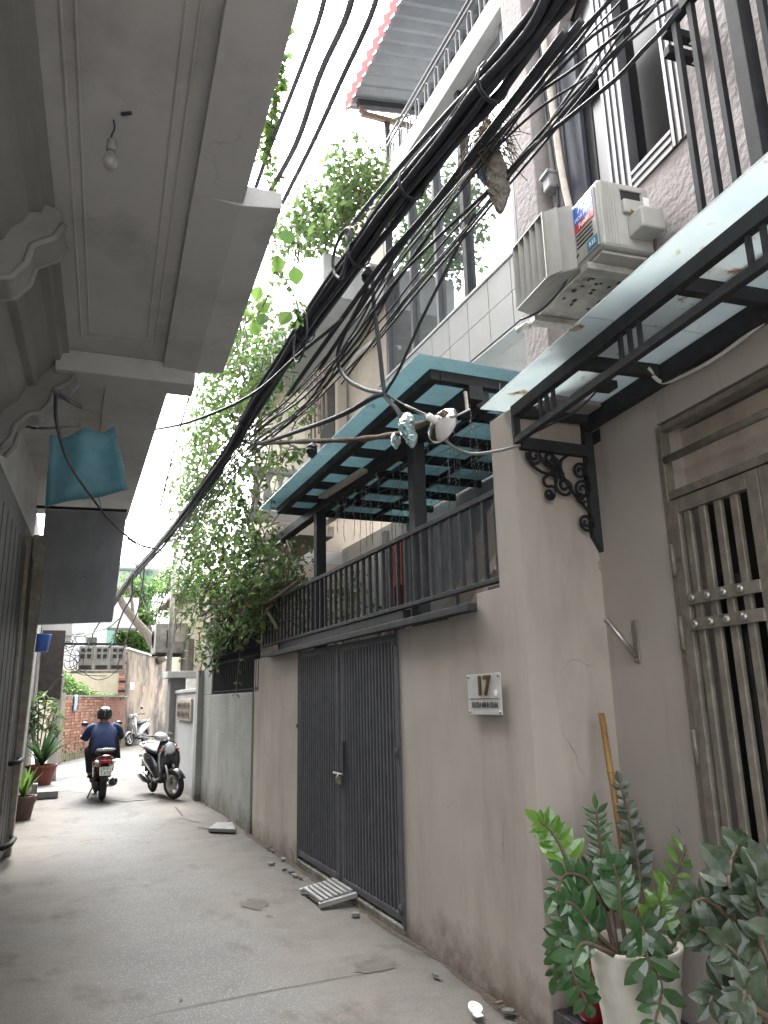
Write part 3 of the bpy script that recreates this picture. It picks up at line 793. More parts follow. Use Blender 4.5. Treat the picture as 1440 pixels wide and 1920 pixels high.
# window
wd = thing('arched_window', 'arched aluminium window with panes painted a reflected grey in the upper pink wall', 'window', (UX, -0.9, WZ0), F)
def ribs(y0, y1, z0, z1, vertical, n=3):
    m = MB()
    for i in range(n):
        if vertical:
            a = y0 + (y1 - y0) * i / n; b = y0 + (y1 - y0) * (i + 0.93) / n
            m.box((UX - 0.014 + 0.006 * (i % 2), a, z0), (UX + 0.06, b, z1))
        else:
            a = z0 + (z1 - z0) * i / n; b = z0 + (z1 - z0) * (i + 0.93) / n
            m.box((UX - 0.014 + 0.006 * (i % 2), y0, a), (UX + 0.06, y1, b))
    return m
ribs(WY0, WY0 + 0.10, WZ0 + 0.002, 5.3, True, 5).build('jamb_frame', 'aluminium', wd, F)
ribs(WY0 + 0.102, -1.0, WZ0, WZ0 + 0.10, False, 5).build('sill_frame', 'aluminium', wd, F)
ribs(-0.998, -0.84, WZ0, 5.35, True, 7).build('mullion', 'aluminium', wd, F)
MB().box((UX + 0.02, WY1 - 0.03, WZ0), (UX + 0.058, WY1 - 0.003, 5.0)).build('jamb_frame', 'aluminium', wd, F)
MB().box((UX + 0.03, WY1 - 0.19, WZ0), (UX + 0.058, WY1 - 0.032, 5.2)).build('outer_sash', 'sash_blue', wd, F, bevel=0.004)
MB().box((UX + 0.065, WY1 - 0.25, WZ0), (UX + 0.10, WY1 - 0.10, 5.2)).build('inner_sash', 'dark_steel', wd, F)
MB().box((UX + 0.03, -0.838, WZ0), (UX + 0.058, WY1 - 0.192, WZ0 + 0.06)).build('bottom_sash', 'sash_blue', wd, F)
MB().box((UX + 0.07, -0.838, WZ0 + 0.06), (UX + 0.075, WY1 - 0.1, 5.35)).build('pane', 'glass_reflect_grey', wd, F)
MB().box((UX + 0.04, WY0 + 0.102, WZ0 + 0.10), (UX + 0.045, -1.0, 5.35)).build('pane', 'glass_pane', wd, F)
MB().box((UX - 0.005, -0.838, 4.66), (UX + 0.06, WY1 - 0.05, 4.74)).build('transom', 'sash_blue', wd, F)
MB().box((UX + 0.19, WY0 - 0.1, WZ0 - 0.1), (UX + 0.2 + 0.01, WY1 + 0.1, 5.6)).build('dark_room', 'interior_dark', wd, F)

# steel gate door
dr = thing('steel_door', 'weathered bare steel grille door at the right edge', 'door', (0, -0.9, 0), F)
MB().box((-0.012, DY1 - 0.035, 0.0), (0.04, DY1 - 0.001, DZ)).build('jamb', 'raw_steel', dr, F, bevel=0.003)
MB().box((-0.012, DY0, DZ - 0.03), (0.04, DY1 - 0.037, DZ)).build('head', 'raw_steel', dr, F, bevel=0.003)
MB().tube([(0.0, DY1 - 0.04, 2.585), (0.0, DY0, 2.585)], 0.019, 10).build('transom_bar', 'raw_steel', dr, F, smooth=True)
MB().box((-0.006, DY0, 2.385), (0.038, DY1 - 0.036, 2.425)).build('transom_rail', 'raw_steel', dr, F, bevel=0.003)
LY1, LY0 = DY1 - 0.045, -1.20
m = MB()
m.box((-0.022, LY1 - 0.06, 0.06), (0.02, LY1, 2.372)).box((-0.022, LY0, 0.06), (0.02, LY0 + 0.065, 2.372))
m.box((-0.022, LY0 + 0.066, 2.305), (0.02, LY1 - 0.061, 2.372)).box((-0.022, LY0 + 0.066, 0.06), (0.02, LY1 - 0.061, 0.13))
leafA = m.build('door_leaf', 'raw_steel', dr, F, bevel=0.003)
nbar = 4
for i in range(nbar):
    y = LY1 - 0.105 - 0.098 * i
    MB().box((-0.012, y - 0.021, 0.13), (0.012, y + 0.021, 2.305)).build('bar', 'raw_steel', leafA, F, bevel=0.005)
for z in (1.90, 1.785):
    b = MB().box((-0.03, LY0 + 0.06, z - 0.026), (-0.013, LY1 - 0.055, z + 0.026)).build('flat_strap', 'raw_steel', dr, F, bevel=0.002)
    for i in range(nbar):
        y = LY1 - 0.105 - 0.098 * i
        MB().lathe([(0.013, 0), (0.018, 0.004), (0.018, 0.012), (0.013, 0.018), (0.006, 0.02)], (-0.03, y, z), 12, 'X', Matrix.Scale(-1, 4, (1, 0, 0))).build('bolt_head', 'stainless', b, F, smooth=True)
m = MB()
m.box((-0.022, DY0, 0.06), (0.02, DY0 + 0.06, 2.372)).box((-0.022, LY0 - 0.065, 0.06), (0.02, LY0 - 0.006, 2.372)).box((-0.022, DY0 + 0.061, 2.305), (0.02, LY0 - 0.066, 2.372))
leafB = m.build('door_leaf', 'raw_steel', dr, F, bevel=0.003)
for i in range(4):
    y = LY0 - 0.12 - 0.098 * i
    MB().box((-0.012, y - 0.021, 0.13), (0.012, y + 0.021, 2.305)).build('bar', 'raw_steel', leafB, F, bevel=0.005)
for z0 in (2.02, 1.68, 1.18):
    MB().tube([(-0.026, DY1 - 0.04, z0), (-0.026, DY1 - 0.04, z0 + 0.15)], 0.011, 8).build('hinge', 'raw_steel', dr, F, smooth=True)
# lower sheet behind the bars
MB().box((0.014, LY0 + 0.07, 0.13), (0.018, LY1 - 0.065, 0.9)).build('lower_sheet', 'raw_steel', dr, F)

# flag holder bracket
fh = thing('flag_holder', 'steel flag pole holder bracket on pink wall left of the steel door', 'bracket', (0.000,-0.238,1.648), F)
MB().box((-0.012, -0.285, 1.64), (-0.001, -0.245, 1.85)).build('back_plate', 'raw_steel', fh, F, bevel=0.002)
MB().tube([(-0.012, -0.262, 1.672), (-0.14, -0.22, 1.86)], 0.014, 10).build('tube', 'stainless', fh, F, smooth=True)
m = MB()
for z in (1.655, 1.835): m.lathe([(0.007, 0), (0.007, 0.006)], (-0.018, -0.265, z), 8, 'X')
m.build('screw', 'stainless', fh, F)

# ------------------------------------------------------------------ frosted canopy over the door
fc = thing('frosted_canopy', 'flat frosted sheet canopy with rust stains over the steel door', 'canopy', (-0.3, -0.1, 3.0), F)
Z0 = 3.045
for k, (ya, yb) in enumerate(((0.02, -1.05), (-1.054, -3.4))):
    MB().box((-0.655, yb, Z0), (-0.02, ya, Z0 + 0.008)).build('roof_sheet', 'frosted_sheet', fc, F)
MB().box((-0.515, -3.4, 2.975), (-0.475, -0.062, 3.042)).build('upper_front_rail', 'dark_steel', fc, F, bevel=0.003)
MB().box((-0.512, -3.4, 2.822), (-0.478, -0.062, 2.86)).build('lower_front_rail', 'dark_steel', fc, F, bevel=0.003)
o0 = Vector(fc.location)
for yc_ in (-0.42, -1.12, -1.85):
    for k in (-1, 0, 1):
        y = yc_ + k * 0.065
        MB().box((-0.503, y - 0.009, 2.861), (-0.487, y + 0.009, 2.974)).build('spacer_bar', 'dark_steel', fc, F)
for y in (-0.085, -0.72, -1.42, -2.2):
    MB().box((-0.474, y - 0.022, 2.975), (-0.055, y + 0.022, 3.04)).build('cross_bar', 'dark_steel', fc, F, bevel=0.003)
MB().box((-0.053, -3.4, 2.94), (-0.006, 0.0, 3.038)).build('wall_rail', 'dark_steel', fc, F, bevel=0.003)
MB().box((-0.515, -0.09, 2.861), (-0.475, -0.065, 2.974)).build('end_upright', 'dark_steel', fc, F)
MB().box((-0.485, -0.04, 2.79), (-0.06, -0.004, 2.858)).build('bracket_arm', 'dark_steel', fc, Matrix.Translation((2.69, 3.238, 0)), bevel=0.003)
MB().prism([(-0.055, -0.006, 2.94), (0.0, -0.006, 2.94), (0.0, -0.006, 2.245), (-0.055, -0.006, 2.335)], (0, -0.05, 0)).build('bracket_post', 'dark_steel', fc, F, bevel=0.003)
MB().box((-0.004, -0.13, 2.86), (0.03 - 0.032, -0.056, 2.935)).build('wall_plate', 'dark_steel', fc, F)
FB = Matrix.Translation((2.69, 3.222, 0))
# wrought iron scrolls, flat against the pillar
def spiral(cx, cz, r0, turns, a0, sgn, n=30):
    out = []
    for i in range(n + 1):
        t = i / n
        a = a0 + sgn * turns * 2 * math.pi * t
        r = r0 * (1 - 0.78 * t)
        out.append((cx + r * math.cos(a), -0.024, cz + r * math.sin(a)))
    return out
def Pz(px):  # helper: keep scroll points in one plane
    return (px[0], -0.024, px[2])
S = []
S.append([Pz(q) for q in curve_pts([(-0.055, -0.024, 2.40), (-0.075, 0, 2.46), (-0.16, 0, 2.55), (-0.235, 0, 2.66), (-0.24, 0, 2.74), (-0.19, 0, 2.785)], 6)])
S.append(spiral(-0.105, 2.405, 0.052, 1.6, 0.0, -1))
S.append([Pz(q) for q in curve_pts([(-0.06, 0, 2.78), (-0.075, 0, 2.70), (-0.06, 0, 2.62), (-0.075, 0, 2.56)], 6)])
S.append(spiral(-0.115, 2.695, 0.05, 1.5, 0.4, 1)); S.append(spiral(-0.11, 2.59, 0.055, 1.5, 0.6, 1)); S.append(spiral(-0.125, 2.545, 0.035, 1.2, -0.6, -1))
S.append(spiral(-0.23, 2.60, 0.062, 1.5, 2.6, 1))
S.append([Pz(q) for q in curve_pts([(-0.235, 0, 2.66), (-0.30, 0, 2.655), (-0.38, 0, 2.67), (-0.44, 0, 2.71), (-0.465, 0, 2.77)], 6)])
S.append(spiral(-0.415, 2.755, 0.052, 1.6, 3.1, 1)); S.append(spiral(-0.315, 2.745, 0.05, 1.6, 3.0, 1))
S.append([Pz(q) for q in curve_pts([(-0.33, 0, 2.655), (-0.365, 0, 2.625), (-0.35, 0, 2.59), (-0.30, 0, 2.59), (-0.285, 0, 2.56)], 6)])
S.append(spiral(-0.335, 2.545, 0.032, 1.5, 0.2, -1))
for P in S:
    MB().tube(P, 0.0085, 7).build('iron_scroll', 'black_iron', fc, FB, smooth=True)
m = MB()
for i in range(6):
    a = 2.2 + 0.5 * i
    m.bigleaf((-0.255, -0.03, 2.70), (math.cos(a), -0.25, math.sin(a) * 0.9), (0, -1, 0), 0.085, 0.04, 0.3)
m.build('iron_leaf', 'black_iron', fc, FB)
# conduit and flex under the canopy
tag(MB().tube(curve_pts([(-0.120,-0.741,3.011), (-0.060,-0.732,2.955), (-0.020,-0.784,2.942), (-0.020,-1.063,2.923), (-0.020,-1.374,2.951)], 8), 0.010, 7).build('white_conduit', 'plastic_white', M=F, smooth=True), 'white conduit under the wall rail of the frosted canopy', 'conduit')
lb = thing('junction_box', 'small dark flood lamp with loose flex under the frosted canopy', 'lamp', (-0.300,-0.770,2.918), F)
MB().box((-0.36, -0.66, 2.93), (-0.24, -0.58, 2.97)).build('lamp_box', 'dark_steel', lb, F, bevel=0.004)
MB().tube(curve_pts([(-0.30, -0.60, 2.95), (-0.34, -0.45, 2.89), (-0.40, -0.25, 2.87), (-0.45, -0.06, 2.865)], 8), 0.005, 6).build('flex', 'cable_black', lb, F, smooth=True)

# ------------------------------------------------------------------ upper balcony rails (top right)
br = thing('balcony_railing', 'black steel balcony railing at the top right corner', 'railing', (UX - 0.15, -1.7, 3.1), F)
MB().box((-0.44, -3.2, 4.15), (-0.40, -1.49, 4.20)).build('top_rail', 'black_iron', br, F, bevel=0.003)
MB().box((-0.44, -1.50, 4.03), (UX - 0.002, -1.462, 4.07)).box((-0.44, -1.50, 4.13), (UX - 0.002, -1.462, 4.17)).build('wall_arm', 'black_iron', br, F, bevel=0.003)
m = MB()
for z in (4.05, 4.15): m.lathe([(0.022, 0), (0.022, 0.03)], (UX - 0.032, -1.48, z), 12, 'X')
m.build('fixing_cap', 'plastic_white', br, F, smooth=True)
for y in (-1.53, -1.62, -1.71, -1.93, -2.02):
    MB().box((-0.432, y - 0.012, 3.06), (-0.408, y + 0.012, 4.149)).build('bar', 'black_iron', br, F)
MB().box((-0.45, -1.86, 3.06), (-0.39, -1.80, 5.2)).build('newel', 'black_iron', br, F, bevel=0.003)

# ------------------------------------------------------------------ air conditioner
ac = thing('air_conditioner', 'white outdoor air conditioner with blue and red label on pink wall', 'air conditioner', (-0.45, -0.8, 3.34), F)
AX0, AX1, AY0, AY1, AZ0, AZ1 = -0.58, -0.32, -1.13, -0.47, 3.355, 3.685
MB().box((AX0, AY0, AZ0), (AX1, AY1, AZ1)).build('casing', 'ac_white', ac, F, bevel=0.016)
MB().box((AX0 - 0.006, AY0 + 0.03, AZ0 + 0.02), (AX0 + 0.001, AY1 - 0.01, AZ1 - 0.02)).build('front_panel', 'ac_white', ac, F, bevel=0.004)
# label, vents on the visible strip of the front
MB().box((AX0 - 0.008, -1.09, 3.565), (AX0 - 0.0062, -0.94, 3.655)).build('blue_label', 'label_blue', ac, F)
MB().box((AX0 - 0.008, -1.09, 3.525), (AX0 - 0.0062, -0.94, 3.564)).build('red_label', 'label_red', ac, F)
FT = F @ Matrix(((0, 0, -1, 0), (-1, 0, 0, 0), (0, 1, 0, 0), (0, 0, 0, 1)))
def FTT(x, y, z): return F @ Matrix.Translation((x, y, z)) @ TM
text_mesh('HOA PHAT', 0.03, 'label_white', 'brand_text', ac, FTT(AX0 - 0.0085, -1.015, 3.585), 0.0004, sx=0.9)
text_mesh('Funiki', 0.036, 'label_white', 'brand_text', ac, FTT(AX0 - 0.0085, -1.015, 3.545), 0.0004, offset=0.0006)
m = MB()
for i, (dy, dz, s) in enumerate(((-0.02, 0, 0.022), (0.015, 0.0, 0.028), (0.045, 0, 0.018))):
    y = -1.015 - dy
    m.bar((AX0 - 0.0085, y + s, 3.612), (AX0 - 0.0085, y, 3.612 + s * 1.1), 0.001, 0.005).bar((AX0 - 0.0085, y, 3.612 + s * 1.1), (AX0 - 0.0085, y - s, 3.612), 0.001, 0.005)
m.build('roof_emblem', 'label_white', ac, F)
for z in (3.505, 3.485, 3.465, 3.445):
    MB().box((AX0 - 0.0085, -1.07, z), (AX0 - 0.0055, -0.945, z + 0.006)).build('vent_slot', 'ac_dark', ac, F)
MB().box((AX0 - 0.008, -1.10, 3.385), (AX0 - 0.0062, -1.02, 3.43)).build('teal_label', 'label_teal', ac, F)
text_mesh('R32', 0.03, 'label_white', 'gas_text', ac, FTT(AX0 - 0.0085, -1.06, 3.407), 0.0004)
# near side: handle, terminal cover, louvre lines, wires
yS = AY0
MB().box((-0.47, yS - 0.004, 3.595), (-0.37, yS + 0.004, 3.645)).build('handle_recess', 'ac_dark', ac, F, bevel=0.003)
MB().box((-0.475, yS - 0.012, 3.64), (-0.365, yS - 0.001, 3.655)).build('handle_lip', 'ac_white', ac, F, bevel=0.003)
MB().box((-0.47, yS - 0.02, 3.525), (-0.37, yS - 0.001, 3.592)).build('terminal_cover', 'ac_white', ac, F, bevel=0.006)
MB().box((-0.45, yS - 0.10, 3.405), (-0.335, yS - 0.001, 3.505)).build('valve_cover', 'ac_white', ac, F, bevel=0.008)
for x in (-0.565, -0.55, -0.535, -0.52, -0.505):
    MB().box((x, yS - 0.003, AZ0 + 0.01), (x + 0.005, yS + 0.001, AZ1 - 0.01)).build('side_rib', 'ac_white', ac, F)
MB().box((-0.355, yS - 0.003, 3.53), (-0.325, yS - 0.001, 3.63)).build('data_sticker', 'label_white', ac, F)
MB().tube(curve_pts([(-0.44, yS - 0.01, 3.55), (-0.43, yS - 0.03, 3.52), (-0.42, yS - 0.02, 3.50)], 6), 0.005, 6).build('earth_wire', 'bamboo', ac, F, smooth=True)
# hood on the fan outlet
hd = thing('wind_hood', 'white louvred wind deflector hood on front of the air conditioner', 'hood', (-0.66, -0.75, 3.3), F)
hx0, hx1 = -0.76, AX0 - 0.008
top, bot = 3.60, 3.28
# flank plates (top, bottom, near side) and louvre vanes
MB().prism([(hx1, -0.93, 3.68), (hx1, -0.50, 3.68), (hx0, -0.66, top), (hx0, -0.94, top)], (0, 0, 0.006)).build('top_plate', 'ac_white', hd, F)
MB().prism([(hx1, -0.93, 3.36), (hx1, -0.50, 3.36), (hx0, -0.66, bot), (hx0, -0.94, bot)], (0, 0, -0.006)).build('bottom_plate', 'ac_white', hd, F)
m = MB(); m.add([(hx1, -0.93, 3.36), (hx1, -0.93, 3.686), (hx0, -0.945, top + 0.006), (hx0, -0.945, bot - 0.006), (hx1, -0.936, 3.36), (hx1, -0.936, 3.686), (hx0, -0.951, top + 0.006), (hx0, -0.951, bot - 0.006)],
                [(0, 1, 2, 3), (7, 6, 5, 4), (0, 4, 5, 1), (1, 5, 6, 2), (2, 6, 7, 3), (3, 7, 4, 0)])
m.build('side_plate', 'ac_white', hd, F)
for i in range(6):
    y = -0.66 - 0.056 * i
    MB().add([(hx0, y, bot), (hx0, y, top), (hx0 + 0.06, y - 0.045, top + 0.02), (hx0 + 0.06, y - 0.045, bot + 0.02), (hx0 + 0.003, y + 0.004, bot), (hx0 + 0.003, y + 0.004, top), (hx0 + 0.063, y - 0.041, top + 0.02), (hx0 + 0.063, y - 0.041, bot + 0.02)],
             [(0, 1, 2, 3), (7, 6, 5, 4), (0, 4, 5, 1), (1, 5, 6, 2), (2, 6, 7, 3), (3, 7, 4, 0)]).build('vane', 'ac_white', hd, F)
MB().box((hx1 - 0.004, -0.92, 3.38), (hx1 - 0.001, -0.50, 3.66)).build('fan_opening', 'ac_dark', hd, F)
# bracket tray below
tr = thing('bracket_tray', 'rust stained steel tray and brackets carrying the air conditioner', 'bracket', (-0.45, -0.8, 3.3), F)
MB().prism([(-0.57, -1.10, 3.335), (-0.30, -1.10, 3.335), (-0.30, -0.45, 3.335), (-0.57, -0.45, 3.335)], (0, 0, 0.014)).build('tray', 'steel_tray', tr, F, bevel=0.003)
for y in (-1.0, -0.52):
    MB().box((-0.60, y - 0.03, 3.30), (-0.284, y + 0.03, 3.333)).build('arm', 'steel_tray', tr, F, bevel=0.003)
m = MB(); rs = random.Random(4)
for i in range(16):
    x = rs.uniform(-0.55, -0.34); y = rs.uniform(-0.95, -0.6)
    m.box((x, y, 3.3325), (x + rs.uniform(0.006, 0.02), y + rs.uniform(0.008, 0.03), 3.3345))
m.build('drain_slot', 'ac_dark', tr, F)
MB().tube(curve_pts([(-0.66, -0.52, 3.31), (-0.60, -0.62, 3.32), (-0.59, -0.8, 3.34), (-0.585, -0.95, 3.42)], 8), 0.006, 6).build('drain_hose', 'cable_black', tr, F, smooth=True)
tag(MB().tube([(-0.61, -0.50, 3.30), (-0.64, -0.44, 3.29)], 0.022, 10).build('pipe_stub', 'plastic_white', M=F, smooth=True), 'short white pipe stub under the far end of the air conditioner', 'pipe')
# insulated pipes up the wall and the curl behind
tag(MB().tube(curve_pts([(-0.310,-0.522,3.918), (-0.310,-0.465,4.258), (-0.310,-0.436,4.632), (-0.310,-0.418,4.903), (-0.310,-0.396,5.382), (-0.31, -0.36, 5.6)], 6), 0.019, 9).build('insulated_pipe', 'foam', M=F, smooth=True), 'beige lagged pipe climbing the wall left of the arched window', 'pipe')
tag(MB().tube(curve_pts([(-0.300,-0.383,4.100), (-0.300,-0.377,4.363), (-0.300,-0.345,4.749), (-0.300,-0.323,5.148), (-0.30, -0.33, 5.6)], 6), 0.009, 7).build('wall_cable', 'cable_black', M=F, smooth=True), 'black cable beside the lagged pipe left of the arched window', 'cable')
sb = thing('switch_box', 'small grey weatherproof switch box beside the lagged pipe', 'switch box', (-0.300,-0.331,4.258), F)
q = Vector((-0.310,-0.349,4.299))
MB().box((q.x - 0.035, q.y - 0.04, q.z - 0.05), (q.x + 0.03, q.y + 0.04, q.z + 0.05)).build('case', 'cable_grey', sb, F, bevel=0.01)
MB().box((q.x - 0.05, q.y - 0.048, q.z + 0.035), (q.x + 0.03, q.y + 0.048, q.z + 0.056)).build('hood', 'cable_grey', sb, F, bevel=0.006)
tag(MB().tube(curve_pts([(-0.380,-1.022,3.468), (-0.350,-1.077,3.505), (-0.320,-1.103,3.534), (-0.300,-1.100,3.499), (-0.290,-1.035,3.475)], 8), 0.024, 10).build('pipe_elbow', 'foam', M=F, smooth=True), 'thick wrapped pipe elbow entering the wall right of the air conditioner', 'pipe')

# ================================================================== GLAZED HOUSE set back above the courtyard
MB().box((2.30, 3.02, 3.02), (2.75, 3.232, 6.4)).build('corner_column', 'lilac_render', nh, bevel=0.006)
gh = thing('glazed_house', 'upper storey with white tiled beam and tall reflecting panes behind the cables', 'house', (3.0, 5.9, 4.24))  # this house, its railing and roof: coordinates scaled up about the camera
MB().box((3.12, 4.0, 4.37), (5.2, 7.05, 4.69)).build('floor_slab', 'white_render', gh)
MB().box((3.013, 4.0, 4.245), (3.118, 8.2, 4.81)).build('edge_beam', 'joint_dark', gh)
MB().box((3.12, 4.1, 4.26), (3.6, 4.36, 4.368)).build('soffit_beam', 'white_render', gh)
o0 = Vector(gh.location); tl = None
for r_ in range(2):
    for c_ in range(9):
        p = Vector((2.998, 4.0 + 0.342 * c_, 4.25 + 0.287 * r_)) - o0
        if tl is None:
            tl = MB().box((0, 0.003, 0.002), (0.014, 0.338, 0.284)).build('tile', 'tile_white', gh, bevel=0.002); tl.data.transform(Matrix.Translation(o0)); tl.location = p
        else:
            t_ = inst('tile', tl.data, gh, p)
MB().box((2.985, 4.0, 4.828), (3.18, 7.0, 4.852)).build('sill', 'white_render', gh, bevel=0.003)
MB().box((3.005, 4.0, 4.225), (3.15, 7.05, 4.243)).build('beam_underside', 'white_render', gh)
ms = [4.24, 5.03, 5.57, 6.13, 6.75]
for i, y in enumerate(ms):
    w = 0.045 if i != 1 else 0.065
    MB().box((3.0, y - w / 2, 4.853), (3.09, y + w / 2, 7.0)).build('mullion', 'aluminium' if i != 1 else 'dark_steel', gh, bevel=0.003)
MB().box((3.0, 4.265, 6.69), (3.09, 6.77, 6.755)).build('transom', 'dark_steel', gh)
for i in range(4):
    a, b = ms[i] + 0.034, ms[i + 1] - 0.034
    MB().box((3.045, a, 4.855), (3.053, b, 6.688)).build('pane', 'glass_mirror', gh)
    MB().box((3.045, a, 6.757), (3.053, b, 7.0)).build('pane', 'glass_mirror', gh)
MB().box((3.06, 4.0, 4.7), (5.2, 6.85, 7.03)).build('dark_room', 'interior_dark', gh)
MB().box((2.92, 1.8, 7.005), (5.2, 7.1, 7.235)).build('roof_terrace_slab', 'white_render', gh, bevel=0.006)
MB().box((3.003, 6.80, 4.245), (3.25, 8.24, 7.6)).build('side_wall', 'beige_render', gh, bevel=0.004)
MB().tube([(2.96, 8.02, 4.1), (2.96, 8.02, 7.7)], 0.038, 10).build('downpipe', 'plastic_white', gh, smooth=True)
MB().tube(curve_pts([(2.960,7.960,5.400), (2.960,7.589,5.460), (2.930,7.140,5.382), (2.880,6.893,5.289)], 6), 0.028, 8).build('overflow_pipe', 'plastic_white', gh, smooth=True)
rl = thing('terrace_railing', 'looped metal railing on the terrace below the red roof', 'railing', (3.0, 5, 7.24))
MB().box((2.988, 1.8, 7.72), (3.012, 6.6, 7.745)).build('top_rail', 'aluminium', rl)
MB().box((2.988, 1.8, 7.64), (3.012, 6.6, 7.66)).build('second_rail', 'aluminium', rl)
MB().box((2.988, 1.8, 7.27), (3.012, 6.6, 7.29)).build('bottom_rail', 'aluminium', rl)
o0 = Vector(rl.location); pk = None
for i in range(17):
    p = Vector((3.0, 6.52 - 0.222 * i, 7.29)) - o0
    if pk is None:
        pk = MB().tube([(0, 0, 0), (0, 0, 0.27), (0, -0.04, 0.32), (0, -0.08, 0.27), (0, -0.08, 0)], 0.012, 6).build('loop_picket', 'aluminium', rl); pk.data.transform(Matrix.Translation(o0)); pk.location = p
    else: inst('loop_picket', pk.data, rl, p)
rf = thing('corrugated_roof', 'red edged corrugated metal roof with dark underside at the top centre', 'roof', (2.74, 5.2, 8.4))
vs, fs = [], []; nyy = 150
for j in range(nyy + 1):
    y = 1.0 + 6.1 * j / nyy
    z = 8.49 + 0.02 * math.sin(j * 2 * math.pi / 4)
    vs += [(2.69, y, z - 0.04), (2.74, y, z), (5.6, y, z + 0.62)]
for j in range(nyy):
    for i in range(2):
        a = j * 3 + i; fs.append((a, a + 1, a + 4, a + 3))
MB().add(vs, fs).build('roof_sheet', 'roof_grey', rf)
vs, fs = [], []
for j in range(nyy + 1):
    y = 1.0 + 6.1 * j / nyy
    k = 0.022 * math.sin(j * 2 * math.pi / 4)
    vs += [(2.67 + k, y, 8.40 + k), (2.665 + k, y, 8.58)]
for j in range(nyy): fs.append((2 * j, 2 * j + 1, 2 * j + 3, 2 * j + 2))
MB().add(vs, fs).build('eave_trim', 'roof_red', rf)
for y in (1.6, 3.4, 5.2, 6.9):
    MB().bar((2.76, y, 8.41), (5.4, y, 8.98), 0.065, 0.08).build('rafter', 'dark_steel', rf)
MB().bar((3.65, 1.1, 8.62), (3.65, 7.0, 8.62), 0.05, 0.06).build('purlin', 'dark_steel', rf)
MB().bar((2.80, 6.9, 8.28), (3.55, 6.95, 8.36), 0.05, 0.065).build('end_brace', 'roof_brown', rf)
MB().bar((2.80, 6.9, 8.30), (2.80, 6.9, 8.42), 0.05, 0.05).build('brace_end', 'roof_brown', rf)
MB().tube([(3.15, 6.93, 8.28), (3.15, 6.93, 6.5)], 0.04, 10).build('post', 'aluminium', rf, smooth=True)
MB().tube([(3.33, 6.94, 8.3), (3.33, 6.94, 6.7)], 0.015, 8).build('stay', 'dark_steel', rf)
tag(MB().bigleaf((3.06, 6.2, 7.73), (-0.6, 0.5, 0.1), (0, 0, 1), 0.18, 0.05, 0.1).bigleaf((3.06, 6.16, 7.70), (-0.4, 0.7, 0.3), (0, 0, 1), 0.16, 0.05, 0.1).build('terrace_plant', 'leaf_bright'), 'single green leaf tip poking through the terrace railing', 'plant')

# ================================================================== OLD HOUSE with balustrade, wrapped in vines
oh = thing('old_house', 'weathered beige house with balustrade balcony behind the hanging vine', 'house', (2.3, 9, 0))
MB().box((2.62, 9.95, 0), (5.0, 12.4, 3.35)).build('ground_storey', 'beige_render', oh)
MB().box((2.5, 9.95, 3.352), (5.0, 12.6, 3.55)).build('balcony_slab', 'white_render', oh, bevel=0.01)
MB().box((2.25, 8.4, 3.40), (2.5, 9.7, 3.55)).build('balcony_edge', 'beige_render', oh, bevel=0.01)
MB().box((2.9, 9.95, 3.55), (5.0, 12.6, 6.4)).build('upper_storey', 'beige_render', oh)
MB().box((2.85, 7.95, 3.62), (2.95, 9.94, 6.4)).build('front_panel', 'beige_render', oh)
MB().box((2.5, 8.4, 3.42), (2.95, 9.94, 3.548)).build('balcony_floor', 'beige_render', oh)
MB().box((2.25, 6.7, 5.65), (2.95, 9.2, 6.15)).build('upper_balcony', 'white_render', oh, bevel=0.01)
MB().box((2.35, 9.25, 6.3), (5, 12.0, 6.5)).build('roof_slab', 'white_render', oh)
MB().box((2.12, 9.34, 4.46), (2.98, 9.48, 4.54)).build('handrail', 'white_render', oh, bevel=0.01)
MB().box((2.10, 9.32, 3.80), (3.0, 9.5, 3.93)).build('base_rail', 'white_render', oh, bevel=0.01)
prof = [(0.055, 0), (0.055, 0.05), (0.03, 0.07), (0.07, 0.19), (0.062, 0.26), (0.027, 0.38), (0.036, 0.46), (0.055, 0.48), (0.055, 0.528)]
o0 = Vector(oh.location); bl = None
for i in range(5):
    p = Vector((2.20 + 0.17 * i, 9.41, 3.932)) - o0
    if bl is None:
        bl = MB().lathe(prof, (0, 0, 0), 10).build('baluster', 'white_render', oh, smooth=True); bl.data.transform(Matrix.Translation(o0)); bl.location = p
    else: inst('baluster', bl.data, oh, p)
for i in range(5):
    MB().tube(curve_pts([(2.30, 6.75 + 0.13 * i, 4.2), (2.30, 6.78 + 0.13 * i, 4.6), (2.28, 6.85 + 0.13 * i, 4.9)], 4), 0.012, 6).build('window_bar', 'roof_brown', oh)
MB().box((2.84, 8.05, 3.9), (2.848, 8.6, 5.3)).build('window', 'interior_dark', oh)
# lean-to roof and teal sheet over the grille porch
lt = thing('lean_to_roof', 'small ribbed lean-to roof with a teal sheet above the grey wall', 'roof', (2.4, 11.4, 2.8))
MB().bar((2.0, 10.9, 2.86), (2.9, 10.9, 3.05), 3.2, 0.03).build('ribbed_sheet', 'roof_brown', lt)
MB().bar((1.98, 12.0, 3.02), (2.9, 12.0, 3.20), 1.9, 0.02).build('teal_sheet', 'tarp_teal', lt)
MB().bar((2.05, 9.3, 2.80), (2.05, 12.5, 2.80), 0.05, 0.05).build('eave_beam', 'beige_render', lt)

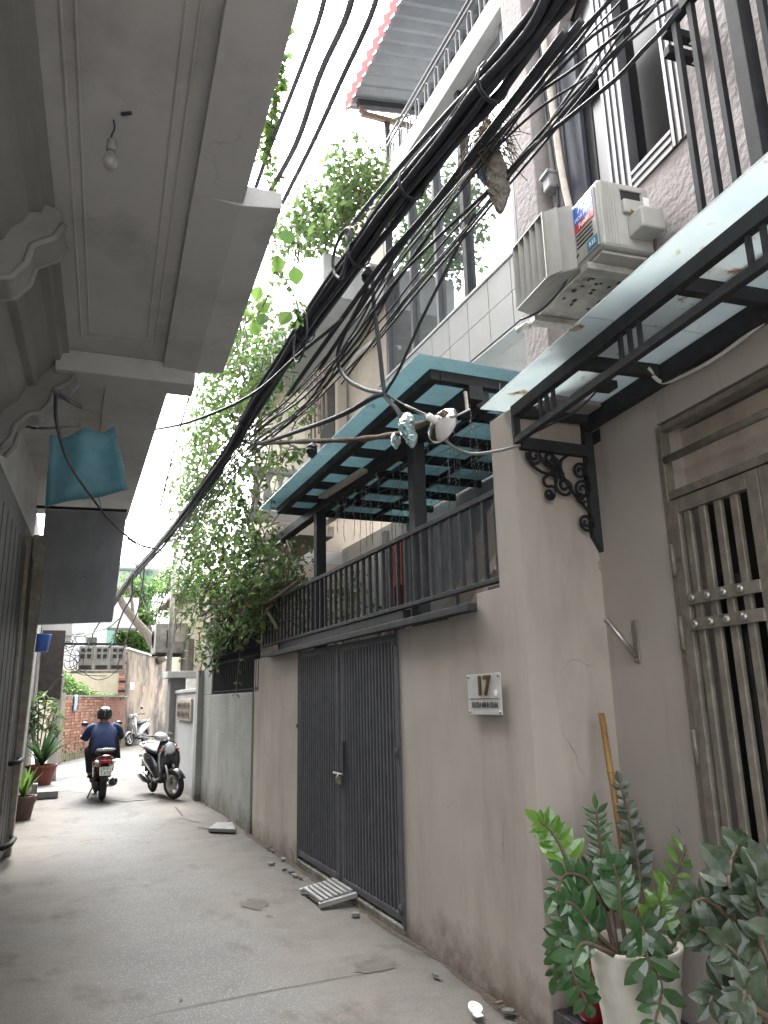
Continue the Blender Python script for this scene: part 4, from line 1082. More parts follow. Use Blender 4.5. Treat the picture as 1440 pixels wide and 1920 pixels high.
# ================================================================== WHITE GATE WALL past the grey wall
wg = thing('white_gate_wall', 'low white wall with a vent block and stone pillar past the grey wall', 'wall', (2.2, 14.5, 0))
MB().box((2.06, 12.56, -0.05), (2.22, 12.80, 2.0)).build('grey_post', 'grey_render', wg, bevel=0.004)
MB().box((2.10, 12.82, -0.05), (2.25, 15.35, 1.66)).build('wall_panel', 'white_render', wg, bevel=0.006)
MB().box((2.07, 12.82, 1.662), (2.28, 15.35, 1.72)).build('coping', 'white_render', wg, bevel=0.006)
MB().box((2.06, 13.25, 1.18), (2.098, 14.85, 1.55)).build('vent_frame', 'cream_render', wg, bevel=0.006)
for i in range(7):
    for k in range(2):
        MB().lathe([(0.07, 0), (0.07, 0.012), (0.04, 0.012), (0.04, 0)], (2.045, 13.42 + 0.21 * i, 1.29 + 0.15 * k), 10, 'X').build('vent_hole', 'mortar', wg)
MB().box((1.98, 15.36, -0.05), (2.28, 15.75, 1.96)).build('pillar', 'concrete', wg, bevel=0.02)
MB().box((1.90, 15.2, 1.962), (2.9, 15.95, 2.09)).build('pillar_cap', 'white_render', wg, bevel=0.01)
ch = thing('cream_building', 'cream upper building with wall mounted air conditioners behind the stone pillar', 'building', (2.6, 17, 2.1))
MB().box((2.50, 13.0, 2.0), (5.5, 13.2, 3.4)).build('front_wall', 'cream_render', ch)
MB().box((2.45, 15.6, 2.10), (5.0, 19.5, 3.75)).build('side_wall', 'cream_render', ch)
MB().box((2.33, 15.61, 2.1), (2.448, 16.6, 2.75)).build('timber_panel', 'bark', ch)
MB().bar((2.1, 17.4, 3.75), (2.9, 17.4, 3.95), 3.9, 0.04).build('eave', 'roof_brown', ch)
for (p, lb_) in (((1.927,16.800,2.868), 'grey outdoor air conditioner mounted high left of the thin steel pole'), ((2.174,16.300,2.830), 'grey outdoor air conditioner just right of the thin steel pole')):
    x, y, z = p
    a = thing('air_conditioner', lb_, 'air conditioner', (x, y, z - 0.3))
    MB().box((x - 0.12, y - 0.05, z - 0.33), (x + 0.26, y + 0.75, z + 0.30)).build('casing', 'meter_grey', a, bevel=0.015)
    MB().lathe([(0.2, 0), (0.2, 0.012), (0.16, 0.012), (0.16, 0.0)], (x - 0.135, y + 0.4, z), 16, 'X').build('fan_guard', 'dark_steel', a)
    MB().box((x - 0.02, y - 0.06, z - 0.1), (x + 0.18, y - 0.051, z + 0.2)).build('side_cover', 'steel_tray', a)
    MB().box((x - 0.1, y - 0.03, z - 0.37), (x + 0.45, y + 0.0, z - 0.33)).box((x - 0.1, y + 0.66, z - 0.37), (x + 0.45, y + 0.7, z - 0.33)).build('bracket', 'dark_steel', a)
tag(MB().tube([(1.957,15.500,2.001), (1.962,15.500,3.244), (1.989,15.500,4.788)], 0.055, 10, r1=0.045).build('steel_pole', 'meter_grey', smooth=True), 'thin grey steel pole rising from the stone pillar', 'pole')

# ================================================================== BRICK WALL at the bend
bw = thing('brick_wall', 'weathered red brick wall at the bend behind the rider', 'wall', (0, 22.4, 0), rz=0)
A, B = Vector((0.02, 22.4, 0)), Vector((2.25, 29.2, 0))
d = (B - A).normalized(); nrm = Vector((d.y, -d.x, 0)); ang = math.atan2(d.y, d.x)
Lw = (B - A).length; Hb = 1.72
core = MB(); core.bar(A + Vector((0, 0, Hb / 2)) - nrm * 0.11, B + Vector((0, 0, Hb / 2)) - nrm * 0.11, 0.19, Hb)
core.build('mortar_core', 'mortar', bw)
o0 = Vector(bw.location); bk = None; cnt = 0; rs = random.Random(9)
meshes = []
bl_, bh = 0.26, 0.086
stuff = MB()
rows = int(Hb / bh)
cand = []
for r_ in range(rows):
    off = (r_ % 2) * bl_ / 2
    k = 0
    while True:
        s0 = k * bl_ + off - (bl_ / 2 if r_ % 2 else 0)
        if s0 + bl_ > Lw: break
        cand.append((s0, r_)); k += 1
cand.sort(key=lambda q: q[0])
for vi, mt in enumerate(('brick', 'brick', 'brick_pale')):
    mm = MB().box((0.007, -0.06, 0.007), (bl_ - 0.009, 0.014 + 0.005 * vi, bh - 0.010)).build('brick', mt)
    meshes.append(mm.data); bpy.data.objects.remove(mm)
for s0, r_ in cand:
    dep = rs.uniform(-0.008, 0.006)
    p = A + d * (s0 + rs.uniform(-0.003, 0.003)) + Vector((0, 0, r_ * bh)) + nrm * dep
    me = rs.choice(meshes)
    if r_ * bh < 0.35 and rs.random() < 0.35: continue
    if cnt < 300 and r_ * bh > 0.2:
        # local x along the wall, local y pointing out of it towards the alley
        inst('brick', me, bw, p - o0, (0, 0, ang + math.pi) if False else (0, 0, ang), (1, -1, 1)); cnt += 1
    else:
        q = [p + d * a + nrm * b + Vector((0, 0, c)) for (a, b, c) in ((0.004, -0.06, 0.004), (bl_ - 0.008, -0.06, 0.004), (bl_ - 0.008, 0.012, 0.004), (0.004, 0.012, 0.004), (0.004, -0.06, bh - 0.008), (bl_ - 0.008, -0.06, bh - 0.008), (bl_ - 0.008, 0.012, bh - 0.008), (0.004, 0.012, bh - 0.008))]
        stuff.add(q, [(0, 3, 2, 1), (4, 5, 6, 7), (0, 1, 5, 4), (1, 2, 6, 5), (2, 3, 7, 6), (3, 0, 4, 7)])
stuff.build('brickwork', 'brick', bw, kind='stuff')
m = MB(); ms_ = MB()
for i in range(46):
    s0 = Lw * i / 45
    p = A + d * s0 + nrm * rs.uniform(0.0, 0.02)
    ms_.obox(p + Vector((0, 0, rs.uniform(0.02, 0.14))), (0.2, 0.06, rs.uniform(0.15, 0.4)), Matrix.Rotation(ang, 3, 'Z'))
ms_.build('mossy_render', 'moss', bw)
MB().bar(A + Vector((0, 0, Hb + 0.02)) - nrm * 0.1, B + Vector((0, 0, Hb + 0.02)) - nrm * 0.1, 0.28, 0.05).build('coping', 'concrete', bw)
MB().bar(A + Vector((0.02, -0.12, 0)), A + Vector((0.02, -0.12, Hb + 0.1)), 0.2, 0.24).build('end_pier', 'mortar', bw)
# blue cloth on the wall
cl = MB(); rings = []
cpos = A + d * 1.15
for i in range(7):
    z = Hb + 0.05 - 0.075 * i; w = 0.20 - 0.012 * i
    rings.append((z, w))
pts = []; fs = []
for i, (z, w) in enumerate(rings):
    for j in range(7):
        t = j / 6 - 0.5
        q = cpos + d * (t * w * 2 * 0.7) + nrm * (0.05 + 0.015 * math.sin(j * 2.1 + i * 0.7)) + Vector((0, 0, z))
        pts.append(q)
for i in range(6):
    for j in range(6):
        a = i * 7 + j; fs.append((a, a + 1, a + 8, a + 7))
o = cl.add(pts, fs).build('blue_cloth', 'cloth_blue', smooth=True)
sm = o.modifiers.new('Solidify', 'SOLIDIFY'); sm.thickness = 0.01
tag(o, 'light blue cloth hanging over the top of the brick wall', 'cloth')

# ================================================================== STAINED WALL beyond
st = thing('stained_wall', 'tall plaster wall with black damp stains behind the silver scooter', 'wall', (2.3, 29.5, 0))
C0, C1 = Vector((2.15, 28.9, 0)), Vector((5.6, 38.5, 0))
dd = (C1 - C0).normalized(); n2 = Vector((dd.y, -dd.x, 0))
MB().prism([C0 + Vector((0, 0, -0.1)), C1 + Vector((0, 0, -0.1)), C1 + Vector((0, 0, 3.25)), C0 + Vector((0, 0, 3.42))], -n2 * 0.25).build('plaster_wall', 'stained_render', st, bevel=0.02)
MB().bar(C0 + Vector((0, 0, 3.45)) - n2 * 0.12, C1 + Vector((0, 0, 3.28)) - n2 * 0.12, 0.34, 0.07).build('coping', 'white_render', st)
for i in range(40):
    z = 0.1 + i * 0.083
    if i % 2: MB().obox(C0 - dd * 0.055 + Vector((0, 0, z)) - n2 * 0.11, (0.11, 0.22, 0.07), Matrix.Rotation(math.atan2(dd.y, dd.x), 3, 'Z')).build('brick', 'brick', st)
    elif i % 4 == 0: MB().obox(C0 - dd * 0.06 + Vector((0, 0, z)) - n2 * 0.11, (0.12, 0.2, 0.075), Matrix.Rotation(math.atan2(dd.y, dd.x), 3, 'Z')).build('brick', 'brick_pale', st)
for k, (s0, z) in enumerate(((0.9, 2.12), (2.6, 2.02), (4.6, 2.0))):
    p = C0 + dd * s0 + n2 * 0.006 + Vector((0, 0, z))
    MB().obox(p, (0.5 - 0.06 * k, 0.008, 0.26 - 0.02 * k), Matrix.Rotation(math.atan2(dd.y, dd.x), 3, 'Z')).build('notice', 'label_white' if k == 0 else 'brick_pale', st)
tag(MB().box((-0.6, 29.0, 0), (2.0, 29.3, 2.75)).build('yellow_wall', 'cream_render'), 'yellowed garden wall seen above the brick wall', 'wall')

# ================================================================== FAR BUILDINGS
fb = thing('far_white_building', 'tall pale building far down the alley behind the meter boxes', 'building', (0.5, 36, 0))
MB().box((-3, 36, 0), (1.75, 44, 6.6)).build('wall', 'white_render', fb)
MB().box((0.9, 35.97, 3.4), (1.35, 35.999, 4.4)).build('window', 'glass_tinted', fb)
MB().box((0.86, 35.95, 3.3), (1.4, 35.969, 3.36)).build('sill', 'white_render', fb)
MB().box((1.76, 36.5, 4.9), (3.1, 38, 6.3)).build('bay', 'white_render', fb)
fg = thing('far_green_building', 'far mint green balcony block above the tree', 'building', (2.6, 46, 0))
MB().box((1.6, 46, 0), (4.6, 50, 9.2)).build('wall', 'paint_mint', fg)
MB().box((2.4, 45.95, 7.9), (3.9, 45.999, 9.1)).build('window', 'glass_tinted', fg)
MB().box((2.2, 45.6, 7.3), (4.4, 45.94, 7.6)).build('balcony', 'paint_mint', fg)
MB().box((1.4, 45.3, 9.2), (5.0, 50, 9.5)).build('roof', 'white_render', fg)
fk = thing('far_hut', 'dark eaved roof and grey gable beside the thin steel pole', 'building', (3.8, 26, 0))
MB().box((3.6, 24, 0), (7, 29, 3.6)).build('wall', 'meter_grey', fk)
MB().bar((3.1, 26.5, 3.75), (5.5, 26.5, 4.6), 6, 0.08).build('roof', 'roof_brown', fk)

# ================================================================== METER BOXES
mx = thing('meter_box_cluster', 'cluster of grey electricity meter boxes hanging across the alley', 'meter boxes', (0.8, 20, 2.2))
for i in range(3):
    x = 0.36 + 0.37 * i
    c = MB().box((x, 20.0, 2.32), (x + 0.33, 20.22, 2.90)).build('meter_box', 'meter_grey', mx, bevel=0.012)
    for k in range(2):
        MB().box((x + 0.05 + 0.14 * k, 19.985, 2.60), (x + 0.14 + 0.14 * k, 19.999, 2.70)).build('meter_window', 'interior_dark', c)
        MB().box((x + 0.05 + 0.14 * k, 19.985, 2.76), (x + 0.14 + 0.14 * k, 19.999, 2.84)).build('meter_window', 'interior_dark', c)
    MB().box((x + 0.03, 19.988, 2.34), (x + 0.30, 19.999, 2.43)).build('cable_port', 'interior_dark', c)
    MB().box((x + 0.335, 19.97, 2.28), (x + 0.362, 20.0, 2.93)).build('strap', 'meter_grey', mx)
MB().box((0.2, 20.05, 2.24), (1.5, 20.15, 2.30)).build('carrier_bar', 'meter_grey', mx)
MB().box((-0.3, 20.05, 2.93), (1.6, 20.15, 2.98)).build('carrier_bar', 'black_iron', mx)

# ================================================================== LEFT HOUSE (frame L: x out over the alley, y along it)
lh = thing('left_house', 'grey house with panelled balcony soffit and plaster cornice on the left', 'house', (0, 3, 0), L)
SZ = 3.9
MB().box((-0.3, 0.4, -0.05), (0.0, 9.35, 3.35)).build('wall', 'ribbed_door', lh, L)
MB().box((-0.3, 0.4, 3.3), (-0.02, 9.4, SZ + 0.3)).build('upper_wall', 'soffit_paint', lh, L)
# balcony soffit slab and thicker far half of its edge
MB().box((-0.3, 0.4, SZ), (1.37, 5.35, SZ + 0.14)).build('balcony_slab', 'soffit_paint', lh, L)
MB().prism([(1.13, 3.22, SZ - 0.045), (1.36, 3.22, SZ - 0.06), (1.56, 3.22, SZ - 0.03), (1.56, 3.22, SZ + 0.06), (1.13, 3.22, SZ + 0.06)], (0, 2.02, 0)).build('balcony_beam', 'soffit_paint', lh, L, bevel=0.004)
MB().box((1.13, 0.4, SZ - 0.05), (1.37, 3.218, SZ - 0.002)).build('edge_band', 'soffit_paint', lh, L, bevel=0.004)
MB().box((0.42, 5.22, SZ - 0.16), (1.36, 5.45, SZ - 0.002)).build('end_beam', 'soffit_paint', lh, L, bevel=0.006)
# panel mouldings on the soffit
for (x0, x1, y0, y1) in ((0.58, 1.06, 0.5, 4.98), (0.63, 1.01, 0.55, 4.90)):
    m = MB(); t = 0.012; zz = SZ - 0.008
    m.box((x0, y0, zz), (x0 + t, y1, SZ - 0.001)).box((x1 - t, y0, zz), (x1, y1, SZ - 0.001)).box((x0 + t, y1 - t, zz), (x1 - t, y1, SZ - 0.001))
    m.build('panel_moulding', 'soffit_paint', lh, L, bevel=0.004)
# cornice profile along the wall head
prof = [(0.0, 3.30), (0.05, 3.30), (0.06, 3.36), (0.10, 3.38), (0.13, 3.44), (0.20, 3.50), (0.24, 3.58), (0.25, 3.62), (0.30, 3.63), (0.33, 3.70), (0.38, 3.75), (0.40, 3.80), (0.45, 3.81), (0.46, 3.86), (0.50, 3.87), (0.50, 3.899), (0.0, 3.899)]
MB().prism([(x, 0.4, z) for x, z in prof], (0, 5.15, 0)).build('cornice', 'cornice_dark', lh, L, bevel=0.003)
# scroll corbels
def corbel(yc_):
    c = [(0.0, 3.12), (0.10, 3.14), (0.16, 3.22), (0.18, 3.32), (0.26, 3.40), (0.34, 3.42), (0.40, 3.50), (0.42, 3.60), (0.52, 3.66), (0.56, 3.74), (0.54, 3.84), (0.47, 3.868), (0.0, 3.868)]
    MB().prism([(x, yc_ - 0.09, z) for x, z in c], (0, 0.18, 0)).build('corbel', 'cornice_dark', lh, L, bevel=0.012)
    for s in (-1, 1):
        MB().tube([(0.04 + x * 0.92, yc_ + s * 0.095, z + 0.02) for x, z in c[1:10]], 0.018, 8).build('corbel_scroll', 'cornice_dark', lh, L, smooth=True)
corbel(3.62); corbel(5.38)
# upper storey set back above the balcony
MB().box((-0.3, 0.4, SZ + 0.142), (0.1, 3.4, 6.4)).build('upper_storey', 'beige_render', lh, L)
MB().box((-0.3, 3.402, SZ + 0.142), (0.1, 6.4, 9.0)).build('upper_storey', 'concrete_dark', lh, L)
for i in range(14):
    y = 3.3 + 0.145 * i
    MB().box((1.30, y, SZ + 0.20), (1.315, y + 0.015, SZ + 0.95)).build('balcony_bar', 'aluminium', lh, L)
MB().box((1.29, 3.2, SZ + 0.952), (1.325, 5.25, SZ + 0.985)).build('balcony_rail', 'aluminium', lh, L)
MB().box((0.101, 3.9, SZ + 0.2), (0.12, 4.8, SZ + 2.3)).build('balcony_door', 'wood_dark', lh, L)
# dark shutter door panels below
for i in range(24):
    y = 2.0 + 0.3 * i
    MB().box((0.001, y + 0.02, 0.05), (0.022, y + 0.28, 3.1)).build('shutter_slat', 'ribbed_door', lh, L, bevel=0.004)
MB().prism([(0.0, 9.2, -0.05), (0.06, 9.2, -0.05), (0.14, 9.2, 3.4), (0.0, 9.2, 3.4)], (0, 0.14, 0)).build('corner_post', 'raw_steel', lh, L, bevel=0.006)
MB().prism([(0.0, 8.35, 0.0), (0.03, 8.35, 0.0), (0.06, 8.35, 3.2), (0.0, 8.35, 3.2)], (0, 0.05, 0)).build('door_strip', 'raw_steel', lh, L)
for z in (0.18, 0.95):
    MB().tube([(0.05, 8.5, z), (0.10, 8.75, z), (0.10, 9.05, z), (0.06, 9.18, z)], 0.025, 8).build('latch_ring', 'black_iron', lh, L, smooth=True)

# bare bulb on the soffit
bu = thing('light_bulb', 'bare light bulb hanging by a short flex from the left soffit', 'light bulb', (0.772,2.915,3.900), L)
bx_, by_ = 0.80, 2.80
bq = Vector((0.768,2.907,3.900)); bx_, by_ = bq.x, bq.y
MB().tube(curve_pts([(bx_, by_, SZ), (bx_ + 0.006, by_, SZ - 0.04), (bx_ - 0.006, by_ + 0.01, SZ - 0.08), (bx_, by_, SZ - 0.10)], 5), 0.004, 6).build('flex', 'cable_black', bu, L)
MB().lathe([(0.012, -0.10), (0.020, -0.105), (0.022, -0.15), (0.017, -0.155)][::-1], (bx_, by_, SZ), 14, capb=True).build('socket', 'socket', bu, L, smooth=True)
MB().lathe([(0.004, -0.245), (0.018, -0.24), (0.030, -0.222), (0.033, -0.205), (0.028, -0.185), (0.019, -0.168), (0.015, -0.156)], (bx_, by_, SZ), 16).build('bulb', 'bulb_glass', bu, L, smooth=True)
tag(MB().bar((bx_ + 0.03, by_ - 0.05, SZ - 0.005), (bx_ + 0.07, by_ - 0.07, SZ - 0.005), 0.012, 0.008).build('ceiling_clip', 'cable_black', M=L), 'tiny dark clip on the left soffit near the bulb', 'clip')

# second slab of the next house along
nl = thing('next_left_house', 'plain pale overhang of the next house on the left', 'house', (-0.5, 8, 0))
MB().prism([(-0.75, 5.62, 3.98), (0.63, 5.62, 3.98), (0.72, 11.2, 4.12), (-0.75, 11.2, 4.12)], (0, 0, 0.16)).build('overhang', 'soffit_paint', nl)
MB().box((-0.9, 9.45, -0.05), (-0.48, 19.5, 4.1)).build('side_wall', 'concrete_dark', nl)
MB().box((-0.8, 5.6, 4.14), (0.15, 11.2, 6.0)).build('upper_wall', 'white_render', nl)
MB().prism([(0.15, 5.62, 3.955), (0.33, 5.62, 3.955), (0.40, 11.2, 4.09), (0.2, 11.2, 4.09)], (0, 0, 0.03)).build('soffit_rib', 'soffit_paint', nl)
MB().box((-0.46, 18.0, 3.0), (0.15, 20.5, 3.3)).build('far_canopy', 'white_render', nl)

# hanging sign board (seen from its faded side)
sg = thing('hanging_sign', 'large faded dark sign board projecting from the left wall', 'sign', (-0.3, 9.4, 2.4))
MB().prism([(-0.32, 9.4, 2.40), (0.51, 9.4, 2.45), (0.60, 9.4, 3.79), (-0.32, 9.4, 3.76)], (0, 0.12, 0)).build('board', 'sign_back', sg, bevel=0.006)
TS = Matrix(((1, 0, 0, 0), (0, 0, -1, 0), (0, 1, 0, 0), (0, 0, 0, 1)))
text_mesh('BÚN M', 0.28, 'sign_faded', 'lettering', sg, Matrix.Translation((0.10, 9.396, 3.38)) @ TS, 0.002, sx=0.75)
text_mesh('NGAN', 0.22, 'sign_faded', 'lettering', sg, Matrix.Translation((0.10, 9.396, 2.98)) @ TS, 0.002, sx=0.8)
MB().bar((-0.45, 9.45, 3.79), (0.6, 9.45, 3.82), 0.03, 0.03).build('hanger_bar', 'black_iron', sg)
# teal tarp above the sign
tp = MB(); pts = []; fs = []
corners = [Vector((-0.232,6.300,3.569)), Vector((0.262,6.300,3.712)), Vector((0.392,6.300,3.173)), Vector((-0.217,6.300,2.989))]
nx_, nz_ = 14, 10
for j in range(nz_ + 1):
    for i in range(nx_ + 1):
        u, v = i / nx_, j / nz_
        a = corners[0].lerp(corners[1], u); b = corners[3].lerp(corners[2], u)
        p = a.lerp(b, v)
        p.y += 0.035 * math.sin(u * 9 + v * 2) + 0.03 * math.sin(v * 7)
        p.z += 0.05 + 0.02 * math.cos(u * 12) * (1 - v)
        pts.append(p)
for j in range(nz_):
    for i in range(nx_):
        a = j * (nx_ + 1) + i; fs.append((a, a + 1, a + nx_ + 2, a + nx_ + 1))
o = tp.add(pts, fs).build('teal_tarp', 'tarp_teal', smooth=True)
sm = o.modifiers.new('Solidify', 'SOLIDIFY'); sm.thickness = 0.012
tag(o, 'teal plastic sheet hung above the faded sign board', 'tarp')

# left side clutter along the wall
def pot(name, label, cat, mat, base, r0, r1, h, group=None):
    t = thing(name, label, cat, base)
    x, y, z = base
    MB().lathe([(r0, 0), (r1 * 0.97, h * 0.86), (r1 * 1.08, h * 0.87), (r1 * 1.08, h), (r1 * 0.93, h), (r1 * 0.9, h * 0.9)], (x, y, z), 20, capt=False).build('pot', mat, t, smooth=False)
    MB().lathe([(0.01, h * 0.9), (r1 * 0.9, h * 0.9)], (x, y, z), 20, capb=False, capt=False).build('soil', 'soil', t)
    return t
def blades(t, base, n, ln, spread, mat, seed, w=0.03, droop=0.6):
    rs = random.Random(seed); m = MB(); b = Vector(base)
    for i in range(n):
        a = rs.uniform(0, 6.28); tilt = rs.uniform(0.15, spread); l = ln * rs.uniform(0.6, 1.1)
        p = b.copy(); v = Vector((math.cos(a) * tilt, math.sin(a) * tilt, 1)).normalized()
        prev = None
        for k in range(6):
            f = k / 5; ww = w * (0.6 + 0.6 * math.sin(math.pi * min(1, f * 0.9 + 0.1))) * (1 - 0.8 * max(0, f - 0.6) / 0.4)
            sd = v.cross(Vector((0, 0, 1))).normalized() * ww / 2
            cur = (p - sd, p + sd)
            if prev: m.add([prev[0], prev[1], cur[1], cur[0]], [(0, 1, 2, 3)])
            prev = cur
            p = p + v * l / 5; v = (v + Vector((math.cos(a), math.sin(a), -0.6)) * droop * 0.22 * tilt).normalized()
    return m.build('leaves', mat, t)
t = pot('potted_plant', 'leafy plant in a brown clay pot at the foot of the left wall', 'potted plant', 'clay_brown', (-0.36, 11.9, 0), 0.12, 0.17, 0.30)
blades(t, (-0.36, 11.9, 0.28), 16, 0.45, 0.7, 'leaf_bright', 3, 0.05)
t = pot('potted_plant', 'bushy palm in a red terracotta pot on the left side', 'potted plant', 'terracotta', (-0.20, 15.4, 0.12), 0.17, 0.25, 0.34)
blades(t, (-0.20, 15.4, 0.44), 34, 0.85, 0.9, 'leaf_dark', 4, 0.05, 0.9)
bt = thing('broadleaf_shrub', 'tall pale leaved shrub behind the terracotta pot on the left', 'shrub', (-0.3, 16.2, 0))
rs = random.Random(21); m = MB(); st_ = MB()
for i in range(9):
    a = rs.uniform(0, 6.28); top_ = Vector((-0.28 + 0.35 * math.cos(a), 16.3 + 0.5 * math.sin(a), rs.uniform(1.0, 1.75)))
    st_.tube(curve_pts([(-0.3, 16.3, 0.3), ((-0.3 + top_.x) / 2, 16.3, top_.z * 0.6), top_], 4), 0.012, 5)
    for k in range(20):
        aa = rs.uniform(0, 6.28)
        m.leaf(top_ + Vector((rs.uniform(-.1, .1), rs.uniform(-.1, .1), rs.uniform(-.45, .1))), (math.cos(aa), math.sin(aa), rs.uniform(-0.6, 0.2)), (0, 0, 1), rs.uniform(0.14, 0.26), 0.07, 0.3)
st_.build('stem', 'twig', bt); m.build('leaves', 'leaf_vine', bt)
tb = thing('slab_step', 'flat concrete slab step beside the terracotta pot', 'step', (0.0, 14.9, 0))
MB().box((-0.30, 14.2, 0.0), (0.10, 15.9, 0.115)).build('slab', 'concrete', tb, bevel=0.012)
MB().box((-0.30, 14.0, 0.0), (-0.22, 14.19, 0.26)).build('upstand', 'concrete', tb, bevel=0.008)
tag(MB().box((-0.10, 17.4, 0.0), (0.06, 17.6, 2.2)).build('white_post', 'white_render', bevel=0.01), 'slim white gate post left of the brick wall', 'post')
tag(MB().lathe([(0.11, 0), (0.14, 0.26), (0.15, 0.28), (0.13, 0.28)], (-0.339,13.500,2.349), 16).build('blue_bucket', 'blue_plastic', smooth=True), 'blue plastic bucket hung high on the left wall', 'bucket')
tag(MB().bar((-0.15, 12.2, 1.72), (0.02, 12.0, 1.92), 0.03, 0.03).build('wall_bracket', 'raw_steel'), 'short steel bracket arm sticking out from the left wall', 'bracket')
tag(MB().box((-0.42, 16.9, 1.6), (0.02, 17.3, 3.0)).build('timber_frame', 'wood_dark'), 'dark timber frame on the left wall beneath the pale awning', 'frame')

# ================================================================== OVERHEAD CABLES
def cable(pts, r, label, group=None, mat='cable_black', n=8, seg=6, name='overhead_cable', wob=0.0, seed=0):
    P = curve_pts(pts, n)
    if wob:
        rr = random.Random(seed); ph = [rr.uniform(0, 6.28) for _ in range(4)]
        for i, p in enumerate(P):
            p.z += wob * (math.sin(i * 0.5 + ph[0]) + 0.5 * math.sin(i * 1.3 + ph[1])); p.x += wob * math.sin(i * 0.7 + ph[2])
    o = MB().tube(P, r, seg).build(name, mat, smooth=True)
    return tag(o, label, 'cable', group)
main = [Vector(p) for p in ((1.300,1.316,3.676), (1.300,1.651,3.659), (1.300,2.353,3.746), (1.300,3.549,3.827), (1.300,5.253,3.836), (1.300,7.470,3.786), (1.300,12.097,3.946), (1.250,16.390,4.115), (1.000,21.290,3.858))]  # points here and in other literal tables: image pixels projected onto chosen planes
rs = random.Random(31)
for k in range(13):
    a = rs.uniform(0, 6.28); q = 0.055 * math.sqrt(rs.random())
    ox, oz = q * math.cos(a) * 0.8, q * math.sin(a) * 1.1
    P = []
    for i, p in enumerate(main):
        tight = 1.0 + (0.25 * math.sin(i * 1.7 + k))
        P.append(p + Vector((ox * tight, 0, oz * tight)))
    cable(P, rs.choice([0.014, 0.018, 0.02, 0.010]), 'black cable twisted into the thick main bundle crossing the picture', 'cables of the thick main bundle', wob=0.006, seed=k, n=10)
for k, f in enumerate((1.35, 2.2, 2.75, 3.4, 4.3, 5.2)):   # ties lashed around the bundle
    c = main[int(f)].lerp(main[int(f) + 1], f - int(f)); ax = (main[int(f) + 1] - main[int(f)]).normalized()
    q1 = ax.cross(Vector((0, 0, 1))).normalized(); q2 = q1.cross(ax)
    P = [c + ax * (0.006 * i / 5) + (q1 * math.cos(i * 0.55) * 0.066 + q2 * math.sin(i * 0.55) * 0.078) for i in range(25)]
    tag(MB().tube(P, 0.0045, 5).build('cable_tie', 'cable_black', smooth=True), 'dark wire tie lashed around the thick main bundle', 'cable tie', 'wire ties around the main bundle')
# second, looser group right of the main bundle
sec = [Vector(p) for p in ((1.500,1.279,3.605), (1.500,1.545,3.633), (1.480,2.063,3.674), (1.450,2.948,3.664), (1.420,3.795,3.567), (1.400,4.722,3.553), (1.350,6.414,3.689), (1.300,10.186,3.660))]
for k in range(10):
    P = []
    fan = -0.18 + 0.030 * k
    ph = rs.uniform(0, 6.28)
    for i, p in enumerate(sec):
        w = 1.0 - 0.75 * abs(i - 3) / 5.0 if i > 3 else 1.0
        P.append(p + Vector((0.05 * math.sin(ph + i), 0, fan * w + 0.03 * math.sin(ph * 2 + i * 1.3))))
    cable(P, rs.choice([0.004, 0.005, 0.006, 0.008, 0.011]), 'thin black cable in the loose group right of the main bundle', 'cables of the loose group right of the bundle', wob=0.004, seed=40 + k)
# heavy pair close under the bundle on the right
for k, (a, r) in enumerate(((((1.400,1.610,3.658), (1.400,2.177,3.664), (1.380,2.626,3.642), (1.360,3.077,3.661), (1.330,3.637,3.610), (1.320,4.715,3.579)), 0.016), (((1.420,1.551,3.651), (1.420,1.969,3.673), (1.400,2.358,3.648), (1.380,2.860,3.651), (1.350,3.518,3.553), (1.330,4.029,3.483)), 0.014),
                            (((1.360,1.858,3.816), (1.360,2.303,3.940), (1.340,2.906,4.035), (1.330,3.446,4.114)), 0.013))):
    cable(a, r, ['heavy black cable hanging just under the main bundle', 'medium black cable second under the main bundle', 'black cable lying along the top of the main bundle'][k])
# two thin crossing lines over the window
cable(((1.600,1.297,3.734), (1.600,1.656,3.714), (1.580,2.068,3.634), (1.550,2.540,3.572), (1.520,3.174,3.534), (1.500,4.114,3.437)), 0.006, 'upper of two thin parallel wires crossing in front of the air conditioner column')
cable(((1.620,1.279,3.701), (1.620,1.633,3.653), (1.600,2.063,3.611), (1.570,2.480,3.565), (1.540,3.023,3.517), (1.520,3.623,3.469)), 0.006, 'lower of two thin parallel wires crossing in front of the air conditioner column')
# three cables at the top left of the sky gap
for k, (a, lab) in enumerate(((((0.950,2.701,4.948), (0.950,2.867,4.829), (0.950,3.239,4.813), (0.950,3.874,4.831), (0.950,4.376,4.797)), 'leftmost of the three cables crossing the sky by the left balcony'),
                              (((1.000,2.478,4.721), (1.000,2.622,4.599), (1.000,3.020,4.631), (1.000,3.454,4.553), (1.000,4.127,4.678)), 'middle of the three cables crossing the sky by the left balcony'),
                              (((1.050,2.296,4.540), (1.050,2.454,4.446), (1.050,2.839,4.451), (1.050,3.265,4.453), (1.050,3.914,4.503)), 'rightmost of the three cables crossing the sky by the left balcony'))):
    cable(a, 0.014 + 0.003 * (k % 2), lab)
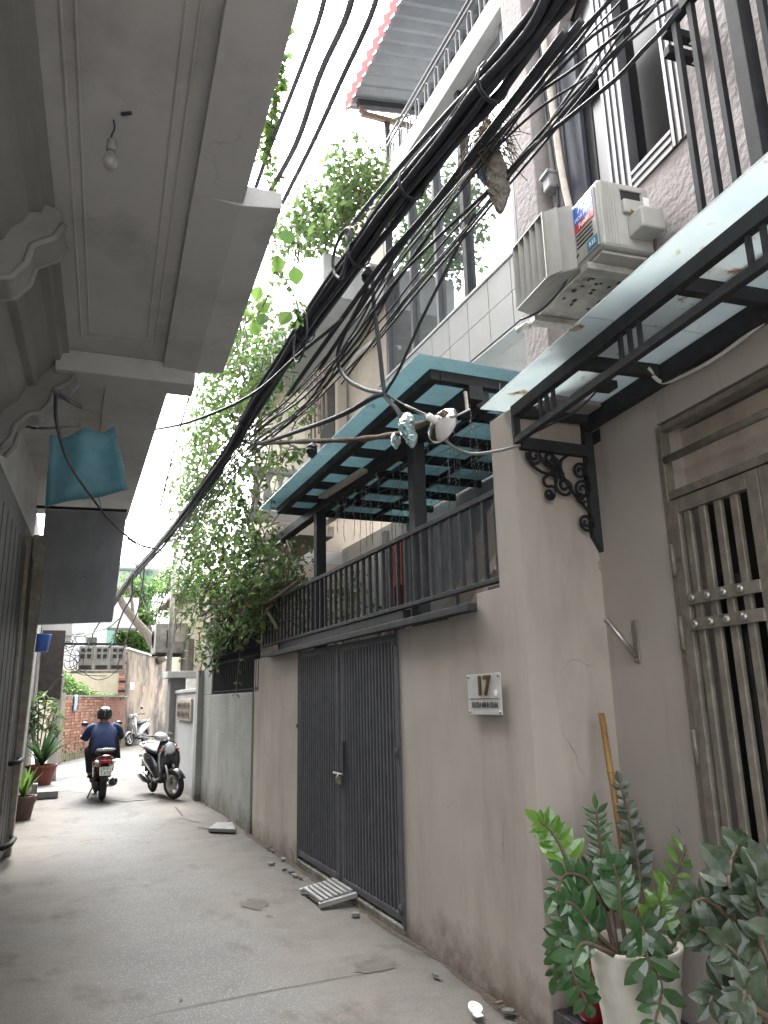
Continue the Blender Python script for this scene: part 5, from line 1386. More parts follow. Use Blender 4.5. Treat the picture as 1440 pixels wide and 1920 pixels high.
# loops and drops in the middle
cable(((1.420,3.444,3.726), (1.420,3.887,3.611), (1.420,3.948,3.497), (1.420,3.802,3.329), (1.420,3.511,3.143), (1.420,3.242,3.010)), 0.013, 'thick black cable looping down to the knot above the teal canopy', n=10)
cable(((1.420,3.376,3.820), (1.420,3.370,3.620), (1.420,3.299,3.269), (1.420,3.242,3.010), (1.420,3.097,2.867), (1.420,3.011,2.748)), 0.012, 'black cable dropping straight past the knot to the plastic bag', n=10)
cable(((1.320,6.526,3.878), (1.350,5.789,3.574), (1.380,4.650,3.294), (1.400,3.844,3.114), (1.420,3.399,3.052), (1.420,3.242,3.010)), 0.015, 'thick black cable running from the bundle to the knot above the teal canopy', n=10)
cable(((1.420,3.242,3.010), (1.430,3.073,3.080), (1.450,2.859,3.236), (1.480,2.577,3.415), (1.500,2.409,3.526)), 0.008, 'thin black wire rising right from the knot')
cable(((1.420,3.242,3.010), (1.430,3.025,2.863), (1.440,2.771,2.711)), 0.006, 'short wire from the knot to the white lamp shade')
cable(((1.430,3.025,2.863), (1.440,2.876,2.768), (1.440,2.763,2.688), (1.500,2.744,2.588), (1.700,2.905,2.611), (1.950,3.065,2.701), (2.140,3.127,2.775)), 0.008, 'grey flex sagging from the lamp shade to the door canopy', mat='cable_grey', n=10)
# coil at upper middle
P = [Vector((1.250,3.409,3.867)) + Vector((0, 0.13 * math.cos(a) + 0.03 * math.sin(2 * a), 0.13 * math.sin(a))) for a in [i * 0.42 for i in range(28)]]
cable(P, 0.010, 'coil of spare black cable hung on the main bundle', n=2, name='cable_coil')
P = [Vector((1.200,4.055,3.689)) + Vector((0.02 * i / 20, 0.16 * math.cos(a), 0.16 * math.sin(a))) for i, a in enumerate([i * 0.3 + 2.0 for i in range(17)])]
cable(P, 0.007, 'thin open loop of cable left of the main bundle', n=2, name='cable_coil')
# long sagging line crossing to the left house
cable(((1.300,3.555,3.562), (1.250,4.222,3.647), (1.150,4.964,3.675), (1.000,5.846,3.819), (0.800,6.634,3.966), (0.600,8.339,4.485), (0.400,9.677,4.949), (0.200,14.694,6.962), (-0.100,2.936,2.672)), 0.012, 'sagging cable crossing from the bundle to the left house corbel', n=10)
cable(((-0.300,4.652,3.113), (-0.100,3.693,2.793), (0.150,13.455,6.335), (0.300,7.425,4.258)), 0.006, 'thin wire level in front of the teal plastic sheet')
cable(((-0.100,2.961,2.671), (-0.100,3.515,2.735), (-0.050,4.666,2.911), (0.100,5.613,2.969), (0.300,6.067,2.865), (0.600,7.452,3.005), (0.900,8.353,3.141)), 0.009, 'cable hanging from the left corbel down past the teal sheet', n=10)
cable(((0.098,9.000,4.775), (0.091,9.000,4.439), (0.176,9.000,4.052), (0.285,9.000,3.738)), 0.005, 'thin drop wire in front of the teal sheet')
cable(((0.700,6.672,3.198), (0.800,6.575,3.781), (0.850,6.075,4.129)), 0.008, 'straight stay wire rising to the end of the left balcony')
# lower tangle towards the meter boxes
for k, a in enumerate((((1.065,14.000,3.782), (1.119,15.000,3.478), (1.076,17.000,3.275), (1.142,19.500,3.013), (1.052,19.900,2.846)), ((1.173,14.000,3.836), (1.358,15.000,3.589), (1.672,16.000,3.513), (2.008,15.500,4.118)), ((1.153,13.000,3.764), (1.291,15.000,3.380), (1.333,18.000,3.019), (1.268,19.900,2.390)),
                       ((0.097,17.000,2.867), (0.428,18.000,3.009), (0.915,19.000,3.250), (1.139,18.000,3.379)), ((0.249,19.900,2.908), (0.157,19.900,2.523), (0.357,19.900,2.242), (1.034,19.900,2.159)), ((0.409,19.800,2.327), (0.789,19.800,2.069), (1.149,19.800,2.193), (1.362,19.800,2.385)),
                       ((0.628,10.000,3.723), (0.822,11.000,3.563), (1.092,13.000,3.624)), ((0.612,10.000,3.651), (0.902,11.000,3.684), (1.293,12.000,3.857)), ((0.604,19.700,2.960), (0.638,18.500,3.176), (0.702,17.000,3.211), (0.705,15.000,3.162)), ((1.347,12.500,3.956), (1.703,14.000,3.760), (1.673,15.000,3.286), (1.595,15.500,3.130)))):
    cable(a, [0.02, 0.012, 0.014, 0.012, 0.01, 0.01, 0.007, 0.008, 0.016, 0.014][k], 'black cable in the tangle around the meter boxes', 'cables tangled around the meter boxes', wob=0.01, seed=k)
rs = random.Random(5)
for k in range(12):
    c = Vector((rs.uniform(0.0, 0.5), 19.9, rs.uniform(2.4, 3.1))); r0 = rs.uniform(0.1, 0.3)
    P = [c + Vector((r0 * math.cos(a), 0.05 * math.sin(a * 2), r0 * math.sin(a))) for a in [i * 0.5 + k for i in range(rs.randint(6, 14))]]
    cable(P, 0.010, 'black cable in the tangle around the meter boxes', 'cables tangled around the meter boxes', n=3)

# bare branch used as a prop, plastic bag and lamp shade at its end
tag(MB().tube(curve_pts([(1.360,5.832,3.589), (1.380,4.649,3.215), (1.400,3.759,2.930), (1.420,3.137,2.751), (1.430,2.917,2.716), (1.450,2.664,2.690)], 8), [0.012 + 0.007 * math.sin(i * 0.9) ** 2 for i in range(41)], 7).build('bare_branch', 'twig', smooth=True), 'bare brown branch lying across the cables towards the plastic bag', 'branch')
def crumple(c, sz, seed, n=10, k=9):
    rs = random.Random(seed); rings = []
    for i in range(k):
        f = i / (k - 1); r0 = math.sin(math.pi * (0.12 + 0.8 * f))
        rings.append([Vector(c) + Vector((sz[0] * r0 * math.cos(a) * rs.uniform(0.75, 1.2), sz[1] * r0 * math.sin(a) * rs.uniform(0.75, 1.2), sz[2] * (0.5 - f))) for a in [6.283 * j / n for j in range(n)]])
    return MB().loft(rings)
bg_ = thing('plastic_bag', 'torn pale teal plastic bag tied to the branch above the railing', 'bag', (1.400,2.951,2.645))
crumple((1.400,2.946,2.722), (0.040, 0.045, 0.13), 41, 20, 16).build('bag_body', 'bag_teal', bg_)
crumple((1.420,3.126,2.717), (0.024, 0.026, 0.085), 45, 16, 12).build('torn_strip', 'bag_teal', bg_)
crumple((1.410,2.925,2.658), (0.026, 0.030, 0.09), 48, 16, 12).build('torn_strip', 'bag_teal', bg_)
ls = thing('lamp_shade', 'white dish shaped lamp shade hanging by the teal canopy corner', 'lamp', (1.450,2.717,2.660))
c = Vector((1.450,2.717,2.660)); Mr = Vector((-0.89, -0.255, 0.28)).to_track_quat('Z', 'Y').to_matrix().to_4x4() @ Matrix.Scale(1.02, 4)
MB().lathe([(0.012, 0.03), (0.025, 0.028), (0.045, 0.018), (0.075, 0.0), (0.088, -0.018), (0.086, -0.02), (0.072, -0.004), (0.043, 0.012), (0.02, 0.02)], c, 26, M=Mr, capb=False, capt=False).build('dish', 'lamp_shade', ls, smooth=True)
MB().lathe([(0.004, 0.075), (0.016, 0.07), (0.018, 0.03), (0.012, 0.028)], c, 12, M=Mr).build('holder', 'plastic_white', ls, smooth=True)
MB().tube(curve_pts([c + Vector((0.02, 0, 0.03)), c + Vector((0.06, -0.05, 0.03)), Vector((1.900,3.222,2.980))], 6), 0.006, 6).build('wire', 'cable_grey', ls, smooth=True)
tag(MB().tube(curve_pts([(2.200,3.771,3.347), (2.200,3.764,3.290), (2.200,3.757,3.217)], 4), 0.012, 7).build('hanging_rag', 'foam'), 'short twisted strip of cloth hanging from the canopy stub beam', 'cloth strip')

# debris caught on the cables
db = thing('cable_debris', 'clump of dry straw and a torn grey sack caught on the cables', 'debris', (1.500,2.273,3.745))
rs = random.Random(14); m = MB(); c = Vector((1.480,2.238,3.759))
for i in range(320):
    p = c + Vector((rs.gauss(0, 0.035), rs.gauss(0, 0.05), rs.gauss(0.0, 0.07)))
    v = Vector((rs.uniform(-1, 1), rs.uniform(-1, 1), rs.uniform(-1.6, 0.3))) * 0.08
    m.tube([p, p + v * 0.6 + Vector((0, 0, -0.006)), p + v + Vector((rs.uniform(-.01, .01), 0, -0.02))], 0.0022, 4, cap=False)
m.build('straw', 'twig', db)
crumple((1.460,2.153,3.476), (0.045, 0.05, 0.26), 3, 16, 14).build('torn_sack', 'nest_grey', db)
crumple((1.500,2.312,3.669), (0.04, 0.04, 0.12), 6).build('blue_scrap', 'cloth_blue', db)
crumple((1.490,2.255,3.754), (0.05, 0.055, 0.2), 9, 14, 12).build('dark_core', 'twig', db)
# clumps and splice boxes
for k, (p, lab) in enumerate((((1.400,3.392,3.775), 'dark splice lump on the cables left of the glass panes'), ((1.360,4.285,3.031), 'small dark splice lump low on the branch'))):
    tag(crumple(p, (0.035, 0.06, 0.10), 20 + k).build('splice_lump', 'cable_black'), lab, 'cable splice')

# ================================================================== VINES AND TREES
def scatter(m, c, rad, n, size, rs, flat=0.0, hang=0.5):
    c = Vector(c)
    for i in range(n):
        while True:
            q = Vector((rs.uniform(-1, 1), rs.uniform(-1, 1), rs.uniform(-1, 1)))
            if q.length < 1: break
        q = q * (0.55 + 0.45 * q.length)
        p = c + Vector((q.x * rad[0], q.y * rad[1], q.z * rad[2]))
        a = rs.uniform(0, 6.283)
        d = Vector((math.cos(a), math.sin(a), rs.uniform(-1.2, 0.5) - hang * 0.4))
        s = size * rs.uniform(0.6, 1.3)
        m.leaf(p, d, (rs.uniform(-.7, .7), rs.uniform(-.7, .7), 1), s, s * 0.62, rs.uniform(0, 0.4))
vn = thing('hanging_vine', 'large green vine cascading over the old house and grey wall', 'vine', (2.2, 10.5, 1.6))
rs = random.Random(77); m = MB(); mbright = MB(); stems = MB()
blobs = [ ((2.000,9.544,6.667), 0.55, 240), ((1.950,10.234,6.739), 0.6, 330), ((2.000,8.976,5.838), 0.5, 260), ((1.900,10.529,6.339), 0.6, 330), ((1.950,9.712,5.590), 0.55, 300), ((1.850,11.083,6.024), 0.6, 330), ((1.850,12.027,5.812), 0.6, 330), ((1.950,10.419,5.277), 0.5, 260),
          ((1.850,12.473,5.381), 0.6, 330), ((1.950,11.221,5.020), 0.5, 260), ((1.850,12.627,4.850), 0.6, 330), ((1.950,11.124,4.478), 0.5, 280), ((2.000,9.807,4.453), 0.4, 160), ((1.900,11.958,4.148), 0.55, 330), ((1.950,10.195,3.779), 0.5, 300), ((2.050,9.315,3.884), 0.4, 170),
          ((1.900,12.124,3.738), 0.5, 300), ((1.950,10.519,3.380), 0.45, 300), ((2.000,9.184,3.292), 0.4, 240), ((2.050,8.419,3.346), 0.35, 160), ((1.950,11.102,3.157), 0.4, 260), ((1.980,9.684,2.885), 0.35, 200), ((2.000,8.708,2.881), 0.35, 200), ((1.900,12.573,3.366), 0.4, 220),
          ((2.000,10.824,2.427), 0.28, 150), ((2.000,9.556,2.422), 0.28, 150), ((2.050,8.610,2.428), 0.25, 120), ((2.020,11.303,2.153), 0.22, 80), ((1.900,12.925,2.960), 0.25, 90), ((2.100,7.868,2.937), 0.3, 120), ((2.100,8.324,2.704), 0.28, 120), ((2.100,8.547,6.262), 0.35, 120), ((2.100,7.993,5.625), 0.3, 90), ((2.100,8.762,5.312), 0.35, 130), ((2.150,7.915,5.116), 0.25, 70), ((2.100,9.024,4.968), 0.35, 120), ((2.150,7.657,4.172), 0.22, 70), ((2.100,8.982,4.444), 0.35, 130), ((2.150,7.248,4.466), 0.22, 60), ((1.850,13.552,4.882), 0.5, 150), ((1.850,13.576,4.288), 0.45, 140), ((1.850,14.503,5.762), 0.5, 120), ((1.880,13.091,3.626), 0.4, 150), ((2.050,9.293,6.962), 0.3, 60)]
prev = None
for i, (c, r0, n) in enumerate(blobs):
    c = Vector(c)
    bright = c.z > 5.2 and i % 3 != 2
    scatter(mbright if bright else m, c, (0.34, r0 * 1.05, r0), n, 0.095, rs)
    for k in range(3):
        a = c + Vector((rs.uniform(0, .3), rs.uniform(-r0, r0), rs.uniform(0, r0))); b = c + Vector((rs.uniform(-.3, .1), rs.uniform(-r0, r0), -r0 * rs.uniform(0.5, 1.6)))
        stems.tube(curve_pts([a, (a + b) / 2 + Vector((rs.uniform(-.2, .1), rs.uniform(-.2, .2), 0.1)), b], 4), 0.008, 4)
# trailing sprigs with a handful of leaves that break the outline
for k in range(46):
    c = Vector(rs.choice(blobs)[0]); d = Vector((rs.uniform(-0.6, 0.1), rs.uniform(-0.8, 0.9), rs.uniform(-1.1, 0.4))); ln = rs.uniform(0.5, 1.1)
    P = curve_pts([c, c + d * ln * 0.5 + Vector((0, 0, 0.08)), c + d * ln + Vector((0, 0, -0.12))], 6)
    stems.tube(P, 0.005, 4)
    for p in P[4:]:
        for q in range(2):
            a = rs.uniform(0, 6.28); s = rs.uniform(0.06, 0.11)
            m.leaf(p, (math.cos(a), math.sin(a), rs.uniform(-1, .3)), (0, 0, 1), s, s * .65, .2)
m.build('foliage', 'leaf_vine', vn); mbright.build('foliage', 'leaf_bright', vn); stems.build('stems', 'vine_stem', vn)
for k, P in enumerate((((2.050,8.600,2.303), (2.000,9.879,2.348), (1.980,10.950,2.591), (1.950,12.068,2.614)), ((2.150,7.215,2.663), (2.100,8.316,2.580), (2.050,9.497,2.656), (2.000,11.968,2.606)), ((2.120,7.910,2.242), (2.100,8.852,2.841), (2.100,9.200,3.579), (2.050,10.053,4.527)))):
    MB().tube(curve_pts(P, 8), 0.022, 6, r1=0.010).build('trunk', 'vine_stem', vn, smooth=True)

tt = thing('terrace_shrub', 'wild yellowish green shrub spilling from the upper balcony of the old house', 'shrub', (2.4, 7.2, 6.1))
m = MB(); st = MB(); rs = random.Random(5)
for c, r0, n in (((2.400,7.259,7.120), 0.35, 300), ((2.500,6.795,7.105), 0.4, 320), ((2.500,6.298,6.943), 0.35, 280), ((2.300,7.464,7.014), 0.3, 220), ((2.300,6.773,6.425), 0.3, 220), ((2.200,7.456,6.695), 0.25, 140), ((2.500,6.014,6.479), 0.3, 240), ((2.400,6.371,6.382), 0.35, 260), ((2.200,7.927,7.141), 0.2, 70)):
    scatter(m, c, (0.4, r0 * 1.1, r0), n, 0.085, rs, hang=0.2); c = Vector(c)
    for k in range(7):
        v = Vector((rs.uniform(-.6, .3), rs.uniform(-.6, .8), rs.uniform(-.1, .9))) * rs.uniform(.3, .7)
        st.tube(curve_pts([c - Vector((0, 0, .2)), c + v * .6, c + v], 4), 0.006, 4)
        for q in range(5):
            p = c + v * rs.uniform(.5, 1.0); a = rs.uniform(0, 6.28)
            m.leaf(p, (math.cos(a), math.sin(a), rs.uniform(-.6, .6)), (0, 0, 1), 0.09, 0.05, .2)
m.build('foliage', 'leaf_vine', tt); st.build('stems', 'vine_stem', tt)

hv = thing('heart_leaf_vine', 'heart leaved climber trailing on wires beside the left balcony beam', 'vine', (1.100,4.229,4.572))
m = MB(); st = MB(); rs = random.Random(15)
P = curve_pts([(1.100,4.533,4.881), (1.100,4.294,4.492), (1.120,4.290,4.273), (1.100,4.488,4.160), (1.100,4.965,4.199)], 6)
P2 = curve_pts([(1.120,4.290,4.273), (1.150,4.069,4.018), (1.150,3.889,3.739), (1.150,4.121,3.748)], 6)
P3 = curve_pts([(0.920,3.527,5.142), (0.920,3.677,4.970), (0.940,3.836,4.837), (0.980,3.846,4.568)], 8)
P4 = curve_pts([(0.920,3.416,5.264), (0.920,3.559,5.057), (0.920,3.697,4.872), (0.920,3.956,4.807)], 8)
for Q in (P, P2, P3, P4):
    st.tube(Q, 0.005, 5)
    for p in Q:
        for k in range(4 if Q in (P3, P4) else 2):
            a = rs.uniform(0, 6.28); s = rs.uniform(0.03, 0.07)
            m.leaf(p + Vector((rs.uniform(-.03, .03), rs.uniform(-.03, .03), 0)), (math.cos(a), math.sin(a), rs.uniform(-1, .2)), (0, 0, 1), s, s * 0.8, .2)
for p in ((1.100,4.027,4.393), (1.100,4.683,4.363), (1.100,4.610,4.206), (1.120,3.958,3.787), (1.120,3.884,4.053), (1.100,4.218,4.325), (1.100,4.795,4.156), (1.100,4.480,4.035)):
    a = rs.uniform(0, 6.28)
    m.bigleaf(p, (math.cos(a) * 0.4 - .2, math.sin(a) * 0.4, -0.8), (-0.3, -1, 0.4), 0.11, 0.10, .15)
m.build('leaves', 'leaf_bright', hv); st.build('stem', 'vine_stem', hv)

def tree(name, label, base, top, crown, mat, seed, size=0.2, n=450, lean=None):
    t = thing(name, label, 'tree', base); rs = random.Random(seed); b = Vector(base); tp = Vector(top)
    tr = MB().tube(curve_pts([b, b.lerp(tp, 0.5) + Vector((rs.uniform(-.2, .2), 0, 0)), tp], 6), 0.22, 9, r1=0.09)
    for c, r0 in crown:
        c = Vector(c); tr.tube(curve_pts([tp, tp.lerp(c, 0.5) + Vector((0, 0, 0.15)), c], 4), 0.07, 6, r1=0.02)
    tr.build('trunk', 'bark', t, smooth=True)
    m = MB()
    for c, r0 in crown: 
        for q in range(4):
            scatter(m, Vector(c) + Vector((rs.uniform(-.6, .6), rs.uniform(-.6, .6), rs.uniform(-.5, .5))) * r0, (r0 * 0.6, r0 * 0.6, r0 * 0.45), n // 4, size, rs, hang=0.1)
    m.build('crown', mat, t)
    return t
tree('garden_tree', 'bright green leafy tree above the stained wall', (4.2, 37.5, 0), (4.0, 38, 4.5), [((3.412,40.000,7.063), 1.2), ((3.159,40.000,5.959), 1.2), ((3.808,39.000,5.597), 1.1), ((3.450,39.000,4.667), 1.1), ((2.904,39.000,4.531), 0.9), ((3.938,38.000,4.463), 0.9), ((2.987,42.000,7.177), 1.0), ((3.232,38.000,3.823), 0.7)], 'leaf_bright', 61, 0.26, 620)
tree('far_tree', 'far green tree behind the mint block', (6.0, 52, 0), (5.5, 52, 6), [((5.711,52.000,9.503), 1.6), ((5.034,52.000,9.114), 1.3), ((6.267,50.000,8.520), 1.5)], 'leaf_bright', 63, 0.3, 500)
lt_ = thing('leaning_trunk', 'bare grey tree trunk leaning across the green tree', 'tree', (3.788,33.000,3.231))
MB().tube(curve_pts([(3.901,33.000,3.142), (3.306,33.000,4.183), (2.732,33.000,4.845), (2.203,33.000,5.506), (1.795,33.000,6.281)], 6), 0.22, 9, r1=0.13).build('trunk', 'bark', lt_, smooth=True)
MB().tube(curve_pts([(2.619,33.000,4.955), (2.482,33.000,5.852), (2.222,33.000,6.639)], 5), 0.08, 7, r1=0.04).build('limb', 'bark', lt_, smooth=True)
sh = thing('wall_top_shrub', 'bright green shrub behind and along the top of the brick wall', 'shrub', (0.6, 24.5, 1.7))
m = MB(); rs = random.Random(17)
for i in range(16):
    t_ = i / 15
    c = Vector((0.0, 22.9, 1.9)).lerp(Vector((2.0, 28.9, 1.78)), t_)
    scatter(m, c + Vector((-0.12, 0, 0.28 * max(0, 1 - t_ * 2.2) - 0.05)), (0.25, 0.45, 0.10 + 0.42 * max(0, 1 - t_ * 2.0)), int(120 if t_ > 0.45 else 330), 0.11, rs)
m.build('foliage', 'leaf_bright', sh)
MB().tube(curve_pts([(0.2, 23.2, 1.5), (0.4, 24, 1.9), (1.2, 26.5, 1.9)], 5), 0.02, 5).build('stem', 'vine_stem', sh)
cv = thing('courtyard_plant', 'light green climbing plant behind the railing left of the white wall', 'plant', (2.7, 7.6, 2.0))
m = MB(); rs = random.Random(19)
for c, r0, n in (((2.75, 7.3, 2.55), 0.3, 160), ((2.6, 8.0, 2.45), 0.35, 200), ((2.5, 8.5, 2.6), 0.4, 220), ((2.45, 8.2, 3.0), 0.3, 120), ((2.9, 6.9, 2.3), 0.18, 60), ((2.6, 7.6, 2.2), 0.25, 90)):
    scatter(m, c, (0.25, r0, r0), n, 0.07, rs)
m.build('foliage', 'leaf_vine', cv)
MB().tube(curve_pts([(2.7, 7.5, 1.2), (2.65, 7.8, 2.0), (2.5, 8.3, 2.9)], 6), 0.012, 5).build('stem', 'vine_stem', cv)

# ================================================================== ZZ PLANTS BY THE STEEL DOOR
def zz_stem(m, st, pts, nl, ln, rs, wide=0.52, curl=0.2, start=0.25, face=None):
    P = curve_pts(pts, 10); k = len(P)
    st.tube(P, [0.009 * (1 - 0.7 * i / (k - 1)) + 0.002 for i in range(k)], 6)
    face = Vector(face or (-0.5, -0.8, 0.3)).normalized()
    nl = max(4, int(nl * 0.78)); ln *= 1.06
    for i in range(nl):
        f = start + (1 - start) * (i + 0.5) / nl
        idx = min(k - 2, int(f * (k - 1)))
        p = P[idx].lerp(P[idx + 1], f * (k - 1) - idx)
        t = (P[idx + 1] - P[idx]).normalized()
        sd = t.cross(face).normalized()
        s = ln * (0.72 + 0.4 * math.sin(math.pi * min(1, f + 0.1))) * rs.uniform(0.68, 1.22)
        for sg_ in (-1, 1):
            d = sd * sg_ * 0.85 + t * rs.uniform(0.45, 0.75) + face * rs.uniform(-0.05, 0.3)
            m.bigleaf(p, d, face + sd * sg_ * rs.uniform(-0.3, 0.25), s, s * wide, curl * rs.uniform(0.4, 1.5))
    t = (P[-1] - P[-2]).normalized()
    m.bigleaf(P[-1], t, face, ln * 0.9, ln * 0.9 * wide, curl)
wp = thing('potted_zz_plant', 'glossy green plant in the ribbed white planter by the steel door', 'potted plant', (2.26, 2.72, 0.0))
px_, py_ = 2.245, 2.72
prof = [(0.125, 0.02)]
for i in range(16):
    f = i / 15; prof.append((0.125 + 0.06 * f + 0.004 * math.sin(f * 40), 0.03 + 0.455 * f))
prof += [(0.190, 0.50), (0.176, 0.50), (0.17, 0.45)]
MB().lathe(prof, (px_, py_, 0), 32, capt=False, wob=0.012).build('planter', 'planter_white', wp, smooth=True)
MB().lathe([(0.01, 0.455), (0.172, 0.455)], (px_, py_, 0), 24, capb=False, capt=False).build('soil', 'soil', wp)
rs = random.Random(2)
B0 = Vector((px_, py_, 0.46))
def PB(dx, dy): return B0 + Vector((dx, dy, 0))
m = MB(); st = MB(); mn = MB(); md = MB()
zz_stem(mn, st, [PB(-.08, .02), (1.991,2.750,0.619), (1.996,2.800,0.829), (1.953,2.820,0.933), (1.896,2.820,0.980)], 9, 0.085, rs, start=0.45)          # arching tip top left
zz_stem(m, st, [PB(-.06, .05), (2.150,2.780,0.632), (2.095,2.800,0.736), (1.955,2.750,0.781), (1.861,2.700,0.723)], 10, 0.095, rs, start=0.3)
zz_stem(m, st, [PB(-.08, .0), (2.027,2.700,0.587), (1.958,2.700,0.673), (1.895,2.680,0.704)], 9, 0.09, rs, start=0.2)
zz_stem(m, st, [PB(-.05, .05), (2.282,2.900,0.676), (2.297,2.950,0.841), (2.292,2.950,0.977)], 12, 0.08, rs, wide=0.34, start=0.35)      # dark upright behind
zz_stem(md, st, [PB(.02, .05), (2.415,2.850,0.671), (2.425,2.880,0.885), (2.401,2.900,1.089)], 14, 0.062, rs, wide=0.62, start=0.3)     # pale upright on the bamboo
zz_stem(mn, st, [PB(.06, .03), (2.448,2.750,0.604), (2.571,2.780,0.733), (2.721,2.800,0.916)], 10, 0.085, rs, wide=0.33, start=0.4)         # right bright frond
zz_stem(mn, st, [PB(.0, -.06), (2.244,2.600,0.545), (2.264,2.580,0.624), (2.286,2.580,0.680)], 6, 0.085, rs, start=0.45)
zz_stem(m, st, [PB(-.02, -.12), (2.124,2.520,0.581), (2.112,2.500,0.625), (2.097,2.470,0.526), (2.138,2.460,0.434), (2.090,2.470,0.300)], 13, 0.105, rs, start=0.25, wide=0.5)   # drooping over the rim
zz_stem(m, st, [PB(-.10, -.03), (1.994,2.600,0.541), (1.897,2.600,0.573), (1.851,2.600,0.489), (1.915,2.620,0.366)], 11, 0.085, rs, start=0.3)
zz_stem(m, st, [PB(-.1, .02), (1.976,2.700,0.594), (1.898,2.700,0.585), (1.864,2.700,0.495)], 9, 0.08, rs, start=0.3)
zz_stem(m, st, [PB(-.02, .02), (2.177,2.700,0.607), (2.194,2.720,0.721), (2.177,2.720,0.804)], 8, 0.10, rs, start=0.35)
zz_stem(m, st, [PB(.08, .0), (2.373,2.660,0.474), (2.472,2.660,0.560)], 3, 0.07, rs, start=0.6)
m.build('leaves', 'leaf_zz', wp); mn.build('young_leaves', 'leaf_zz_new', wp); md.build('dusty_leaves', 'leaf_zz_dusty', wp); st.build('stems', 'vine_stem', wp, smooth=True)

rp = thing('red_vase', 'tall dark red glazed vase behind the white planter', 'vase', (2.28, 3.08, 0.0))
MB().lathe([(0.06, 0.10), (0.075, 0.14), (0.075, 0.50), (0.085, 0.56), (0.07, 0.565), (0.06, 0.5)], (2.27, 3.06, 0), 24, capt=False).build('body', 'planter_red', rp, smooth=True)
MB().lathe([(0.001, 0.5), (0.062, 0.5)], (2.27, 3.06, 0), 24, capb=False, capt=False).build('soil', 'soil', rp)
m = MB(); st = MB(); V0 = Vector((2.27, 3.06, 0.52))
zz_stem(m, st, [V0, (2.181,3.000,0.495), (2.045,2.950,0.483), (2.004,2.950,0.347)], 9, 0.08, rs)
zz_stem(m, st, [V0, (2.321,3.000,0.564), (2.247,3.000,0.704), (2.153,2.950,0.723)], 9, 0.08, rs)
m.build('leaves', 'leaf_zz', rp); st.build('stems', 'vine_stem', rp)

dp = thing('dusty_zz_plant', 'large dusty leaved plant in front of the steel door at the right edge', 'potted plant', (2.45, 2.1, 0.0))
dx_, dy_ = 2.42, 2.0
MB().lathe([(0.13, 0.0), (0.17, 0.34), (0.185, 0.36), (0.165, 0.36), (0.16, 0.32)], (dx_, dy_, 0), 24, capt=False).build('pot', 'clay_brown', dp, smooth=True)
MB().lathe([(0.01, 0.32), (0.165, 0.32)], (dx_, dy_, 0), 24, capb=False, capt=False).build('soil', 'soil', dp)
m = MB(); st = MB(); rs = random.Random(6); D0 = Vector((dx_, dy_, 0.33))
for P, nl, ln in ((((2.159,2.050,0.696), (2.065,2.100,0.809), (1.996,2.100,0.817)), 8, 0.085), (((2.101,2.000,0.810), (2.127,2.050,0.911), (2.231,2.100,0.977)), 10, 0.095), (((2.140,1.950,0.817), (2.159,1.950,0.910), (2.244,1.950,0.966)), 9, 0.09),
                  (((2.049,2.000,0.662), (2.020,2.050,0.714), (1.958,2.050,0.753)), 8, 0.09), (((2.019,1.900,0.621), (2.001,1.950,0.697), (1.962,1.950,0.732)), 9, 0.09), (((2.078,1.900,0.685), (2.079,1.900,0.805), (2.065,1.900,0.852)), 9, 0.085),
                  (((1.998,1.950,0.565), (1.970,2.000,0.598), (1.919,2.000,0.562)), 9, 0.07), (((1.974,1.850,0.573), (1.922,1.850,0.637), (1.881,1.850,0.588)), 9, 0.075), (((2.082,1.850,0.771), (2.126,1.850,0.871), (2.090,1.850,0.920)), 9, 0.085), (((2.303,2.100,0.631), (2.271,2.150,0.689), (2.210,2.200,0.753)), 9, 0.085)):
    zz_stem(m, st, [D0 + Vector((rs.uniform(-.08, .08), rs.uniform(-.08, .08), 0))] + list(P), nl, ln, rs, wide=0.55, start=0.3)
m.build('leaves', 'leaf_zz_dusty', dp); st.build('stems', 'vine_stem', dp)

tag(MB().tube([(2.33, 2.78, 0.12), (2.43, 2.96, 0.8), (2.515, 3.13, 1.395)], 0.016, 10).tube([(2.43, 2.96, 0.8), (2.4311, 2.962, 0.81)], 0.018, 10).tube([(2.385, 2.876, 0.47), (2.386, 2.878, 0.48)], 0.018, 10).tube([(2.476, 3.053, 1.12), (2.477, 3.055, 1.13)], 0.018, 10).build('bamboo_pole', 'bamboo', smooth=True), 'yellow bamboo pole leaning in the corner behind the white planter', 'pole')
tag(MB().prism([(2.175, 2.35, 0.0), (2.175, 3.235, 0.0), (2.66, 3.235, 0.0), (2.56, 2.35, 0.0)], (0, 0, 0.10)).build('granite_step', 'granite_black', bevel=0.006), 'polished black granite step under the white planter', 'step')

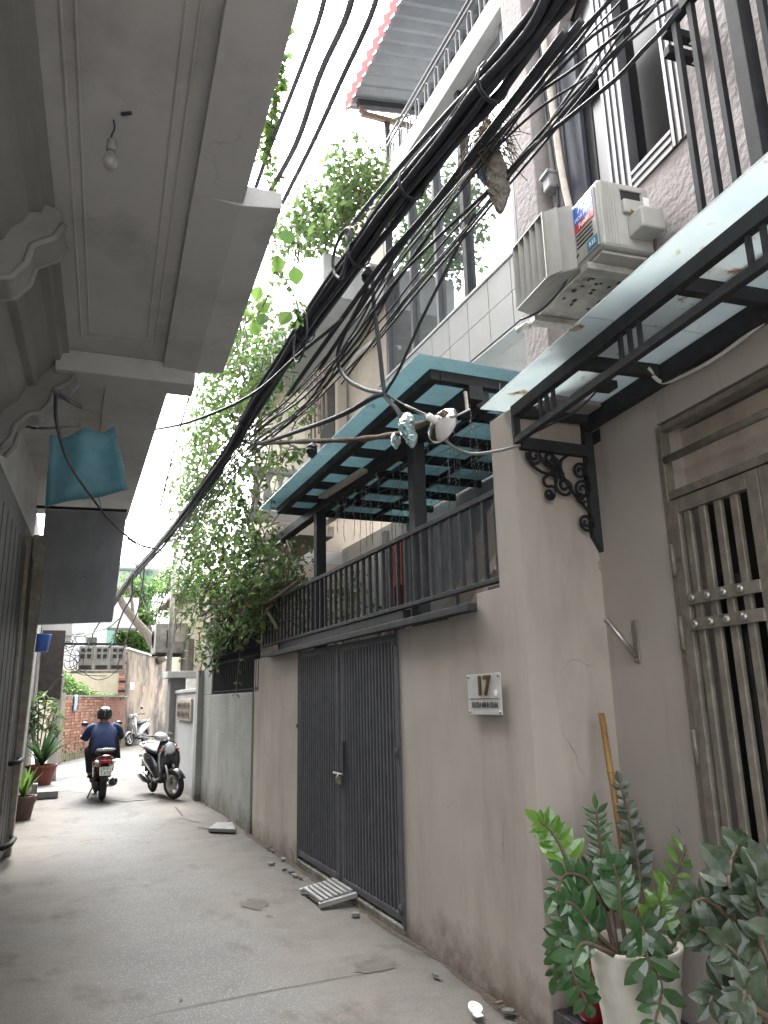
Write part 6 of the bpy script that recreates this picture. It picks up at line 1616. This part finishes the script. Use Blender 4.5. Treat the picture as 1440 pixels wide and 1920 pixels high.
# ================================================================== SCOOTERS
def ring(c, rx, rz, n=14, p=2.4, tilt=0.0):
    """cross section in the x-z plane at c (superellipse)"""
    out = []
    for j in range(n):
        a = 2 * math.pi * j / n
        ca, sa = math.cos(a), math.sin(a)
        out.append(Vector((c[0] + rx * abs(ca) ** (2 / p) * (1 if ca >= 0 else -1), c[1] + tilt * sa * rz, c[2] + rz * abs(sa) ** (2 / p) * (1 if sa >= 0 else -1))))
    return out
def wheel(t, y, r, w, M):
    wl_ = MB(); prof = []
    for i in range(9):
        a = math.pi * i / 8
        prof.append((r - w * 0.75 + w * 0.75 * math.sin(a), w / 2 * math.cos(a) * -1))
    wl_.lathe([(r * 0.66, -w / 2 * 0.8)] + prof + [(r * 0.66, w / 2 * 0.8)], (0, y, r), 26, 'X', capb=False, capt=False)
    ty = wl_.build('tyre', 'tyre', t, M, smooth=True)
    rim = MB().lathe([(r * 0.67, -0.03), (r * 0.60, -0.025), (r * 0.60, 0.025), (r * 0.67, 0.03)], (0, y, r), 26, 'X', capb=False, capt=False)
    rim.lathe([(0.045, -0.04), (0.045, 0.04)], (0, y, r), 12, 'X')
    for k in range(5):
        a = 2 * math.pi * k / 5 + 0.3
        rim.bar((0, y + 0.04 * math.cos(a), r + 0.04 * math.sin(a)), (0, y + r * 0.63 * math.cos(a), r + r * 0.63 * math.sin(a)), 0.03, 0.022, up=(1, 0, 0))
    rim.build('rim', 'scooter_silver', ty, M)
    disc = MB().lathe([(0.09, 0.045), (0.09, 0.05)], (0, y, r), 20, 'X').build('brake_disc', 'stainless', ty, M)
def scooter(name, label, loc, rz, body, accent, front_lamp='round', lean=0.0, plate=None, steer=0.0, sc=1.0, group=None, mirrors=True):
    """built pointing to +Y, tyres on z = 0"""
    t = thing(name, label, 'scooter', loc, None, 0.0, group)
    M = Matrix.Translation(loc) @ Matrix.Rotation(rz, 4, 'Z') @ Matrix.Rotation(lean, 4, 'Y') @ Matrix.Scale(sc, 4)
    S = Matrix.Translation((0, 0.62, 0)) @ Matrix.Rotation(steer, 4, 'Z') @ Matrix.Translation((0, -0.62, 0))
    MS = M @ S
    wheel(t, 0.64, 0.235, 0.095, MS)
    wheel(t, -0.62, 0.225, 0.11, M)
    # rear body
    rs_ = [ring((0, -0.92, 0.70), 0.05, 0.03), ring((0, -0.86, 0.68), 0.11, 0.08), ring((0, -0.70, 0.64), 0.155, 0.12), ring((0, -0.45, 0.58), 0.175, 0.155), ring((0, -0.22, 0.50), 0.16, 0.17), ring((0, -0.10, 0.40), 0.14, 0.13), ring((0, -0.02, 0.33), 0.12, 0.07)]
    MB().loft(rs_).build('rear_body', body, t, M, smooth=True)
    MB().loft([ring((s * 0.0, -0.80, 0.55), 0.165, 0.03), ring((0, -0.5, 0.47), 0.185, 0.06), ring((0, -0.2, 0.36), 0.17, 0.08)]).build('side_panel', accent, t, M, smooth=True) if False else None
    # seat
    MB().loft([ring((0, -0.84, 0.80), 0.09, 0.02), ring((0, -0.74, 0.795), 0.135, 0.05), ring((0, -0.45, 0.775), 0.15, 0.055), ring((0, -0.20, 0.735), 0.13, 0.05), ring((0, -0.06, 0.70), 0.08, 0.03)]).build('seat', 'seat_black', t, M, smooth=True)
    # floor board
    MB().loft([ring((0, -0.10, 0.28), 0.15, 0.05), ring((0, 0.1, 0.26), 0.16, 0.045), ring((0, 0.30, 0.29), 0.15, 0.05)]).build('floor_board', 'seat_black', t, M, smooth=True)
    # leg shield / front body
    sh = [ring((0, 0.30, 0.26), 0.13, 0.05), ring((0, 0.38, 0.42), 0.17, 0.07), ring((0, 0.42, 0.58), 0.19, 0.09), ring((0, 0.40, 0.74), 0.185, 0.09), ring((0, 0.36, 0.88), 0.15, 0.06), ring((0, 0.32, 0.95), 0.08, 0.03)]
    sec = []
    for (y, z, w, dp) in ((0.28, 0.26, 0.13, 0.05), (0.37, 0.40, 0.165, 0.075), (0.43, 0.55, 0.19, 0.095), (0.44, 0.70, 0.195, 0.105), (0.40, 0.83, 0.17, 0.09), (0.35, 0.93, 0.11, 0.06), (0.32, 0.97, 0.04, 0.03)):
        sec.append([Vector((w * math.cos(a), y + dp * math.sin(a), z + 0.03 * math.sin(a))) for a in [2 * math.pi * j / 16 for j in range(16)]])
    MB().loft(sec).build('leg_shield', body, t, M, smooth=True)
    # accent flashes down both sides of the shield
    for s in (-1, 1):
        MB().loft([[Vector((s * x, y + dy, z)) for (dy, x) in ((0, x0 - 0.02), (0.03, x0), (-0.03, x0 + 0.012))] for (x0, y, z) in ((0.10, 0.52, 0.86), (0.17, 0.50, 0.72), (0.175, 0.48, 0.58), (0.15, 0.44, 0.44))]).build('accent_trim', accent, t, M, smooth=True)
    # front fork and mudguard
    for s in (-1, 1):
        MB().tube([(s * 0.075, 0.64, 0.235), (s * 0.075, 0.55, 0.55)], 0.02, 8).build('fork_leg', 'stainless', t, MS, smooth=True)
    gv, gf = [], []
    for i in range(13):
        a = R(20 + 135 * i / 12)
        for j in range(7):
            b_ = (j / 6 - 0.5) * 2
            rr = 0.262 - 0.045 * abs(b_) ** 2.2
            gv.append((0.075 * b_, 0.64 + rr * math.cos(a), 0.235 + rr * math.sin(a)))
    for i in range(12):
        for j in range(6):
            q = i * 7 + j; gf.append((q, q + 1, q + 8, q + 7))
    o = MB().add(gv, gf).build('front_mudguard', body, t, MS, smooth=True)
    sd_ = o.modifiers.new('Solidify', 'SOLIDIFY'); sd_.thickness = 0.008
    # handlebar head
    MB().loft([ring((0, 0.26, 0.99), 0.07, 0.04), ring((0, 0.34, 1.01), 0.12, 0.065), ring((0, 0.42, 0.99), 0.11, 0.06), ring((0, 0.47, 0.96), 0.06, 0.035)]).build('handlebar_cowl', body if front_lamp == 'cowl' else accent, t, MS, smooth=True)
    MB().tube(curve_pts([(-0.33, 0.22, 1.02), (-0.20, 0.30, 1.03), (0, 0.34, 1.02), (0.20, 0.30, 1.03), (0.33, 0.22, 1.02)], 5), 0.013, 8).build('handlebar', 'dark_steel', t, MS, smooth=True)
    for s in (-1, 1):
        MB().tube([(s * 0.235, 0.275, 1.028), (s * 0.345, 0.21, 1.02)], 0.018, 8).build('grip', 'seat_black', t, MS, smooth=True)
        if mirrors: MB().tube(curve_pts([(s * 0.20, 0.30, 1.03), (s * 0.24, 0.30, 1.12), (s * 0.27, 0.28, 1.20)], 4), 0.006, 6).build('mirror_stalk', 'dark_steel', t, MS, smooth=True)
        if mirrors: MB().loft([ring((s * 0.29, 0.262, 1.23), 0.035, 0.025), ring((s * 0.29, 0.272, 1.23), 0.06, 0.04), ring((s * 0.29, 0.295, 1.23), 0.05, 0.03)]).build('mirror', 'scooter_dark', t, MS, smooth=True)
        MB().tube([(s * 0.21, 0.33, 1.02), (s * 0.32, 0.30, 1.015)], 0.007, 6).build('brake_lever', 'stainless', t, MS, smooth=True)
        MB().loft([ring((s * 0.135, 0.50, 0.79), 0.035, 0.02), ring((s * 0.135, 0.525, 0.785), 0.03, 0.018), ring((s * 0.135, 0.535, 0.785), 0.01, 0.008)]).build('indicator', 'lamp_orange', t, M, smooth=True)
    lampc = (0, 0.52, 0.80) if front_lamp == 'round' else (0, 0.47, 0.99)
    if front_lamp == 'round':
        MB().lathe([(0.085, -0.06), (0.10, 0.0), (0.095, 0.02), (0.085, 0.03)], lampc, 20, 'Y').build('lamp_ring', accent, t, M, smooth=True)
    MB().lathe([(0.08, 0.0), (0.078, 0.028), (0.05, 0.045), (0.01, 0.05)], lampc, 20, 'Y').build('headlight', 'lamp_clear', t, M, smooth=True)
    # tail: light, rack, number plate, rear mudguard
    MB().loft([ring((0, -0.86, 0.655), 0.10, 0.035), ring((0, -0.915, 0.65), 0.085, 0.03), ring((0, -0.935, 0.65), 0.05, 0.015)]).build('tail_light', 'lamp_red', t, M, smooth=True)
    for s in (-1, 1):
        MB().loft([ring((s * 0.135, -0.84, 0.645), 0.035, 0.03), ring((s * 0.13, -0.895, 0.64), 0.028, 0.022), ring((s * 0.125, -0.91, 0.64), 0.01, 0.01)]).build('rear_indicator', 'lamp_clear' if s else 'lamp_orange', t, M, smooth=True)
    MB().tube(curve_pts([(-0.12, -0.60, 0.79), (-0.14, -0.80, 0.83), (-0.07, -0.95, 0.845), (0.07, -0.95, 0.845), (0.14, -0.80, 0.83), (0.12, -0.60, 0.79)], 5), 0.014, 8).build('grab_rail', 'scooter_silver', t, M, smooth=True)
    MB().prism([(-0.06, -0.80, 0.56), (0.06, -0.80, 0.56), (0.05, -0.95, 0.34), (-0.05, -0.95, 0.34)], (0, 0.02, 0.01)).build('rear_mudguard', 'seat_black', t, M)
    pl = MB().prism([(-0.095, -0.945, 0.565), (0.095, -0.945, 0.565), (0.095, -0.985, 0.43), (-0.095, -0.985, 0.43)], (0, 0.006, 0.0)).build('number_plate', 'plate_white', t, M)
    if plate:
        TS2 = M @ Matrix.Translation((0, -0.968, 0.50)) @ Matrix.Rotation(R(90 - 16), 4, 'X')
        text_mesh(plate[0], 0.075, 'sign_black', 'plate_text', t, TS2 @ Matrix.Translation((0, 0.033, 0.004)), 0.001)
        text_mesh(plate[1], 0.075, 'sign_black', 'plate_text', t, TS2 @ Matrix.Translation((0, -0.033, 0.004)), 0.001)
    # engine, swing arm, exhaust, shock, stand
    MB().loft([ring((-0.10, -0.72, 0.24), 0.04, 0.06), ring((-0.11, -0.5, 0.26), 0.06, 0.09), ring((-0.09, -0.25, 0.28), 0.07, 0.09), ring((-0.06, -0.08, 0.28), 0.05, 0.05)]).build('engine', 'seat_black', t, M, smooth=True)
    MB().loft([ring((0.15, -0.92, 0.33), 0.03, 0.04), ring((0.155, -0.86, 0.32), 0.055, 0.065), ring((0.15, -0.55, 0.27), 0.055, 0.065), ring((0.12, -0.38, 0.22), 0.03, 0.035)]).build('exhaust', 'scooter_dark', t, M, smooth=True)
    MB().tube([(-0.13, -0.66, 0.30), (-0.13, -0.58, 0.56)], 0.025, 8).build('shock_absorber', 'dark_steel', t, M, smooth=True)
    MB().tube([(-0.12, -0.15, 0.20), (-0.20, -0.20, 0.012)], 0.012, 6).build('side_stand', 'dark_steel', t, M, smooth=True)
    return t, M
GX, GY, _ = (0.703,13.291,0.000)
rd_loc = Vector((GX + 0.02, GY + 0.68, 0.0))
sc1, MR = scooter('scooter', 'dark red scooter being ridden away up the alley', rd_loc, R(2), 'scooter_red', 'scooter_dark', 'cowl', plate=('29-F1', '7.610'), sc=0.95)
sc2, M2 = scooter('scooter', 'black retro scooter with round headlamp parked by the white wall', Vector((1.70, 13.50, 0)), R(180 + 9), 'scooter_dark', 'scooter_silver', 'round', lean=R(5), steer=R(24), sc=0.97, mirrors=False)
sc3, M3 = scooter('scooter', 'silver scooter parked against the stained wall at the bend', Vector((2.680,29.567,0.000)) + Vector((0.1, 0.4, 0.0)), R(180 - 28), 'scooter_silver', 'scooter_silver', 'cowl', lean=R(6), steer=R(-20), sc=1.05)

# ================================================================== RIDER
rider = thing('person', 'rider in navy short sleeved shirt and dark helmet seen from behind', 'person', rd_loc)
def skin_mesh(name, joints, edges, mat, parent, M, root=0, sub=2):
    me = bpy.data.meshes.new(name)
    T = ROOTM[parent.name].inverted() @ M
    me.from_pydata([tuple(T @ Vector(j[:3])) for j in joints], edges, [])
    me.materials.append(MATS[mat])
    o = bpy.data.objects.new(name, me); COL.objects.link(o); o.parent = parent
    ROOTM[o.name] = ROOTM[parent.name]
    sk = o.modifiers.new('Skin', 'SKIN'); sk.use_smooth_shade = True
    if not me.skin_vertices:
        bpy.context.view_layer.objects.active = o
    sv = me.skin_vertices[0].data if me.skin_vertices else None
    if sv:
        for i, j in enumerate(joints):
            r_ = j[3]
            sv[i].radius = (r_, r_ * (j[4] if len(j) > 4 else 1.0))
            sv[i].use_root = (i == root)
    ss = o.modifiers.new('Subdivision', 'SUBSURF'); ss.levels = sub; ss.render_levels = sub
    return o
# body: pelvis, spine, neck, head, arms to the grips, legs to the floor board
J = [(0, -0.34, 0.84, 0.11, 1.0), (0, -0.31, 0.96, 0.10), (0, -0.26, 1.08, 0.09), (0, -0.20, 1.17, 0.07), (0, -0.17, 1.265, 0.055), (0, -0.15, 1.32, 0.085), (0, -0.14, 1.39, 0.09),
     (-0.19, -0.19, 1.15, 0.05), (-0.31, -0.06, 1.01, 0.05), (-0.34, 0.10, 1.01, 0.04), (-0.30, 0.22, 1.03, 0.036),
     (0.19, -0.19, 1.15, 0.05), (0.31, -0.06, 1.01, 0.05), (0.34, 0.10, 1.01, 0.04), (0.30, 0.22, 1.03, 0.036),
     (-0.13, -0.26, 0.82, 0.09), (-0.19, 0.12, 0.78, 0.075), (-0.16, 0.12, 0.40, 0.05), (-0.15, 0.20, 0.34, 0.04),
     (0.13, -0.26, 0.82, 0.09), (0.19, 0.12, 0.78, 0.075), (0.16, 0.12, 0.40, 0.05), (0.15, 0.20, 0.34, 0.04)]
E_ = [(0, 1), (1, 2), (2, 3), (3, 4), (4, 5), (5, 6), (3, 7), (7, 8), (8, 9), (9, 10), (3, 11), (11, 12), (12, 13), (13, 14), (0, 15), (15, 16), (16, 17), (17, 18), (0, 19), (19, 20), (20, 21), (21, 22)]
skin_mesh('body', J, E_, 'skin', rider, MR)
def oval(c, rx, ry, n=18, p=2.3):
    out = []
    for k in range(n):
        a = 2 * math.pi * k / n; ca, sa = math.cos(a), math.sin(a)
        out.append(Vector((c[0] + rx * abs(ca) ** (2 / p) * (1 if ca >= 0 else -1), c[1] + ry * abs(sa) ** (2 / p) * (1 if sa >= 0 else -1), c[2])))
    return out
shirt = MB()
rr_ = random.Random(3); rings = []
for (y, z, rx, ry) in ((-0.37, 0.76, 0.20, 0.15), (-0.365, 0.82, 0.215, 0.16), (-0.35, 0.90, 0.21, 0.155), (-0.325, 0.98, 0.205, 0.145), (-0.29, 1.06, 0.215, 0.14), (-0.25, 1.13, 0.225, 0.13), (-0.22, 1.19, 0.205, 0.11), (-0.195, 1.235, 0.14, 0.085), (-0.18, 1.265, 0.075, 0.07)):
    rings.append([q + Vector((rr_.uniform(-.006, .006), rr_.uniform(-.008, .008), rr_.uniform(-.008, .008))) for q in oval((0, y, z), rx, ry)])
shirt.loft(rings)
for s in (-1, 1):
    shirt.tube(curve_pts([(s * 0.13, -0.21, 1.18), (s * 0.215, -0.19, 1.145), (s * 0.27, -0.12, 1.06), (s * 0.295, -0.06, 1.00)], 4), [0.085, 0.087, 0.088, 0.088, 0.087, 0.085, 0.082, 0.08, 0.077, 0.075, 0.074, 0.073, 0.072], 12)
so = shirt.build('shirt', 'shirt_navy', rider, MR, smooth=True)
JT = [(0, -0.36, 0.80, 0.18), (-0.12, -0.26, 0.83, 0.115), (-0.19, 0.12, 0.80, 0.10), (-0.17, 0.13, 0.58, 0.08), (-0.16, 0.12, 0.38, 0.07), (0.12, -0.26, 0.83, 0.115), (0.19, 0.12, 0.80, 0.10), (0.17, 0.13, 0.58, 0.08), (0.16, 0.12, 0.38, 0.07)]
skin_mesh('trousers', JT, [(0, 1), (1, 2), (2, 3), (3, 4), (0, 5), (5, 6), (6, 7), (7, 8)], 'trousers', rider, MR)
hel = MB(); 
hel.lathe([(0.118, -0.06), (0.130, -0.02), (0.134, 0.03), (0.125, 0.08), (0.10, 0.12), (0.06, 0.145), (0.015, 0.152)], (0, -0.14, 1.375), 22)
hel.build('helmet', 'helmet', rider, MR, smooth=True)
MB().prism([(-0.10, -0.02, 1.38), (0.10, -0.02, 1.38), (0.06, 0.04, 1.365), (-0.06, 0.04, 1.365)], (0, 0, 0.012)).build('helmet_peak', 'helmet', rider, MR)
for s in (-1, 1):
    MB().loft([ring((s * 0.15, 0.10, 0.335), 0.045, 0.03), ring((s * 0.15, 0.20, 0.33), 0.05, 0.03), ring((s * 0.15, 0.30, 0.322), 0.04, 0.02)]).build('shoe', 'seat_black', rider, MR, smooth=True)
    for k in range(4):
        MB().tube(curve_pts([(s * (0.285 + 0.018 * k), 0.20, 1.055), (s * (0.285 + 0.018 * k), 0.25, 1.05), (s * (0.285 + 0.018 * k), 0.255, 1.02), (s * (0.285 + 0.018 * k), 0.23, 1.0)], 3), 0.009, 6).build('finger', 'skin', rider, MR, smooth=True)
    MB().tube(curve_pts([(s * 0.275, 0.19, 1.05), (s * 0.262, 0.21, 1.02), (s * 0.268, 0.23, 1.0)], 3), 0.010, 6).build('thumb', 'skin', rider, MR, smooth=True)

# ================================================================== SMALL THINGS ON THE GROUND
gr_ = thing('metal_ramp', 'small slatted aluminium ramp lying at the foot of the gate', 'ramp', (1.927,5.928,0.020))
for y in (5.72, 6.20):
    MB().bar((1.88, y + 0.02, 0.02), (2.16, y - 0.02, 0.07), 0.05, 0.03).build('side_rail', 'ramp_metal', gr_)
for i in range(7):
    x = 1.905 + 0.038 * i; z = 0.045 + 0.0072 * i
    MB().bar((x, 5.74, z), (x, 6.18, z), 0.028, 0.018).build('slat', 'ramp_metal', gr_)
def stone(c, sx, sy, h, seed, mat, name, label, cat, group=None):
    rs = random.Random(seed); k = 9; c = Vector(c)
    lo = [c + Vector((sx * math.cos(6.283 * j / k) * rs.uniform(.75, 1.1), sy * math.sin(6.283 * j / k) * rs.uniform(.75, 1.1), 0)) for j in range(k)]
    hi = [p + Vector(((c.x - p.x) * 0.12, (c.y - p.y) * 0.12, h * rs.uniform(0.8, 1.1))) for p in lo]
    return tag(MB().loft([lo, hi]).build(name, mat), label, cat, group)
sl_ = MB().prism([(1.739,9.517,0.000), (2.015,9.270,0.000), (2.094,9.824,0.000), (1.903,9.894,0.000)], (0, 0, 0.045)).build('broken_slab', 'concrete', bevel=0.01)
tag(sl_, 'broken loose concrete slab at the foot of the grey wall', 'slab')
rs = random.Random(12)
for k in range(16):
    y = rs.uniform(3.4, 10.5); x = 2.16 - rs.uniform(0.03, 0.22)
    stone((x, y, 0.006), rs.uniform(0.012, 0.04), rs.uniform(0.012, 0.05), rs.uniform(0.01, 0.025), k, rs.choice(['concrete', 'concrete_dark', 'clay_brown']), 'rubble_chip', 'small chip of rubble at the foot of the garden wall', 'rubble', 'rubble chips along the garden wall')
cupb = Vector((1.972,3.602,0.012))
cu = thing('paper_cup', 'crushed white paper cup on the ground near the pink pillar', 'cup', cupb)
MB().lathe([(0.024, 0.0), (0.034, 0.012), (0.036, 0.02), (0.03, 0.02), (0.02, 0.008)], cupb, 16, M=Matrix.Rotation(R(28), 4, 'X'), wob=0.06).build('cup_body', 'litter_white', cu, smooth=True)
MB().box((cupb.x - 0.03, cupb.y - 0.07, 0.01), (cupb.x + 0.01, cupb.y - 0.03, 0.013)).build('paper_scrap', 'litter_white', cu)
for k in range(26):
    y = rs.uniform(2.5, 12); x = rs.uniform(-0.3, 2.0)
    m = MB(); a = rs.uniform(0, 6.28)
    m.leaf((x, y, 0.012), (math.cos(a), math.sin(a), 0.1), (0, 0, 1), rs.uniform(0.03, 0.06), 0.02, .1)
    tag(m.build('fallen_leaf', 'twig'), 'dry fallen leaf lying on the concrete alley', 'leaf', 'dry leaves fallen on the alley')
